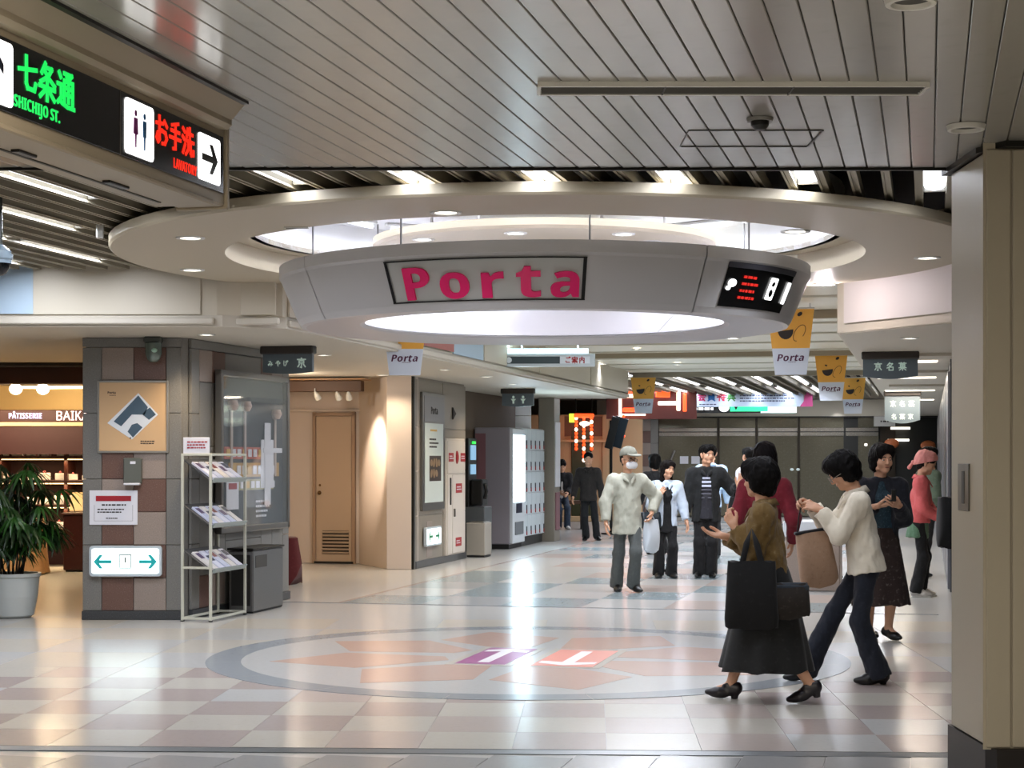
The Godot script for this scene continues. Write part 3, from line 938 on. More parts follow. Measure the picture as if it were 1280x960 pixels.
func build_ceilings():
	var panel = speckle("ceiling_metal", Color(0.64, 0.63, 0.60), 0.03, 0.02, 1.0, 0.2, 0.3)
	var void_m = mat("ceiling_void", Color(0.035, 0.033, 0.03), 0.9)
	var slat_m = mat("slat_paint", Color(0.62, 0.59, 0.51), 0.45, 0.1)
	# low metal-panel ceiling over the camera
	var lowc := struct("ceiling", prism([Vector2(-8, -6), Vector2(7, -6), Vector2(7, 8.3), Vector2(-8, 8.3)], 2.905, 3.0), void_m)
	for i in range(-38, 40):
		var x0 := -1.6 + i * 0.105
		var d1 := 8.3; var d0 := -1.0
		var mid := cd(x0, (d0 + d1) / 2, 2.8865)
		var len := (d1 - d0) / cos(AL)
		if cd(x0, 8.3).x > 3.6 or cd(x0, 8.3).x < -4.2: continue
		part(lowc, "ceiling_panel", box(0.0985, 0.013, len, 0.003), panel, mid, Vector3(0, -AL, 0))
	part(lowc, "edge_trim", box(9.5, 0.07, 0.02), mat("dark_trim", Color(0.10, 0.095, 0.085), 0.4, 0.4), at(-0.5, 8.33, 2.905))
	part(lowc, "edge_riser", box(9.5, 0.7, 0.03), void_m, at(-0.5, 8.30, 3.26))
	# slotted air vent, access hatch, smoke detector, unlit downlights
	var v = thing("air_vent", "long slotted metal air vent set in the panelled ceiling", "vent", at(0.81, 6.5, 2.88))
	part(v, "frame", box(1.42, 0.02, 0.012), mat("vent_frame", Color(0.80, 0.79, 0.76), 0.4), Vector3(0, -0.008, 0.075)); part(v, "frame", box(1.42, 0.02, 0.012), mats.vent_frame, Vector3(0, -0.008, -0.075))
	for s in [-1, 1]: part(v, "frame", box(0.012, 0.02, 0.15), mats.vent_frame, Vector3(0.71 * s, -0.008, 0))
	part(v, "backing", box(1.4, 0.004, 0.14), mat("vent_dark", Color(0.24, 0.23, 0.21), 0.6), Vector3(0, -0.002, 0))
	for k in 4: part(v, "louvre", box(1.4, 0.016, 0.006), mat("vent_louvre", Color(0.22, 0.215, 0.2), 0.5, 0.1), Vector3(0, -0.01, -0.045 + k * 0.03), Vector3(0.5, 0, 0))
	for s in [-0.25, 0.22]: part(v, "joint", box(0.006, 0.021, 0.15), mats.vent_dark, Vector3(s, -0.008, 0))
	var hd = thing("access_hatch", "square-edged access hatch outlined in dark trim in the panelled ceiling", "hatch", at(1.02, 7.55, 2.878))
	for q in [[0, 0.19, 0.56, 0.009], [0, -0.19, 0.56, 0.007], [0.28, 0, 0.009, 0.38], [-0.28, 0, 0.005, 0.38]]:
		part(hd, "edge", box(q[2], 0.006, q[3]), mats.dark_trim, Vector3(q[0], 0.001, q[1]))
	var sd = thing("smoke_detector", "small dark smoke detector under the panelled ceiling above the hatch", "detector", at(1.0, 7.1, 2.878))
	part(sd, "base", lathe([Vector2(0, -0.012), Vector2(0.05, -0.012), Vector2(0.055, 0.0)], 20), mat("grey_plastic", Color(0.45, 0.44, 0.42), 0.5))
	part(sd, "head", lathe([Vector2(0, -0.05), Vector2(0.022, -0.046), Vector2(0.036, -0.03), Vector2(0.036, -0.012)], 20), mat("dark_plastic", Color(0.09, 0.09, 0.085), 0.4))
	for q in [[1.87, 7.25, "unlit round ceiling fitting beside the column"], [1.19, 5.25, "unlit round ceiling fitting at the very top of the panelled ceiling"]]:
		var t = thing("ceiling_fitting", q[2], "ceiling fitting", at(q[0], q[1], 2.878))
		part(t, "rim", lathe([Vector2(0.055, -0.004), Vector2(0.06, -0.02), Vector2(0.075, -0.02), Vector2(0.08, 0.0)], 24), mats.vent_frame)
		part(t, "core", lathe([Vector2(0, -0.006), Vector2(0.056, -0.006)], 24), mats.vent_dark)
	# unseen lamps over and behind the camera, placed to light the near column
	var hl := -1
	for q in [[-1.5, 1.5], [0.9, 1.5], [-1.5, 4.2], [2.2, -1.5], [-0.8, -2.5]]:
		hl += 1
		area_light("unseen_hall_light", at(q[0], q[1], 2.86), Vector2(1.2, 0.25), 7.0, Color(1, 0.96, 0.90), Vector3(-PI / 2, 0, 0))
		solo("unseen_panel_light", box(1.2, 0.01, 0.25, 0.003), glow("unseen_panel_glow", Color(1, 0.96, 0.9), 1.5), at(q[0], q[1], 2.873), 0.0, "unseen flush ceiling light over the hall behind the viewer, %s of five" % ["nearest left", "nearest right", "farthest ahead", "right rear", "left rear"][hl], "ceiling light", "unseen hall lights behind the viewer")
	# slatted ceiling of the plaza
	var slc := struct("ceiling", prism([Vector2(-14, 8.2), Vector2(8, 8.2), Vector2(8, 17.5), Vector2(-14, 17.5)], 3.62, 3.8), void_m)
	var sm := slat_mesh(1.0)
	for i in range(-42, 31):
		var x0 := -3.0 + (i + 0.5) * 0.19
		var runs := [[8.4, 15.15]]
		# the slats stop at the rim of the round canopy
		var A := 1.0 + TA * TA; var px := x0 - HUB.x
		var Bq := px * TA - HUB.y; var Cq := px * px + HUB.y * HUB.y - 2.6 * 2.6
		var disc := Bq * Bq - A * Cq
		if disc > 0.0:
			var r0 := (-Bq - sqrt(disc)) / A; var r1 := (-Bq + sqrt(disc)) / A
			runs = [[8.4, r0]]
			if r1 < 14.8: runs.append([r1, 15.15])
		for q in runs:
			var o := part(slc, "slat", sm, slat_m, cd(x0, (q[0] + q[1]) / 2, SLAT_Y), Vector3(0, -AL, 0))
			o.scale = Vector3(1, 1, (q[1] - q[0]) / cos(AL))
	for i in 2: part(slc, "cross_rail", box(12.0, 0.04, 0.03), mat("rail_steel", Color(0.2, 0.19, 0.17), 0.5, 0.5), at(-2.5, 8.7 + i * 0.75, 3.26))
	for i in 5: part(slc, "cross_rail", box(5.0, 0.04, 0.03), mats.rail_steel, at(-5.6, 10.2 + i * 1.0, 3.26))
	var names := ["first", "second", "third", "fourth", "fifth", "sixth"]
	for k in 6:
		fluorescent(-3.76 + k * 0.76, 9.95 + (0.3 if k == 5 else 0.0), 1.3, SLAT_Y + 0.01, "fluorescent light over the near rim of the round canopy, %s from the sign box" % names[k], 0.2 if k < 5 else 0.2)
	for q in [[-5.28, 10.55, "longest-looking fluorescent light under the overhead sign box, nearest to it"], [-6.04, 11.95, "fluorescent light left of the canopy, second from the sign box"], [-6.80, 13.95, "fluorescent light nearest the cream fascia panels, left of the canopy"], [-6.80, 12.45, "short-looking fluorescent light at the left edge, above the camera dome"], [-7.56, 14.1, "fluorescent light at the left edge beside the camera dome, lowest in view"]]:
		fluorescent(q[0], q[1], 1.3, SLAT_Y + 0.01, q[2], 0.55)
	# corridor ceiling: cross panels, then slats with lights
	var cc := struct("ceiling", prism([Vector2(-14, 17.5), Vector2(16, 17.5), Vector2(16, 53), Vector2(-14, 53)], 3.62, 3.8), void_m)
	var cm = mat("ceiling_cream", Color(0.84, 0.82, 0.75), 0.4)
	for j in 21:
		var d0 := 15.4 + j * 0.85
		if j in [5, 13]: d0 += 0.0
		part(cc, "cross_panel", box(4.78, 0.05, 0.80, 0.008), cm, cd(-3.2, d0, SLAT_Y + 0.04 + (0.02 if j % 2 else 0.0)), Vector3(0, -AL, 0))
	for s in [20.1, 27.0, 33.2]: part(cc, "ceiling_rib", box(4.78, 0.12, 0.08), mat("rib_tan", Color(0.60, 0.55, 0.46), 0.5), cd(-3.2, s, SLAT_Y), Vector3(0, -AL, 0))
	var sm2 := slat_mesh(12.4)
	for i in range(-14, 24):
		part(cc, "slat", sm2, slat_m, cd(-5.5 + i * 0.2, 39.7, SLAT_Y), Vector3(0, -AL, 0))
	for i in 8:
		for j in 2:
			fluorescent(-6.8 + i * 0.8 + 0.1, 36.5 + j * 6.0, 5.0, SLAT_Y + 0.01, "fluorescent light in the far slatted ceiling, %s row from the left, %s run" % [(names + ["seventh", "eighth"])[i], ["nearer", "farther"][j]], 1.1, "lights of the far slatted ceiling")
	for q in [[1.13, 23.7, "round downlight in the corridor ceiling beside the hanging light box"], [2.96, 23.7, "round downlight in the corridor ceiling beside the nearest yellow banner"], [1.5, 30.0, "far round downlight in the middle of the corridor ceiling"]]:
		downlight(at(q[0], q[1], SLAT_Y), q[2], "downlights of the corridor ceiling", 0.11, 1.0)
	for q in [17.4, 19.4, 21.4]:  # added light bars, hidden behind the ring, to brighten the corridor
		area_light("added_corridor_light", cd(-3.2, q, SLAT_Y - 0.02), Vector2(1.2, 0.12), 5.0, COOL, Vector3(-PI / 2, -AL, 0))
		solo("added_light_bar", box(1.2, 0.02, 0.12, 0.004), glow("added_bar_glow", COOL, 3.0), cd(-3.2, q, SLAT_Y - 0.005), -AL, "added slim light bar across the corridor ceiling, %s from the ring" % names[int((q - 17.0) / 2.0)], "ceiling light", "added light bars of the corridor ceiling")
	for q in [[-4.3, 26.0], [-2.2, 26.0], [-4.3, 30.2], [-2.2, 30.2]]:  # added downlights that brighten the far half of the corridor
		downlight(cd(q[0], q[1], SLAT_Y), "small added downlight in the corridor ceiling, %s on the %s" % ["nearer" if q[1] < 28 else "farther", "left" if q[0] < -3 else "right"], "downlights of the corridor ceiling", 0.07, 6.5)

func build_shell():  # outer shell, out of view, closing the room so that light bounces
	var m = mat("far_plaster", Color(0.72, 0.68, 0.60), 0.7)
	struct("wall_left", box(0.3, 4.4, 60), m, Vector3(-13.0, 1.9, -23.5))
	struct("wall_right", box(0.3, 4.4, 60), m, Vector3(18.2, 1.9, -23.5))
	struct("wall_back", box(31.5, 4.4, 0.3), m, Vector3(2.6, 1.9, 6.5))
	struct("wall_front", box(31.5, 4.4, 0.3), m, Vector3(2.6, 1.9, -53.5))
	struct("ceiling", box(31.5, 0.2, 60.4), mats.ceiling_void, Vector3(2.6, 4.1, -23.5))

func build_canopy():
	var beige = mat("canopy_paint", Color(0.69, 0.645, 0.555), 0.45)
	var white = mat("cove_white", Color(0.9, 0.9, 0.9), 0.5)
	var c := struct("ceiling", lathe([Vector2(2.40, 3.035), Vector2(3.22, 3.035), Vector2(3.235, 3.05), Vector2(3.235, 3.11), Vector2(2.42, 3.125), Vector2(2.42, 3.24), Vector2(2.40, 3.20), Vector2(2.40, 3.035)], 96), beige, at(HUB.x, HUB.y))
	part(c, "step", lathe([Vector2(2.20, 3.20), Vector2(2.42, 3.20), Vector2(2.42, 3.24), Vector2(2.20, 3.24), Vector2(2.20, 3.20)], 96), beige)
	part(c, "cove_wall", lathe([Vector2(2.25, 3.50), Vector2(2.2, 3.50), Vector2(2.2, 3.20), Vector2(2.25, 3.20), Vector2(2.25, 3.5)], 96), white)
	part(c, "cove_ceiling", lathe([Vector2(0, 3.48), Vector2(2.24, 3.48), Vector2(2.24, 3.52), Vector2(0, 3.52)], 96), white)
	var dsc := part(c, "inner_disc", lathe([Vector2(0, 3.10), Vector2(1.27, 3.10), Vector2(1.30, 3.12), Vector2(1.30, 3.17), Vector2(0, 3.17)], 72), beige)
	for k in 4: part(dsc, "hanger_rod", tube([Vector3(cos(k * PI / 2 + 0.5), 3.17, sin(k * PI / 2 + 0.5)), Vector3(cos(k * PI / 2 + 0.5), 3.48, sin(k * PI / 2 + 0.5))], 0.012, 6), white)
	for i in 10:
		var a := TAU * i / 10 + 0.2
		var p := at(HUB.x + cos(a) * 1.75, HUB.y + sin(a) * 1.75, 3.44)
		var t = thing("cove_light", "fluorescent tube in the bright recess over the hanging ring, %s clockwise from the right" % ["first", "second", "third", "fourth", "fifth", "sixth", "seventh", "eighth", "ninth", "tenth"][i], "ceiling light", p, a - PI / 2, "tubes in the recess of the round canopy")
		part(t, "tube", tube([Vector3(-0.45, -0.01, 0), Vector3(0.45, -0.01, 0)], 0.02, 10), glow("tube_glow", COOL, 6.0))
		part(t, "holder", box(1.0, 0.025, 0.06, 0.005), mats.white_enamel, Vector3(0, 0.025, 0))
		area_light("cove_lamp", p + Vector3(0, -0.035, 0), Vector2(0.9, 0.05), 0.75, COOL, Vector3(-PI / 2, a - PI / 2, 0))
	var labels := ["round canopy downlight nearest the sign box", "second canopy downlight on the left, above the cream fascia", "canopy downlight over the letter t of the ring sign", "canopy downlight to the right of the bright recess", "canopy downlight beside the tall column", "canopy downlight close to the corner of the right-hand fascia"]
	var i2 := 0
	for q in [[-2.22, 12.15], [-2.58, 14.2], [-0.41, 10.9], [1.9, 11.8], [3.15, 13.35], [2.72, 15.35]]:
		downlight(at(q[0], q[1], 3.035), labels[i2], "downlights of the round canopy", 0.085, 0.8, COOL, i2 != 5)
		if i2 == 5: omni("canopy_wash_lamp", at(q[0], q[1], 2.97), 0.24, Color(1, 0.95, 0.97), 0.06)
		i2 += 1
	i2 = 0
	for q in [[-0.74, 12.75], [0.0, 12.4], [0.85, 12.45], [1.1, 12.9]]:
		downlight(at(HUB.x + (q[0] - HUB.x) * 0.9, q[1], 3.10), "downlight of the inner disc over the ring sign, %s from the left" % ["first", "second", "third", "fourth"][i2], "downlights of the inner disc", 0.07, 0.5)
		i2 += 1
	var vt = thing("ceiling_vent", "slim slot vent in the near left of the round canopy", "vent", at(-1.42, 11.6, 3.033))
	part(vt, "frame", box(0.16, 0.01, 0.05), mats.vent_frame); part(vt, "slot", box(0.14, 0.012, 0.02), mats.vent_dark, Vector3(0, -0.001, 0))

func cone_r(y: float) -> float: return 1.86 + (y - 2.535) * 0.125 / 0.295
# patch of the ring's outer face; angles in degrees, 0 = towards the plaza, positive to the right
func cone_patch(a0: float, a1: float, y0: float, y1: float, out: float, th := 0.01) -> Mesh:
	var r0 := cone_r(y0) + out; var r1 := cone_r(y1) + out
	return lathe([Vector2(r0 - th, y0), Vector2(r0, y0), Vector2(r1, y1), Vector2(r1 - th, y1), Vector2(r0 - th, y0)], 18, false, deg_to_rad(90 - a1), deg_to_rad(90 - a0))
func on_cone(a: float, y: float, out: float) -> Transform3D:
	var r := cone_r(y) + out; var q := deg_to_rad(a)
	return Transform3D(Basis(Vector3.UP, q) * Basis(Vector3.RIGHT, 0.40), Vector3(sin(q) * r, y, cos(q) * r))

func build_ring():
	var grey = mat("ring_grey", Color(0.74, 0.735, 0.735), 0.4, 0.05)
	var t = thing("ring_sign", "big grey hanging ring carrying pink letters and direction signs under the round canopy", "sign", at(HUB.x, HUB.y), -AL)
	var prof := [Vector2(1.80, 2.49), Vector2(1.835, 2.495), Vector2(1.85, 2.52), Vector2(1.86, 2.535), Vector2(1.985, 2.83), Vector2(2.0, 2.85), Vector2(2.0, 2.93), Vector2(1.95, 2.93), Vector2(1.80, 2.49)]
	for k in 4:
		var a0 := deg_to_rad(45 + 90 * k + 0.12); var a1 := deg_to_rad(135 + 90 * k - 0.12)
		part(t, "band_panel", lathe(prof, 40, false, a0, a1), grey)
	part(t, "bottom_band", lathe([Vector2(1.36, 2.535), Vector2(1.40, 2.52), Vector2(1.80, 2.49), Vector2(1.80, 2.52), Vector2(1.42, 2.55), Vector2(1.36, 2.535)], 96), mat("ring_grey_light", Color(0.66, 0.655, 0.67), 0.35, 0.1))
	for k in 4:
		part(t, "liner_panel", lathe([Vector2(1.95, 2.925), Vector2(1.90, 2.925), Vector2(1.38, 2.545), Vector2(1.43, 2.545)], 36, false, deg_to_rad(30 + 90 * k + 0.15), deg_to_rad(120 + 90 * k - 0.15)), mat("liner_white", Color(0.86, 0.85, 0.88), 0.4))
	var dark = mat("frame_dark", Color(0.09, 0.085, 0.085), 0.35, 0.4)
	for a in [-44, -17, 21, 58, 135, 163, -159, -122]:
		var q := deg_to_rad(a)
		part(t, "hanger_cable", tube([Vector3(sin(q) * 1.95, 2.93, cos(q) * 1.95), Vector3(sin(q) * 1.95, 3.48, cos(q) * 1.95)], 0.007, 6), mat("steel_cable", Color(0.5, 0.5, 0.5), 0.3, 0.7))
	var pink = mat("pink_acrylic", Color(0.92, 0.10, 0.42), 0.2, 0.1)
	for k in [0, 2]:
		var ang: float = 90.0 * k
		var pn := part(t, "name_panel", cone_patch(-20, 20, 2.555, 2.815, 0.004), mat("ring_panel", Color(0.71, 0.715, 0.70), 0.3, 0.05), Vector3.ZERO, Vector3(0, deg_to_rad(ang), 0))
		for e in [[2.548, 2.556], [2.812, 2.82]]:
			part(pn, "frame_edge", cone_patch(-20.4, 20.4, e[0], e[1], 0.012, 0.02), dark)
		for e in [-20.0, 20.0]: part(pn, "frame_edge", cone_patch(e - 0.35, e + 0.35, 2.548, 2.82, 0.012, 0.02), dark)
		var i := 0
		for q in [["P", -13.6], ["o", -5.6], ["r", 2.2], ["t", 9.2], ["a", 16.3]]:
			var m := latin(q[0], 0.222, 0.02)
			var bb := m.get_aabb()
			var lt := part(pn, "letter", m, pink)
			var sx := 1.32 if q[0] in ["P", "o", "a"] else 1.45
			var xf := on_cone(q[1], 2.567, 0.012)
			lt.transform = xf * Transform3D(Basis().scaled(Vector3(sx, 1.0, 1.0)), Vector3(-sx * (bb.position.x + bb.size.x / 2), -bb.position.y if q[0] != "o" else -bb.position.y, 0))
	# black direction sign on the right of the ring
	var ds := part(t, "direction_sign", cone_patch(51, 76, 2.545, 2.80, 0.006), mat("sign_black", Color(0.018, 0.018, 0.02), 0.25))
	part(ds, "top_trim", cone_patch(51, 76, 2.80, 2.835, 0.012), mat("trim_grey", Color(0.3, 0.3, 0.33), 0.3, 0.3))
	var red = glow("sign_red", Color(0.75, 0.13, 0.09), 0.3)
	var wht = glow("sign_white", Color(1, 1, 1), 1.2)
	for r in 4:
		var m := print_rows(0.20, 0.04, 1, 0.004)
		var o := part(ds, "red_text", m, red)
		o.transform = on_cone(59.0, 2.745 - r * 0.045, 0.011)
	for q in [[53.2, 2.70, 0.04], [52.4, 2.665, 0.022]]:
		var o := part(ds, "arrow_mark", plate(oval(q[2], q[2] * 0.7), 0.004), wht)
		o.transform = on_cone(q[0], q[1], 0.011)
	var pb := part(ds, "pictogram_board", plate(round_rect(0.10, 0.16, 0.012), 0.004), wht)
	pb.transform = on_cone(67.0, 2.69, 0.011)
	for q in [[0.0, 0.035, 0.022, 0.018], [0.0, -0.03, 0.026, 0.03]]:
		part(pb, "pictogram", plate(oval(q[2], q[3], 8, PI / 8), 0.003), mat("sign_black", Color(0.018, 0.018, 0.02), 0.25), Vector3(q[0], q[1], 0.003))
	var pc := part(ds, "pictogram_board", plate(round_rect(0.06, 0.16, 0.012), 0.004), wht)
	pc.transform = on_cone(74.5, 2.68, 0.011)

func granite(kind: String):
	match kind:
		"grey": return speckle("granite_grey", Color(0.47, 0.46, 0.44), 0.22, 0.14, 2.0, 0.35, 0.0, 4)
		"brown": return speckle("granite_brown", Color(0.42, 0.315, 0.275), 0.28, 0.14, 2.0, 0.35, 0.0, 4)
		"pink": return speckle("granite_pink", Color(0.58, 0.525, 0.485), 0.2, 0.14, 2.0, 0.35, 0.0, 4)
	return speckle("granite_dark", Color(0.25, 0.255, 0.265), 0.25, 0.14, 2.0, 0.3, 0.0, 4)

# granite blocks on a wall face: origin at its lower left corner, +x along, +z out
func blocks(parent: Node, cols: Array, rows: Array, kinds: Callable, gap := 0.005, th := 0.03):
	for i in cols.size() - 1:
		for j in rows.size() - 1:
			var k = kinds.call(i, j)
			if k == "": continue
			var span := 1
			if k.ends_with("+"):
				span = 2; k = k.trim_suffix("+")
			var y1: float = rows[mini(j + span, rows.size() - 1)]
			part(parent, "stone_block", box(cols[i + 1] - cols[i] - gap, y1 - rows[j] - gap, th, 0.004), granite(k), Vector3((cols[i] + cols[i + 1]) / 2, (rows[j] + y1) / 2, th / 2 - 0.01))

func build_left_side():
	var cream = mat("fascia_cream", Color(0.77, 0.735, 0.66), 0.5)
	var sof = mat("soffit_paint", Color(0.74, 0.71, 0.65), 0.55)
	# shop-front soffit and the fascia over it
	var so := struct("ceiling", prism([Vector2(-12.9, 15.2), Vector2(-2.5, 15.2), Vector2(-1.98, 15.4), Vector2(TA * 33 - 5.65, 33), Vector2(-12.9, 33)], SOFFIT, 2.75), sof)
	var fa := struct("wall_left", prism([Vector2(-12.9, 15.2), Vector2(-2.55, 15.2), Vector2(-2.0, 15.34), Vector2(TA * 33 - 5.62, 33), Vector2(TA * 33 - 5.8, 33), Vector2(-2.2, 15.55), Vector2(-12.9, 15.5)], 2.75, 3.66), cream)
	var pn := [[-4.6, -2.68], [-6.5, -4.615], [-8.5, -6.515]]
	for q in pn: part(fa, "fascia_panel", box(q[1] - q[0] - 0.01, 0.46, 0.02, 0.003), cream, at((q[0] + q[1]) / 2, 15.19, 2.985))
	part(fa, "fascia_panel", box(1.6, 0.44, 0.004), mat("pale_blue_panel", Color(0.66, 0.74, 0.80), 0.5), at(-4.93, 15.175, 2.98))
	for q in [[-2.55, 15.2, -2.03, 15.33]]:
		part(fa, "fascia_panel", box(0.53, 0.46, 0.02, 0.003), cream, at(-2.3, 15.25, 2.985), Vector3(0, -0.2, 0))
	for q in [[15.45, 16.6, "c"], [16.65, 18.5, "c"], [18.55, 19.35, "b"], [20.8, 22.2, "b"], [22.25, 25.4, "c"], [25.45, 29.2, "c"], [29.3, 32.9, "c"]]:
		var mid: float = (q[0] + q[1]) / 2
		part(fa, "fascia_panel", box(0.02, 0.46, (q[1] - q[0]) / cos(AL) - 0.01, 0.003), cream if q[2] == "c" else mats.pale_blue_panel, cd(-5.615, mid, 2.985), Vector3(0, -AL, 0))  # pale blue stretches: bluish wash light put into the panel colour
	# bottom lip
	part(fa, "lip", box(10.3, 0.06, 0.06, 0.01), sof, at(-7.72, 15.18, 2.70)); part(fa, "lip", box(0.55, 0.06, 0.06, 0.01), sof, at(-2.28, 15.25, 2.70), Vector3(0, -0.2, 0))
	part(fa, "lip", box(0.06, 0.06, 18.0, 0.01), sof, cd(-5.62, 24.2, 2.70), Vector3(0, -AL, 0))
	# printed poster on the fascia behind the left banner
	var po = thing("fascia_poster", "grey and red patterned poster high on the fascia behind the left yellow banner", "poster", cd(-5.585, 20.1, 2.99), -AL + PI / 2)
	part(po, "sheet", box(1.28, 0.44, 0.006), mat("poster_base", Color(0.66, 0.65, 0.60), 0.5))
	part(po, "band", box(1.28, 0.13, 0.002), mat("poster_red", Color(0.62, 0.34, 0.30), 0.5), Vector3(0, -0.155, 0.004))
	var st := begin()
	for k in 60: add_plate(st, PackedVector2Array(oval(rng.randf_range(0.012, 0.03), 0.016, 6, rng.randf(), Vector2(rng.randf_range(-0.6, 0.6), rng.randf_range(-0.06, 0.2)))), 0.002)
	part(po, "print", st.commit(), mat("poster_dark", Color(0.2, 0.17, 0.16), 0.5), Vector3(0, 0, 0.003))
	part(po, "figure", plate([Vector2(-0.04, -0.14), Vector2(0.05, -0.14), Vector2(0.04, 0.2), Vector2(-0.03, 0.2)], 0.002), mats.poster_dark, Vector3(0.22, 0, 0.004))
	# soffit downlights
	var k2 := 0
	for q in [[258, 418], [405, 443.5], [478, 468.5], [556, 462], [608, 470.5], [640, 480]]:
		var d: float = 2200.0 * 1.15 / (575.0 - q[1])
		downlight(at((q[0] - 640.0) / 2200.0 * d, d, SOFFIT), "small warm downlight in the left shop-front soffit, %s from the stone pillar" % ["first", "second", "third", "fourth", "fifth", "sixth"][k2], "soffit downlights on the left", 0.07, 1.1, Color(1, 0.9, 0.76))
		k2 += 1
	stone_pillar()
	recess()
	stone_wall()

func stone_pillar():
	var body := struct("wall_left", prism([Vector2(-4.0, 16.53), Vector2(-3.15, 16.53), Vector2(-3.06, 16.62), Vector2(-2.54, 19.05), Vector2(-3.6, 19.3), Vector2(-4.0, 18.4)], 0, SOFFIT), granite("grey"))
	var F := Node3D.new(); F.name = "front_facing"; F.position = at(-4.03, 16.53); body.add_child(F)
	var rows := [0.085]
	for k in 8: rows.append(0.085 + 0.309 * (k + 1))
	var kinds := func(i, j):
		if i == 0 or i == 3: return "grey+" if j % 2 == 0 else ""
		return "brown" if (i + j) % 2 == 1 else "pink"
	blocks(F, [0.0, 0.18, 0.48, 0.785, 0.93], rows, kinds)
	part(F, "plinth", box(0.95, 0.085, 0.045, 0.006), granite("dark"), Vector3(0.47, 0.0425, 0.01))
	part(F, "cap_stone", box(0.93, 0.085, 0.03, 0.004), granite("grey"), Vector3(0.465, 2.604, 0.005))
	var S := Node3D.new(); S.name = "side_facing"; S.position = at(-3.045, 16.62); S.rotation.y = PI / 2 - AL - 0.018; body.add_child(S)
	var k3 := func(i, j):
		if i in [1, 2] or i in [4, 5]: return ["pink", "brown"][(i + j) % 2] if j in [0, 7] else ("grey+" if j % 2 == 1 else "")
		return "grey+" if j % 2 == 0 else ""
	var cols := [0.0, 0.18, 0.48, 0.785, 1.7, 2.0, 2.3, 2.48]
	blocks(S, cols, rows, k3)
	part(S, "plinth", box(2.5, 0.085, 0.045, 0.006), granite("dark"), Vector3(1.25, 0.0425, 0.01))
	part(S, "cap_stone", box(2.48, 0.085, 0.03, 0.004), granite("grey"), Vector3(1.24, 2.604, 0.005))
	# things on the front face
	var d := 16.505
	var m = thing("floor_map", "framed beige board with a slanted floor map on the stone pillar", "map board", at(-3.552, d, 1.906))
	part(m, "board", box(0.64, 0.65, 0.02), mat("map_beige", Color(0.80, 0.66, 0.49), 0.5))
	for q in [[0, 0.33, 0.668, 0.02], [0, -0.33, 0.668, 0.02], [0.325, 0, 0.02, 0.66], [-0.325, 0, 0.02, 0.66]]: part(m, "frame", box(q[2], q[3], 0.035, 0.004), mat("alu", Color(0.62, 0.61, 0.58), 0.35, 0.6), Vector3(q[0], q[1], 0.005))
	part(m, "plan", plate([Vector2(-0.24, -0.06), Vector2(0.05, 0.22), Vector2(0.235, 0.02), Vector2(-0.01, -0.215)], 0.002), mat("map_white", Color(0.84, 0.87, 0.9), 0.5), Vector3(0, 0, 0.0102))
	for q in [[-0.18, -0.045, -0.11, -0.09, -0.01, 0.02, 0.11, 0.02, 0.14, 0.09, 0.05, 0.2], [0.12, 0.06, 0.16, 0.085, 0.215, 0.02, 0.15, -0.03, 0.09, 0.02], [-0.05, -0.14, -0.01, -0.075, 0.04, -0.06, 0.09, -0.1, 0.0, -0.195]]:
		var pts := []
		for i in range(0, q.size(), 2): pts.append(Vector2(q[i], q[i + 1]))
		part(m, "plan_zone", plate(pts, 0.0015), mat("map_blue", Color(0.24, 0.33, 0.40), 0.5), Vector3(0, 0, 0.0122))
	part(m, "title", latin("Porta", 0.022, 0.002), mat("ink", Color(0.16, 0.13, 0.12), 0.6), Vector3(-0.2, 0.225, 0.0115))
	part(m, "legend", print_rows(0.16, 0.04, 2), mats.ink, Vector3(0.15, -0.24, 0.0115))
	part(m, "subtitle", print_rows(0.06, 0.012, 1), mats.ink, Vector3(-0.19, 0.2, 0.0115))
	part(m, "marker", ball(0.008, 0.008, 0.003, 8), mats.ink, Vector3(-0.025, -0.2, 0.012))
	var e = thing("emergency_lamp", "domed grey-green emergency lamp under the soffit at the top of the stone pillar", "lamp", at(-3.345, 16.42, SOFFIT))
	part(e, "bracket", box(0.17, 0.06, 0.12, 0.015), mat("lamp_grey", Color(0.25, 0.27, 0.25), 0.4), Vector3(0, -0.03, 0))
	part(e, "dome", lathe([Vector2(0, -0.24), Vector2(0.035, -0.235), Vector2(0.06, -0.21), Vector2(0.075, -0.16), Vector2(0.078, -0.06)], 24, true), mat("lamp_glass", Color(0.42, 0.47, 0.44), 0.12, 0.3))
	part(e, "lens", ball(0.03, 0.022, 0.02, 12), mat("lamp_lens", Color(0.6, 0.75, 0.68), 0.1), Vector3(0.02, -0.13, 0.066))
	var b = thing("wall_box", "small grey metal box with a white key plate below the floor map", "box", at(-3.552, d, 1.40))
	part(b, "case", box(0.17, 0.24, 0.05, 0.008), mat("box_grey", Color(0.40, 0.41, 0.38), 0.4, 0.3), Vector3(0, 0, 0.015))
	part(b, "key_plate", box(0.05, 0.025, 0.006, 0.002), mat("paper", Color(0.86, 0.86, 0.88), 0.6), Vector3(0.005, 0.075, 0.042))
	part(b, "shelf", box(0.15, 0.02, 0.09, 0.006), mats.paper, Vector3(0.0, -0.125, 0.045))
	var n = thing("notice", "white notice with a red heading bar taped to the stone pillar", "notice", at(-3.735, d, 1.054))
	part(n, "sheet", box(0.45, 0.323, 0.004), mat("paper", Color(0.86, 0.86, 0.88), 0.6), Vector3(0, 0, 0.008))
	part(n, "heading", box(0.33, 0.05, 0.002), mat("notice_red", Color(0.62, 0.10, 0.15), 0.5), Vector3(0, 0.085, 0.011))
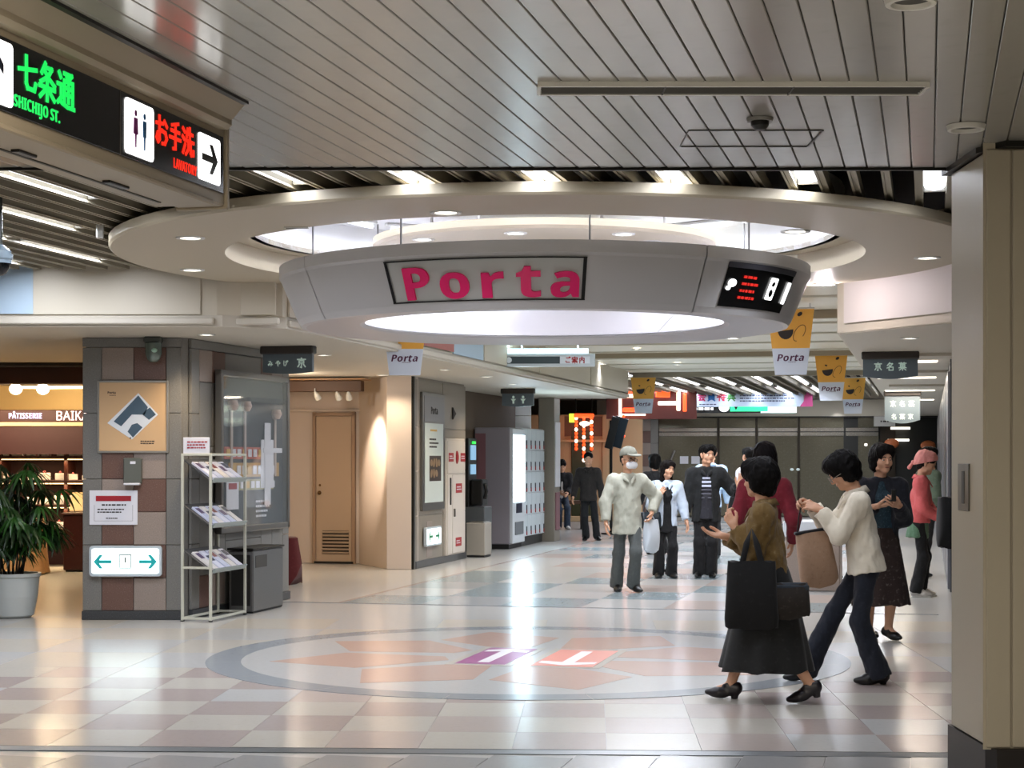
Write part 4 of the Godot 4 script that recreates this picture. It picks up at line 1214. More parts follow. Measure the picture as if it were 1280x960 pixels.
	part(n, "print", print_rows(0.22, 0.03, 1), mats.ink, Vector3(0, 0.025, 0.011)); part(n, "print", print_rows(0.28, 0.05, 2), mats.ink, Vector3(-0.01, -0.03, 0.011)); part(n, "print", print_rows(0.14, 0.02, 1), mats.ink, Vector3(0, -0.1, 0.011))
	for q in [[0, -0.125, 0.36, 0.002], [-0.18, -0.05, 0.002, 0.15], [0.18, -0.05, 0.002, 0.15]]: part(n, "rule", box(q[2], q[3], 0.001), mats.ink, Vector3(q[0], q[1], 0.0105))
	var x = thing("exit_light", "glowing white exit sign with two cyan arrows low on the stone pillar", "exit sign", at(-3.615, d, 0.554))
	part(x, "case", plate(round_rect(0.675, 0.285, 0.03), 0.05), mat("case_white", Color(0.74, 0.78, 0.80), 0.4), Vector3(0, 0, 0.0))
	part(x, "panel", plate(round_rect(0.63, 0.235, 0.02), 0.006), glow("exit_panel", Color(0.93, 1.0, 1.0), 0.9), Vector3(0, 0, 0.048))
	var cy = mat("exit_cyan", Color(0.10, 0.72, 0.72), 0.5)
	for s in [-1, 1]: part(x, "arrow", arrow(0.17, 0.003, 0.0 if s > 0 else PI), cy, Vector3(0.215 * s, -0.005, 0.053))
	for q in [[0, 0.06, 0.11, 0.008], [0, -0.065, 0.11, 0.006], [-0.055, 0, 0.008, 0.12], [0.055, 0, 0.008, 0.12], [0.0, 0.012, 0.012, 0.05]]: part(x, "door_mark", box(q[2], q[3], 0.003), mat("exit_grey", Color(0.30, 0.34, 0.32), 0.5), Vector3(q[0], q[1], 0.0565))
	area_light("exit_glow", at(-3.615, d - 0.06, 0.554), Vector2(0.6, 0.22), 0.03, Color(0.93, 1, 1), Vector3(0, PI, 0))
	# display window on the side
	var wy := -AL - 0.018
	var w = thing("display_window", "steel-framed display window full of food samples in the pillar's side", "display window", cd(-6.90, 17.95, 1.58), wy + PI / 2)
	for q in [[0, 0.77, 1.8, 0.06], [0, -0.77, 1.8, 0.06], [0.87, 0, 0.06, 1.6], [-0.87, 0, 0.06, 1.6]]: part(w, "frame", box(q[2], q[3], 0.07, 0.008), mat("steel", Color(0.52, 0.51, 0.49), 0.3, 0.8), Vector3(q[0], q[1], 0.03))
	part(w, "backing", box(1.7, 1.5, 0.01), mat("window_slate", Color(0.17, 0.20, 0.215), 0.5), Vector3(0, 0, 0.0))
	var glass = mat("pane_glass", Color(0.9, 0.95, 0.95, 0.05), 0.03)
	glass.transparency = BaseMaterial3D.TRANSPARENCY_ALPHA
	for q in [[-0.1, -0.01, 1.25, 0.11, Color(0.72, 0.33, 0.25)], [0.05, -0.18, 1.3, 0.13, Color(0.74, 0.58, 0.30)], [-0.05, -0.33, 1.2, 0.10, Color(0.62, 0.60, 0.42)]]:
		part(w, "sample_board", box(q[2], q[3] * 1.1, 0.012), mat("sample_%d" % int(q[2] * 1000), q[4], 0.5), Vector3(q[0], q[1], 0.012))
		for k in 9: part(w, "sample_card", box(0.09, q[3] * 0.7, 0.006, 0.001), mats.paper if k % 3 else mat("card_yellow", Color(0.82, 0.66, 0.32), 0.5), Vector3(q[0] - q[2] / 2 + 0.09 + k * 0.135, q[1], 0.022))
	for q in [[-0.56, 0.1, 0.62], [-0.22, 0.1, 0.62], [0.58, 0.05, 0.6]]:
		part(w, "sample_stand", box(0.05, q[2], 0.015, 0.003), mat("stand_white", Color(0.72, 0.66, 0.62), 0.5), Vector3(q[0], q[1], 0.022)); part(w, "stand_cap", lathe([Vector2(0.04, 0), Vector2(0.065, 0.05), Vector2(0.05, 0.1), Vector2(0, 0.1)], 12), mats.stand_white, Vector3(q[0], q[1] + q[2] / 2, 0.03))
	part(w, "price_strip", box(0.16, 0.85, 0.006), mats.paper, Vector3(0.36, -0.12, 0.028)); part(w, "price_strip", box(0.34, 0.5, 0.006), mats.paper, Vector3(0.36, -0.12, 0.024))
	part(w, "price_strip", box(0.5, 0.05, 0.006), mats.paper, Vector3(0.5, 0.02, 0.03)); part(w, "notice_card", box(0.3, 0.3, 0.006), mats.paper, Vector3(-0.55, -0.42, 0.028)); part(w, "notice_mark", box(0.2, 0.06, 0.004), mats.notice_red, Vector3(-0.55, -0.34, 0.032))
	part(w, "print", print_rows(0.4, 0.2, 4), mats.paper, Vector3(0.3, -0.58, 0.007))
	part(w, "pane", box(1.7, 1.5, 0.006), glass, Vector3(0, 0, 0.052))
	# leaflet rack and litter bin
	var r = thing("leaflet_rack", "white metal leaflet rack with three sloping trays before the pillar's display window", "leaflet rack", cd(-6.78, 16.72, 0), -AL)
	var tub = mat("rack_white", Color(0.76, 0.76, 0.70), 0.4)
	for sx in [-0.14, 0.14]:
		for sz in [-0.42, 0.42]:
			part(r, "post", box(0.025, 1.55, 0.025, 0.004), tub, Vector3(sx, 0.785, sz))
			part(r, "foot", box(0.03, 0.012, 0.03, 0.002), mats.black_rubber, Vector3(sx, 0.006, sz))
	for y in [0.03, 1.55]:
		for sx in [-0.14, 0.14]: part(r, "rail", box(0.022, 0.022, 0.84, 0.003), tub, Vector3(sx, y, 0))
		for sz in [-0.42, 0.42]: part(r, "rail", box(0.28, 0.022, 0.022, 0.003), tub, Vector3(0, y, sz))
	part(r, "rail", box(0.28, 0.022, 0.022, 0.003), tub, Vector3(0, 0.50, 0.42))
	part(r, "header", box(0.26, 0.15, 0.012, 0.002), mats.paper, Vector3(0, 1.635, 0.42)); part(r, "header_print", print_rows(0.18, 0.08, 3), mats.notice_red, Vector3(0, 1.64, 0.428))
	var tilt := Basis(Vector3.FORWARD, 0.62)
	var row_name := ["top", "middle", "bottom"]
	for k in 3:
		var c := Vector3(0.0, 1.40 - k * 0.42, 0)
		var tr := part(r, "tray", box(0.36, 0.012, 0.80, 0.002), mat("tray_grey", Color(0.33, 0.33, 0.33), 0.4, 0.3), c)
		tr.basis = tilt
		var lp := part(r, "tray_lip", box(0.012, 0.05, 0.80, 0.002), mat("tray_glass", Color(0.55, 0.60, 0.60), 0.2), c + tilt * Vector3(0.18, 0.02, 0))
		lp.basis = tilt
		for q in 5:
			var pos: Vector3 = r.position + Basis(Vector3.UP, -AL) * (c + tilt * Vector3(0.03, 0.018, 0.30 - q * 0.15))
			var col: Color = [Color(0.85, 0.85, 0.9), Color(0.78, 0.8, 0.88), Color(0.88, 0.86, 0.84)][(q + k) % 3]
			var t = thing("leaflet", "pale leaflet pile in the %s tray of the rack, %s from its near end" % [row_name[k], ["first", "second", "third", "fourth", "fifth"][q]], "leaflet", pos, 0.0, "leaflets in the rack")
			t.basis = Basis(Vector3.UP, -AL) * tilt
			part(t, "pages", box(0.27, 0.02, 0.115, 0.001), mat("leaflet_%d" % ((q + k) % 3), col, 0.5))
			part(t, "cover_print", box(0.08, 0.001, 0.09), mat("leaflet_ink_%d" % (q % 3), [Color(0.36, 0.30, 0.42), Color(0.22, 0.25, 0.33), Color(0.5, 0.27, 0.27)][q % 3], 0.5), Vector3(-0.07 + 0.05 * (q % 2), 0.0108, 0))
	var lb = thing("litter_bin", "brushed-steel litter bin with a dark lid behind the leaflet rack", "bin", cd(-6.74, 17.66, 0), -AL)
	part(lb, "body", box(0.26, 0.60, 0.82, 0.012), speckle("bin_steel", Color(0.46, 0.46, 0.46), 0.1, 0.04, 6.0, 0.35, 0.7), Vector3(0, 0.31, 0))
	part(lb, "lid", box(0.28, 0.02, 0.86, 0.006), mats.dark_trim, Vector3(0, 0.625, 0)); part(lb, "base", box(0.25, 0.03, 0.8, 0.005), mats.black_rubber, Vector3(0, 0.015, 0))
	part(lb, "slot", box(0.005, 0.12, 0.3), mats.vent_dark, Vector3(0.131, 0.5, 0.2)); part(lb, "end_panel", box(0.2, 0.5, 0.01, 0.004), mat("bin_dark", Color(0.12, 0.12, 0.12), 0.4), Vector3(0, 0.32, 0.41))

func hanging_sign(pos: Vector3, w: float, h: float, label: String, rows: Array, bulge := 0.02):
	var t = thing("hanging_sign", label, "sign", pos, -AL, "dark hanging signs along the shop fronts")
	part(t, "head_rail", box(w + 0.03, 0.08, 0.14, 0.01), mat("sign_rail", Color(0.20, 0.175, 0.155), 0.5), Vector3(0, -0.04, 0))
	var pts := [Vector2(-w / 2, -0.08), Vector2(w / 2, -0.08), Vector2(w / 2, -h)]
	for k in range(1, 12):
		var u := k / 12.0
		pts.append(Vector2(w / 2 - w * u, -h - bulge * sin(u * PI)))
	pts.append(Vector2(-w / 2, -h))
	part(t, "board", plate(pts, 0.05), mat("sign_slate", Color(0.37, 0.42, 0.45), 0.4), Vector3(0, 0, -0.025))
	for r in rows:
		var m := strokes(r[0], r[1], 0.004, 0.13, 1.5)
		var ww: float = r[1] * (1.5 * (r[0].length() - 1) + 1.0)
		part(t, "characters", m, glow("sign_letter", Color(0.78, 0.86, 0.82), 0.12), Vector3(-ww / 2 + r[2], r[3], 0.026))

func recess():
	var wall = mat("recess_cream", Color(0.78, 0.735, 0.70), 0.6)
	var br = mat("beam_brown", Color(0.30, 0.20, 0.13), 0.6)
	var a := Basis(Vector3.UP, -AL)
	# back wall square to the corridor, then the wing that runs out to the next pillar
	var bw := struct("wall_back", box(2.6, SOFFIT, 0.12), wall, at(-3.42, 25.83, SOFFIT / 2) , -AL)
	struct("trim_1", box(1.6, 0.04, 0.03, 0.004), wall, at(-2.9, 25.63, 2.22), -AL)
	var wing := struct("wall_right", prism([Vector2(-2.27, 25.62), Vector2(-1.72, 24.2), Vector2(-1.38, 24.12), Vector2(-1.30, 24.4), Vector2(-1.6, 24.5), Vector2(-2.1, 25.8)], 0, SOFFIT), wall)
	var dr := struct("door_1", box(0.54, 2.12, 0.05, 0.004), mat("door_tan", Color(0.68, 0.60, 0.52), 0.5), at(-2.58, 25.545, 1.075), -AL)
	for s in [-0.3, 0.3]: part(dr, "jamb", box(0.05, 2.2, 0.07, 0.004), mat("jamb_tan", Color(0.60, 0.50, 0.42), 0.5), Vector3(s, 0.02, 0.0))
	part(dr, "head_jamb", box(0.64, 0.05, 0.07, 0.004), mats.jamb_tan, Vector3(0, 1.09, 0))
	part(dr, "louvre_backing", box(0.40, 0.34, 0.01), mat("louvre_dark", Color(0.10, 0.08, 0.06), 0.6), Vector3(0.03, -0.77, 0.026))
	for k in 7: part(dr, "louvre_slat", box(0.42, 0.028, 0.012, 0.002), mats.door_tan, Vector3(0.03, -0.92 + k * 0.05, 0.036), Vector3(0.5, 0, 0))
	part(dr, "handle", ball(0.03), mat("brass", Color(0.42, 0.31, 0.18), 0.3, 0.8), Vector3(-0.21, -0.05, 0.05)); part(dr, "lock", ball(0.018, 0.018, 0.008), mats.brass, Vector3(-0.21, 0.06, 0.03))
	part(dr, "sill", box(0.6, 0.03, 0.06), mats.black_rubber, Vector3(0, -1.06, 0.01))
	# brown beam with three small spot lamps
	var b = thing("ceiling_beam", "brown wooden beam under the soffit in front of the beige service door", "beam", at(-2.75, 24.4, 2.54), -AL * 0.7)
	part(b, "beam", box(2.3, 0.15, 0.16, 0.008), br, Vector3(-0.45, -0.02, 0)); part(b, "cover_board", box(2.4, 0.02, 0.4, 0.004), mat("board_tan", Color(0.62, 0.47, 0.32), 0.5), Vector3(-0.45, 0.075, -0.1))
	for i in 3:
		var p := at(-2.72 + i * 0.16 + (0.14 if i > 0 else 0.0), 24.28, 2.44)
		var t = thing("spot_lamp", "small pale spot lamp under the brown beam, %s of three" % ["leftmost", "middle", "rightmost"][i], "lamp", p, 0.3 * i, "spot lamps under the brown beam")
		part(t, "stem", tube([Vector3(0, 0.05, 0), Vector3(0, -0.01, 0)], 0.008, 6), mats.white_enamel)
		part(t, "shade", lathe([Vector2(0.02, -0.12), Vector2(0.045, -0.12), Vector2(0.04, -0.06), Vector2(0.015, 0.0), Vector2(0, 0.0)], 14), mats.white_enamel, Vector3.ZERO, Vector3(0.5, 0, 0.4))
	spot("wall_spot", at(-2.45, 23.9, 2.40), at(-1.88, 24.6, 1.62), 3.6, Color(1.0, 0.90, 0.80), 25.0, 0.04)
	omni("unseen_recess_lamp", at(-3.0, 23.2, 2.45), 0.55, Color(1.0, 0.93, 0.85), 0.1)  # unseen lamp placed to light the recess walls
	var cl = thing("draped_stool", "dark red cloth hanging over a small stool behind the stone pillar", "stool", at(-2.86, 21.4, 0), 0.2)
	var st := begin()
	var rings := []
	for k in 6:
		var ring := []
		for i in 20:
			var an := TAU * i / 20
			var sq: float = 1.0 / maxf(absf(cos(an)), absf(sin(an)))
			var r: float = 0.24 * minf(sq, 1.25) * (1.0 + 0.05 * k + 0.05 * k / 5.0 * sin(an * 4 + 1))
			ring.append(Vector3(cos(an) * r, 0.56 - 0.09 * k * (1.0 + 0.35 * sin(an * 4 + 0.6)), -sin(an) * r))
		rings.append(ring)
	rings.reverse()
	add_loft(st, rings)
	st.generate_normals()
	part(cl, "cloth", st.commit(), cloth("red_cloth", Color(0.30, 0.035, 0.05)))
	for s in [[-1, -1], [1, -1], [1, 1], [-1, 1]]: part(cl, "leg", box(0.03, 0.5, 0.03), br, Vector3(0.15 * s[0], 0.25, 0.15 * s[1]))
	hanging_sign(at(-2.262, 17.8, SOFFIT), 0.53, 0.26, "dark hanging sign with pale characters beside the stone pillar", [["みやげ", 0.055, -0.1, -0.2], ["京", 0.10, 0.15, -0.22]])
	hanging_sign(at(0.097, 28.4, SOFFIT), 0.52, 0.27, "dark hanging sign with two pale pictograms over the coin lockers", [])
	var hs2 = get_child(get_child_count() - 1)
	for q in [[-0.07, 1.0], [0.09, -1.0]]:
		part(hs2, "pictogram", plate(oval(0.02, 0.022), 0.004), mats.sign_letter, Vector3(q[0], -0.135, 0.026)); part(hs2, "pictogram", plate([Vector2(-0.045 * q[1], -0.165), Vector2(0.045 * q[1], -0.165), Vector2(0.015 * q[1], -0.2), Vector2(0.014 * q[1], -0.24), Vector2(-0.014 * q[1], -0.24), Vector2(-0.015 * q[1], -0.2)], 0.004), mats.sign_letter, Vector3(q[0], 0, 0.026))

func stone_wall():
	var g = speckle("wall_stone", Color(0.53, 0.50, 0.45), 0.12, 0.06, 3.0, 0.35)
	var body := struct("wall_left", prism(turned([Vector2(-1.37, 24.15), cv(-7.09, 26.9), cv(-7.9, 27.1), Vector2(-2.2, 25.9), Vector2(-1.6, 24.5)]), 0, SOFFIT), g, Vector3.ZERO, -AL)
	var S := Node3D.new(); S.name = "stone_facing"; S.position = Basis(Vector3.UP, AL) * cd(-7.09, 24.12); S.rotation.y = PI / 2; body.add_child(S)
	for q in [[0.0, 0.12, "d"], [0.16, 1.56, "g"], [1.58, 2.85, "g"]]:
		if q[2] == "d":
			part(S, "steel_jamb", box(0.05, SOFFIT, 0.06, 0.004), mats.dark_trim, Vector3(0.03, SOFFIT / 2, 0.01)); part(S, "steel_jamb", box(0.04, SOFFIT, 0.05, 0.004), mats.steel, Vector3(0.095, SOFFIT / 2, 0.01))
			continue
		for y in [[0.1, 0.72], [0.73, 1.34], [1.35, 1.95], [1.96, 2.62]]:
			part(S, "stone_block", box(q[1] - q[0], y[1] - y[0], 0.03, 0.004), g, Vector3((q[0] + q[1]) / 2, (y[0] + y[1]) / 2, 0.005))
	part(S, "stone_block", box(0.28, 0.5, 0.03, 0.004), granite("pink"), Vector3(0.85, 0.38, 0.009))
	part(S, "plinth", box(2.7, 0.1, 0.05, 0.005), granite("dark"), Vector3(1.5, 0.05, 0.01))
	var yaw := PI / 2 - AL
	var p = thing("poster_case", "tall steel poster case with a pale poster beside the service recess", "poster", cd(-7.05, 25.05, 1.62), yaw)
	part(p, "case", box(1.15, 1.66, 0.04, 0.006), mats.steel)
	part(p, "top_panel", box(1.0, 0.36, 0.01), mat("case_grey", Color(0.50, 0.50, 0.50), 0.4), Vector3(0, 0.6, 0.02)); part(p, "title", latin("Porta", 0.1, 0.003), mats.ink, Vector3(0, 0.58, 0.026))
	part(p, "sheet", box(0.95, 1.12, 0.004), mat("poster_pale", Color(0.78, 0.82, 0.80), 0.5), Vector3(0, -0.16, 0.022))
	part(p, "picture", box(0.6, 0.36, 0.003), mat("picture_brown", Color(0.22, 0.17, 0.14), 0.5), Vector3(0.05, -0.24, 0.025))
	for k in 7: part(p, "picture_shape", plate(oval(0.07, 0.05, 10, k), 0.002), mat("picture_tan", Color(0.55, 0.45, 0.33), 0.5), Vector3(-0.16 + (k % 4) * 0.13, -0.16 - (k / 4) * 0.15, 0.027))
	part(p, "print", print_rows(0.5, 0.16, 3), mats.ink, Vector3(0, 0.12, 0.025)); part(p, "print", print_rows(0.4, 0.06, 1), mats.card_yellow, Vector3(0, 0.3, 0.025))
	var e = thing("exit_light", "small glowing exit sign with green arrows low beside the service recess", "exit sign", cd(-7.05, 24.98, 0.42), yaw)
	part(e, "case", plate(round_rect(0.78, 0.27, 0.03), 0.04), mats.case_white, Vector3(0, 0, 0)); part(e, "panel", plate(round_rect(0.72, 0.22, 0.02), 0.005), mats.exit_panel, Vector3(0, 0, 0.039))
	part(e, "arrow", arrow(0.2, 0.003), mat("exit_green", Color(0.15, 0.55, 0.36), 0.5), Vector3(0.18, 0, 0.044)); part(e, "arrow", arrow(0.2, 0.003, PI), mats.exit_green, Vector3(-0.18, 0, 0.044))
	var h = thing("hydrant_cabinet", "white fire hydrant cabinet with red labels in the stone wall", "hydrant cabinet", cd(-7.055, 26.22, 0.96), yaw)
	var wh = mat("cabinet_white", Color(0.80, 0.77, 0.73), 0.4)
	part(h, "body", box(1.02, 1.72, 0.04, 0.005), wh)
	part(h, "door", box(0.70, 1.16, 0.02, 0.004), wh, Vector3(0.13, -0.26, 0.025)); part(h, "panel", box(0.24, 1.16, 0.018, 0.004), wh, Vector3(-0.36, -0.26, 0.024)); part(h, "door", box(0.96, 0.48, 0.02, 0.004), wh, Vector3(0, 0.58, 0.025))
	var rd = mat("label_red", Color(0.62, 0.10, 0.11), 0.5)
	for q in [[-0.32, 0.58, 0.26, 0.13], [0.35, 0.58, 0.26, 0.13], [0.12, 0.12, 0.34, 0.14], [0.1, -0.68, 0.32, 0.13]]:
		var l := part(h, "label", box(q[2], q[3], 0.004), rd, Vector3(q[0], q[1], 0.037))
		part(l, "print", print_rows(q[2] * 0.8, q[3] * 0.5, 2), mats.paper, Vector3(0, 0, 0.002))
	part(h, "bell", ball(0.06, 0.1, 0.03), rd, Vector3(0.0, 0.58, 0.036)); part(h, "pull", box(0.03, 0.4, 0.02, 0.004), mats.dark_plastic, Vector3(-0.36, 0.08, 0.04)); part(h, "handle", box(0.04, 0.12, 0.03, 0.004), mats.steel, Vector3(-0.16, -0.24, 0.045))
	solo("direction_mark", plate([Vector2(-0.08, 0.09), Vector2(0.1, 0.0), Vector2(-0.08, -0.09)], 0.012), mats.ink, cd(-7.06, 26.2, 2.19), yaw, "small dark triangle mark on the stone wall above the hydrant cabinet", "mark")
	# nook with the telephone, the ash bin, the vending machine and the lockers
	struct("wall_left", box(0.1, SOFFIT, 7.3), mat("nook_brown", Color(0.33, 0.27, 0.20), 0.6), cd(-7.75, 30.4, SOFFIT / 2), -AL)
	var t = thing("pay_phone", "black pay phone on a grey stand between the stone wall and the vending machine", "telephone", cd(-7.25, 28.35, 0), yaw)
	part(t, "stand", box(0.5, 0.75, 0.34, 0.01), mat("stand_grey", Color(0.36, 0.38, 0.39), 0.4, 0.3), Vector3(0, 0.375, 0)); part(t, "back_board", box(0.52, 1.1, 0.06, 0.008), mats.dark_plastic, Vector3(0, 1.3, -0.12))
	part(t, "set", box(0.36, 0.42, 0.2, 0.02), mats.dark_plastic, Vector3(0, 0.98, 0.02)); part(t, "screen", box(0.3, 0.24, 0.02, 0.004), glow("phone_screen", Color(0.55, 0.72, 0.85), 0.4), Vector3(0, 1.62, -0.08)); part(t, "screen", box(0.3, 0.16, 0.02, 0.004), mats.phone_screen, Vector3(0, 1.35, -0.08))
	part(t, "lamp", box(0.16, 0.04, 0.02), glow("green_led", Color(0.2, 0.9, 0.3), 1.0), Vector3(0.05, 1.78, -0.08)); part(t, "handset", tube([Vector3(-0.1, 1.12, 0.14), Vector3(-0.12, 1.0, 0.17), Vector3(-0.1, 0.88, 0.14)], 0.028, 8), mats.black_rubber); part(t, "key_pad", box(0.14, 0.14, 0.01), mats.steel, Vector3(0.07, 1.0, 0.125))
	var a = thing("ash_bin", "small pale square ash bin at the end of the stone wall", "bin", cd(-6.98, 27.35, 0), -AL)
	part(a, "body", box(0.30, 0.50, 0.42, 0.01), mat("ash_pale", Color(0.60, 0.58, 0.54), 0.5), Vector3(0, 0.28, 0)); part(a, "base", box(0.28, 0.03, 0.4), mats.black_rubber, Vector3(0, 0.015, 0)); part(a, "tray", box(0.26, 0.02, 0.38, 0.004), mats.steel, Vector3(0, 0.535, 0))
	var v = thing("vending_machine", "tall pale vending machine with a lit front between the pay phone and the lockers", "vending machine", cd(-7.36, 30.15, 0), -AL)
	part(v, "body", box(0.62, 1.98, 0.92, 0.02), mat("machine_grey", Color(0.56, 0.54, 0.57), 0.35), Vector3(0, 1.06, 0)); part(v, "front", box(0.06, 1.94, 0.9, 0.01), mat("machine_white", Color(0.8, 0.82, 0.84), 0.35), Vector3(0.33, 1.06, 0))
	part(v, "base", box(0.6, 0.08, 0.9), mats.black_rubber, Vector3(-0.01, 0.04, 0)); part(v, "side_poster", box(0.18, 1.0, 0.004), mat("machine_pink", Color(0.52, 0.36, 0.38), 0.5), Vector3(-0.2, 1.45, 0.461))
	for k in 7: part(v, "display_row", box(0.012, 0.15, 0.84), glow("machine_glow", Color(0.85, 0.95, 1.0), 3.0), Vector3(0.366, 0.86 + k * 0.165, 0))
	part(v, "coin_panel", box(0.012, 0.16, 0.4), mat("coin_navy", Color(0.06, 0.10, 0.2), 0.3), Vector3(0.366, 0.68, 0)); part(v, "pick_up_flap", box(0.02, 0.22, 0.6, 0.005), mat("flap", Color(0.42, 0.44, 0.46), 0.3), Vector3(0.366, 0.34, 0))
	area_light("machine_light", cd(-6.95, 30.24, 1.4), Vector2(0.8, 1.1), 3.0, Color(0.8, 0.93, 1.0), Vector3(0, -AL - PI / 2, 0))
	var L = thing("coin_lockers", "bank of white coin lockers with keys beside the vending machine", "lockers", cd(-7.33, 31.52, 0), yaw)
	part(L, "carcass", box(1.76, 1.90, 0.52, 0.01), mats.machine_white, Vector3(0, 1.11, 0)); part(L, "base", box(1.7, 0.16, 0.48), mats.bin_dark, Vector3(0, 0.08, 0))
	for i in 5:
		for j in 5:
			var dd := part(L, "locker_door", box(0.34, 0.365, 0.02, 0.005), mat("locker_white", Color(0.78, 0.82, 0.84), 0.35), Vector3(-0.704 + i * 0.352, 0.35 + j * 0.378, 0.268))
			part(dd, "lock", box(0.05, 0.09, 0.012, 0.003), mat("lock_grey", Color(0.20, 0.21, 0.24), 0.4, 0.4), Vector3(0.11, -0.06, 0.014)); part(dd, "key_tag", box(0.035, 0.07, 0.014, 0.003), mats.label_red, Vector3(0.11, -0.13, 0.016))
	for k in 2: solo("locker_sign", box(0.28, 0.22, 0.03, 0.003), mats.paper, cd(-7.2, 31.3, 2.17 + k * 0.23), 0.05, "white card standing on the coin lockers, %s of two" % ["lower", "upper"][k], "sign", "cards on the coin lockers")
	var ep = thing("end_post", "narrow stone post with a white board at the far end of the lockers", "post", cd(-7.05, 32.75, 0), -AL)
	part(ep, "post", box(0.3, SOFFIT, 0.5, 0.01), g, Vector3(0, SOFFIT / 2, 0)); part(ep, "board", box(0.02, 1.2, 0.4, 0.004), mats.paper, Vector3(0.16, 1.6, 0)); part(ep, "pink_panel", box(0.02, 0.7, 0.34, 0.004), mats.machine_pink, Vector3(0.16, 0.55, 0))

# world (x, d) points as seen from a node turned along the corridor
func turned(pts: Array) -> Array:
	var out := []
	for p in pts: out.append(Vector2(p.x * cos(AL) - p.y * sin(AL), p.x * sin(AL) + p.y * cos(AL)))
	return out
func cv(x0: float, d: float) -> Vector2: return Vector2(x0 + TA * d, d)

func build_corridor():
	# light box hung under the corridor ceiling
	var t = thing("light_box_sign", "white hanging light box with a grey band and red characters", "sign", at(0.46, 23.5, 2.83), -0.03)
	part(t, "case", box(1.30, 0.17, 0.16, 0.01), mats.case_white); part(t, "top", box(1.12, 0.07, 0.12, 0.006), glow("box_top", Color(0.8, 0.93, 1.0), 0.9), Vector3(0, 0.12, 0))
	part(t, "band", box(1.14, 0.095, 0.006), mat("band_slate", Color(0.20, 0.26, 0.28), 0.4), Vector3(0, 0, 0.08)); part(t, "emblem", plate(oval(0.04, 0.04), 0.004), mats.map_white, Vector3(-0.5, 0, 0.083))
	part(t, "red_field", box(0.4, 0.095, 0.003), mats.map_white, Vector3(0.38, 0, 0.083)); part(t, "characters", strokes("ご案内", 0.085, 0.003, 0.14), mats.label_red, Vector3(0.24, -0.042, 0.0845))
	for s in [-0.33, 0.42]: part(t, "rod", tube([Vector3(s, 0.15, 0), Vector3(s, 0.35, 0)], 0.012, 6), mats.white_enamel)
	area_light("light_box_glow", at(0.46, 23.5, 3.0), Vector2(1.1, 0.1), 0.4, Color(0.8, 0.93, 1), Vector3(PI / 2, 0, 0))

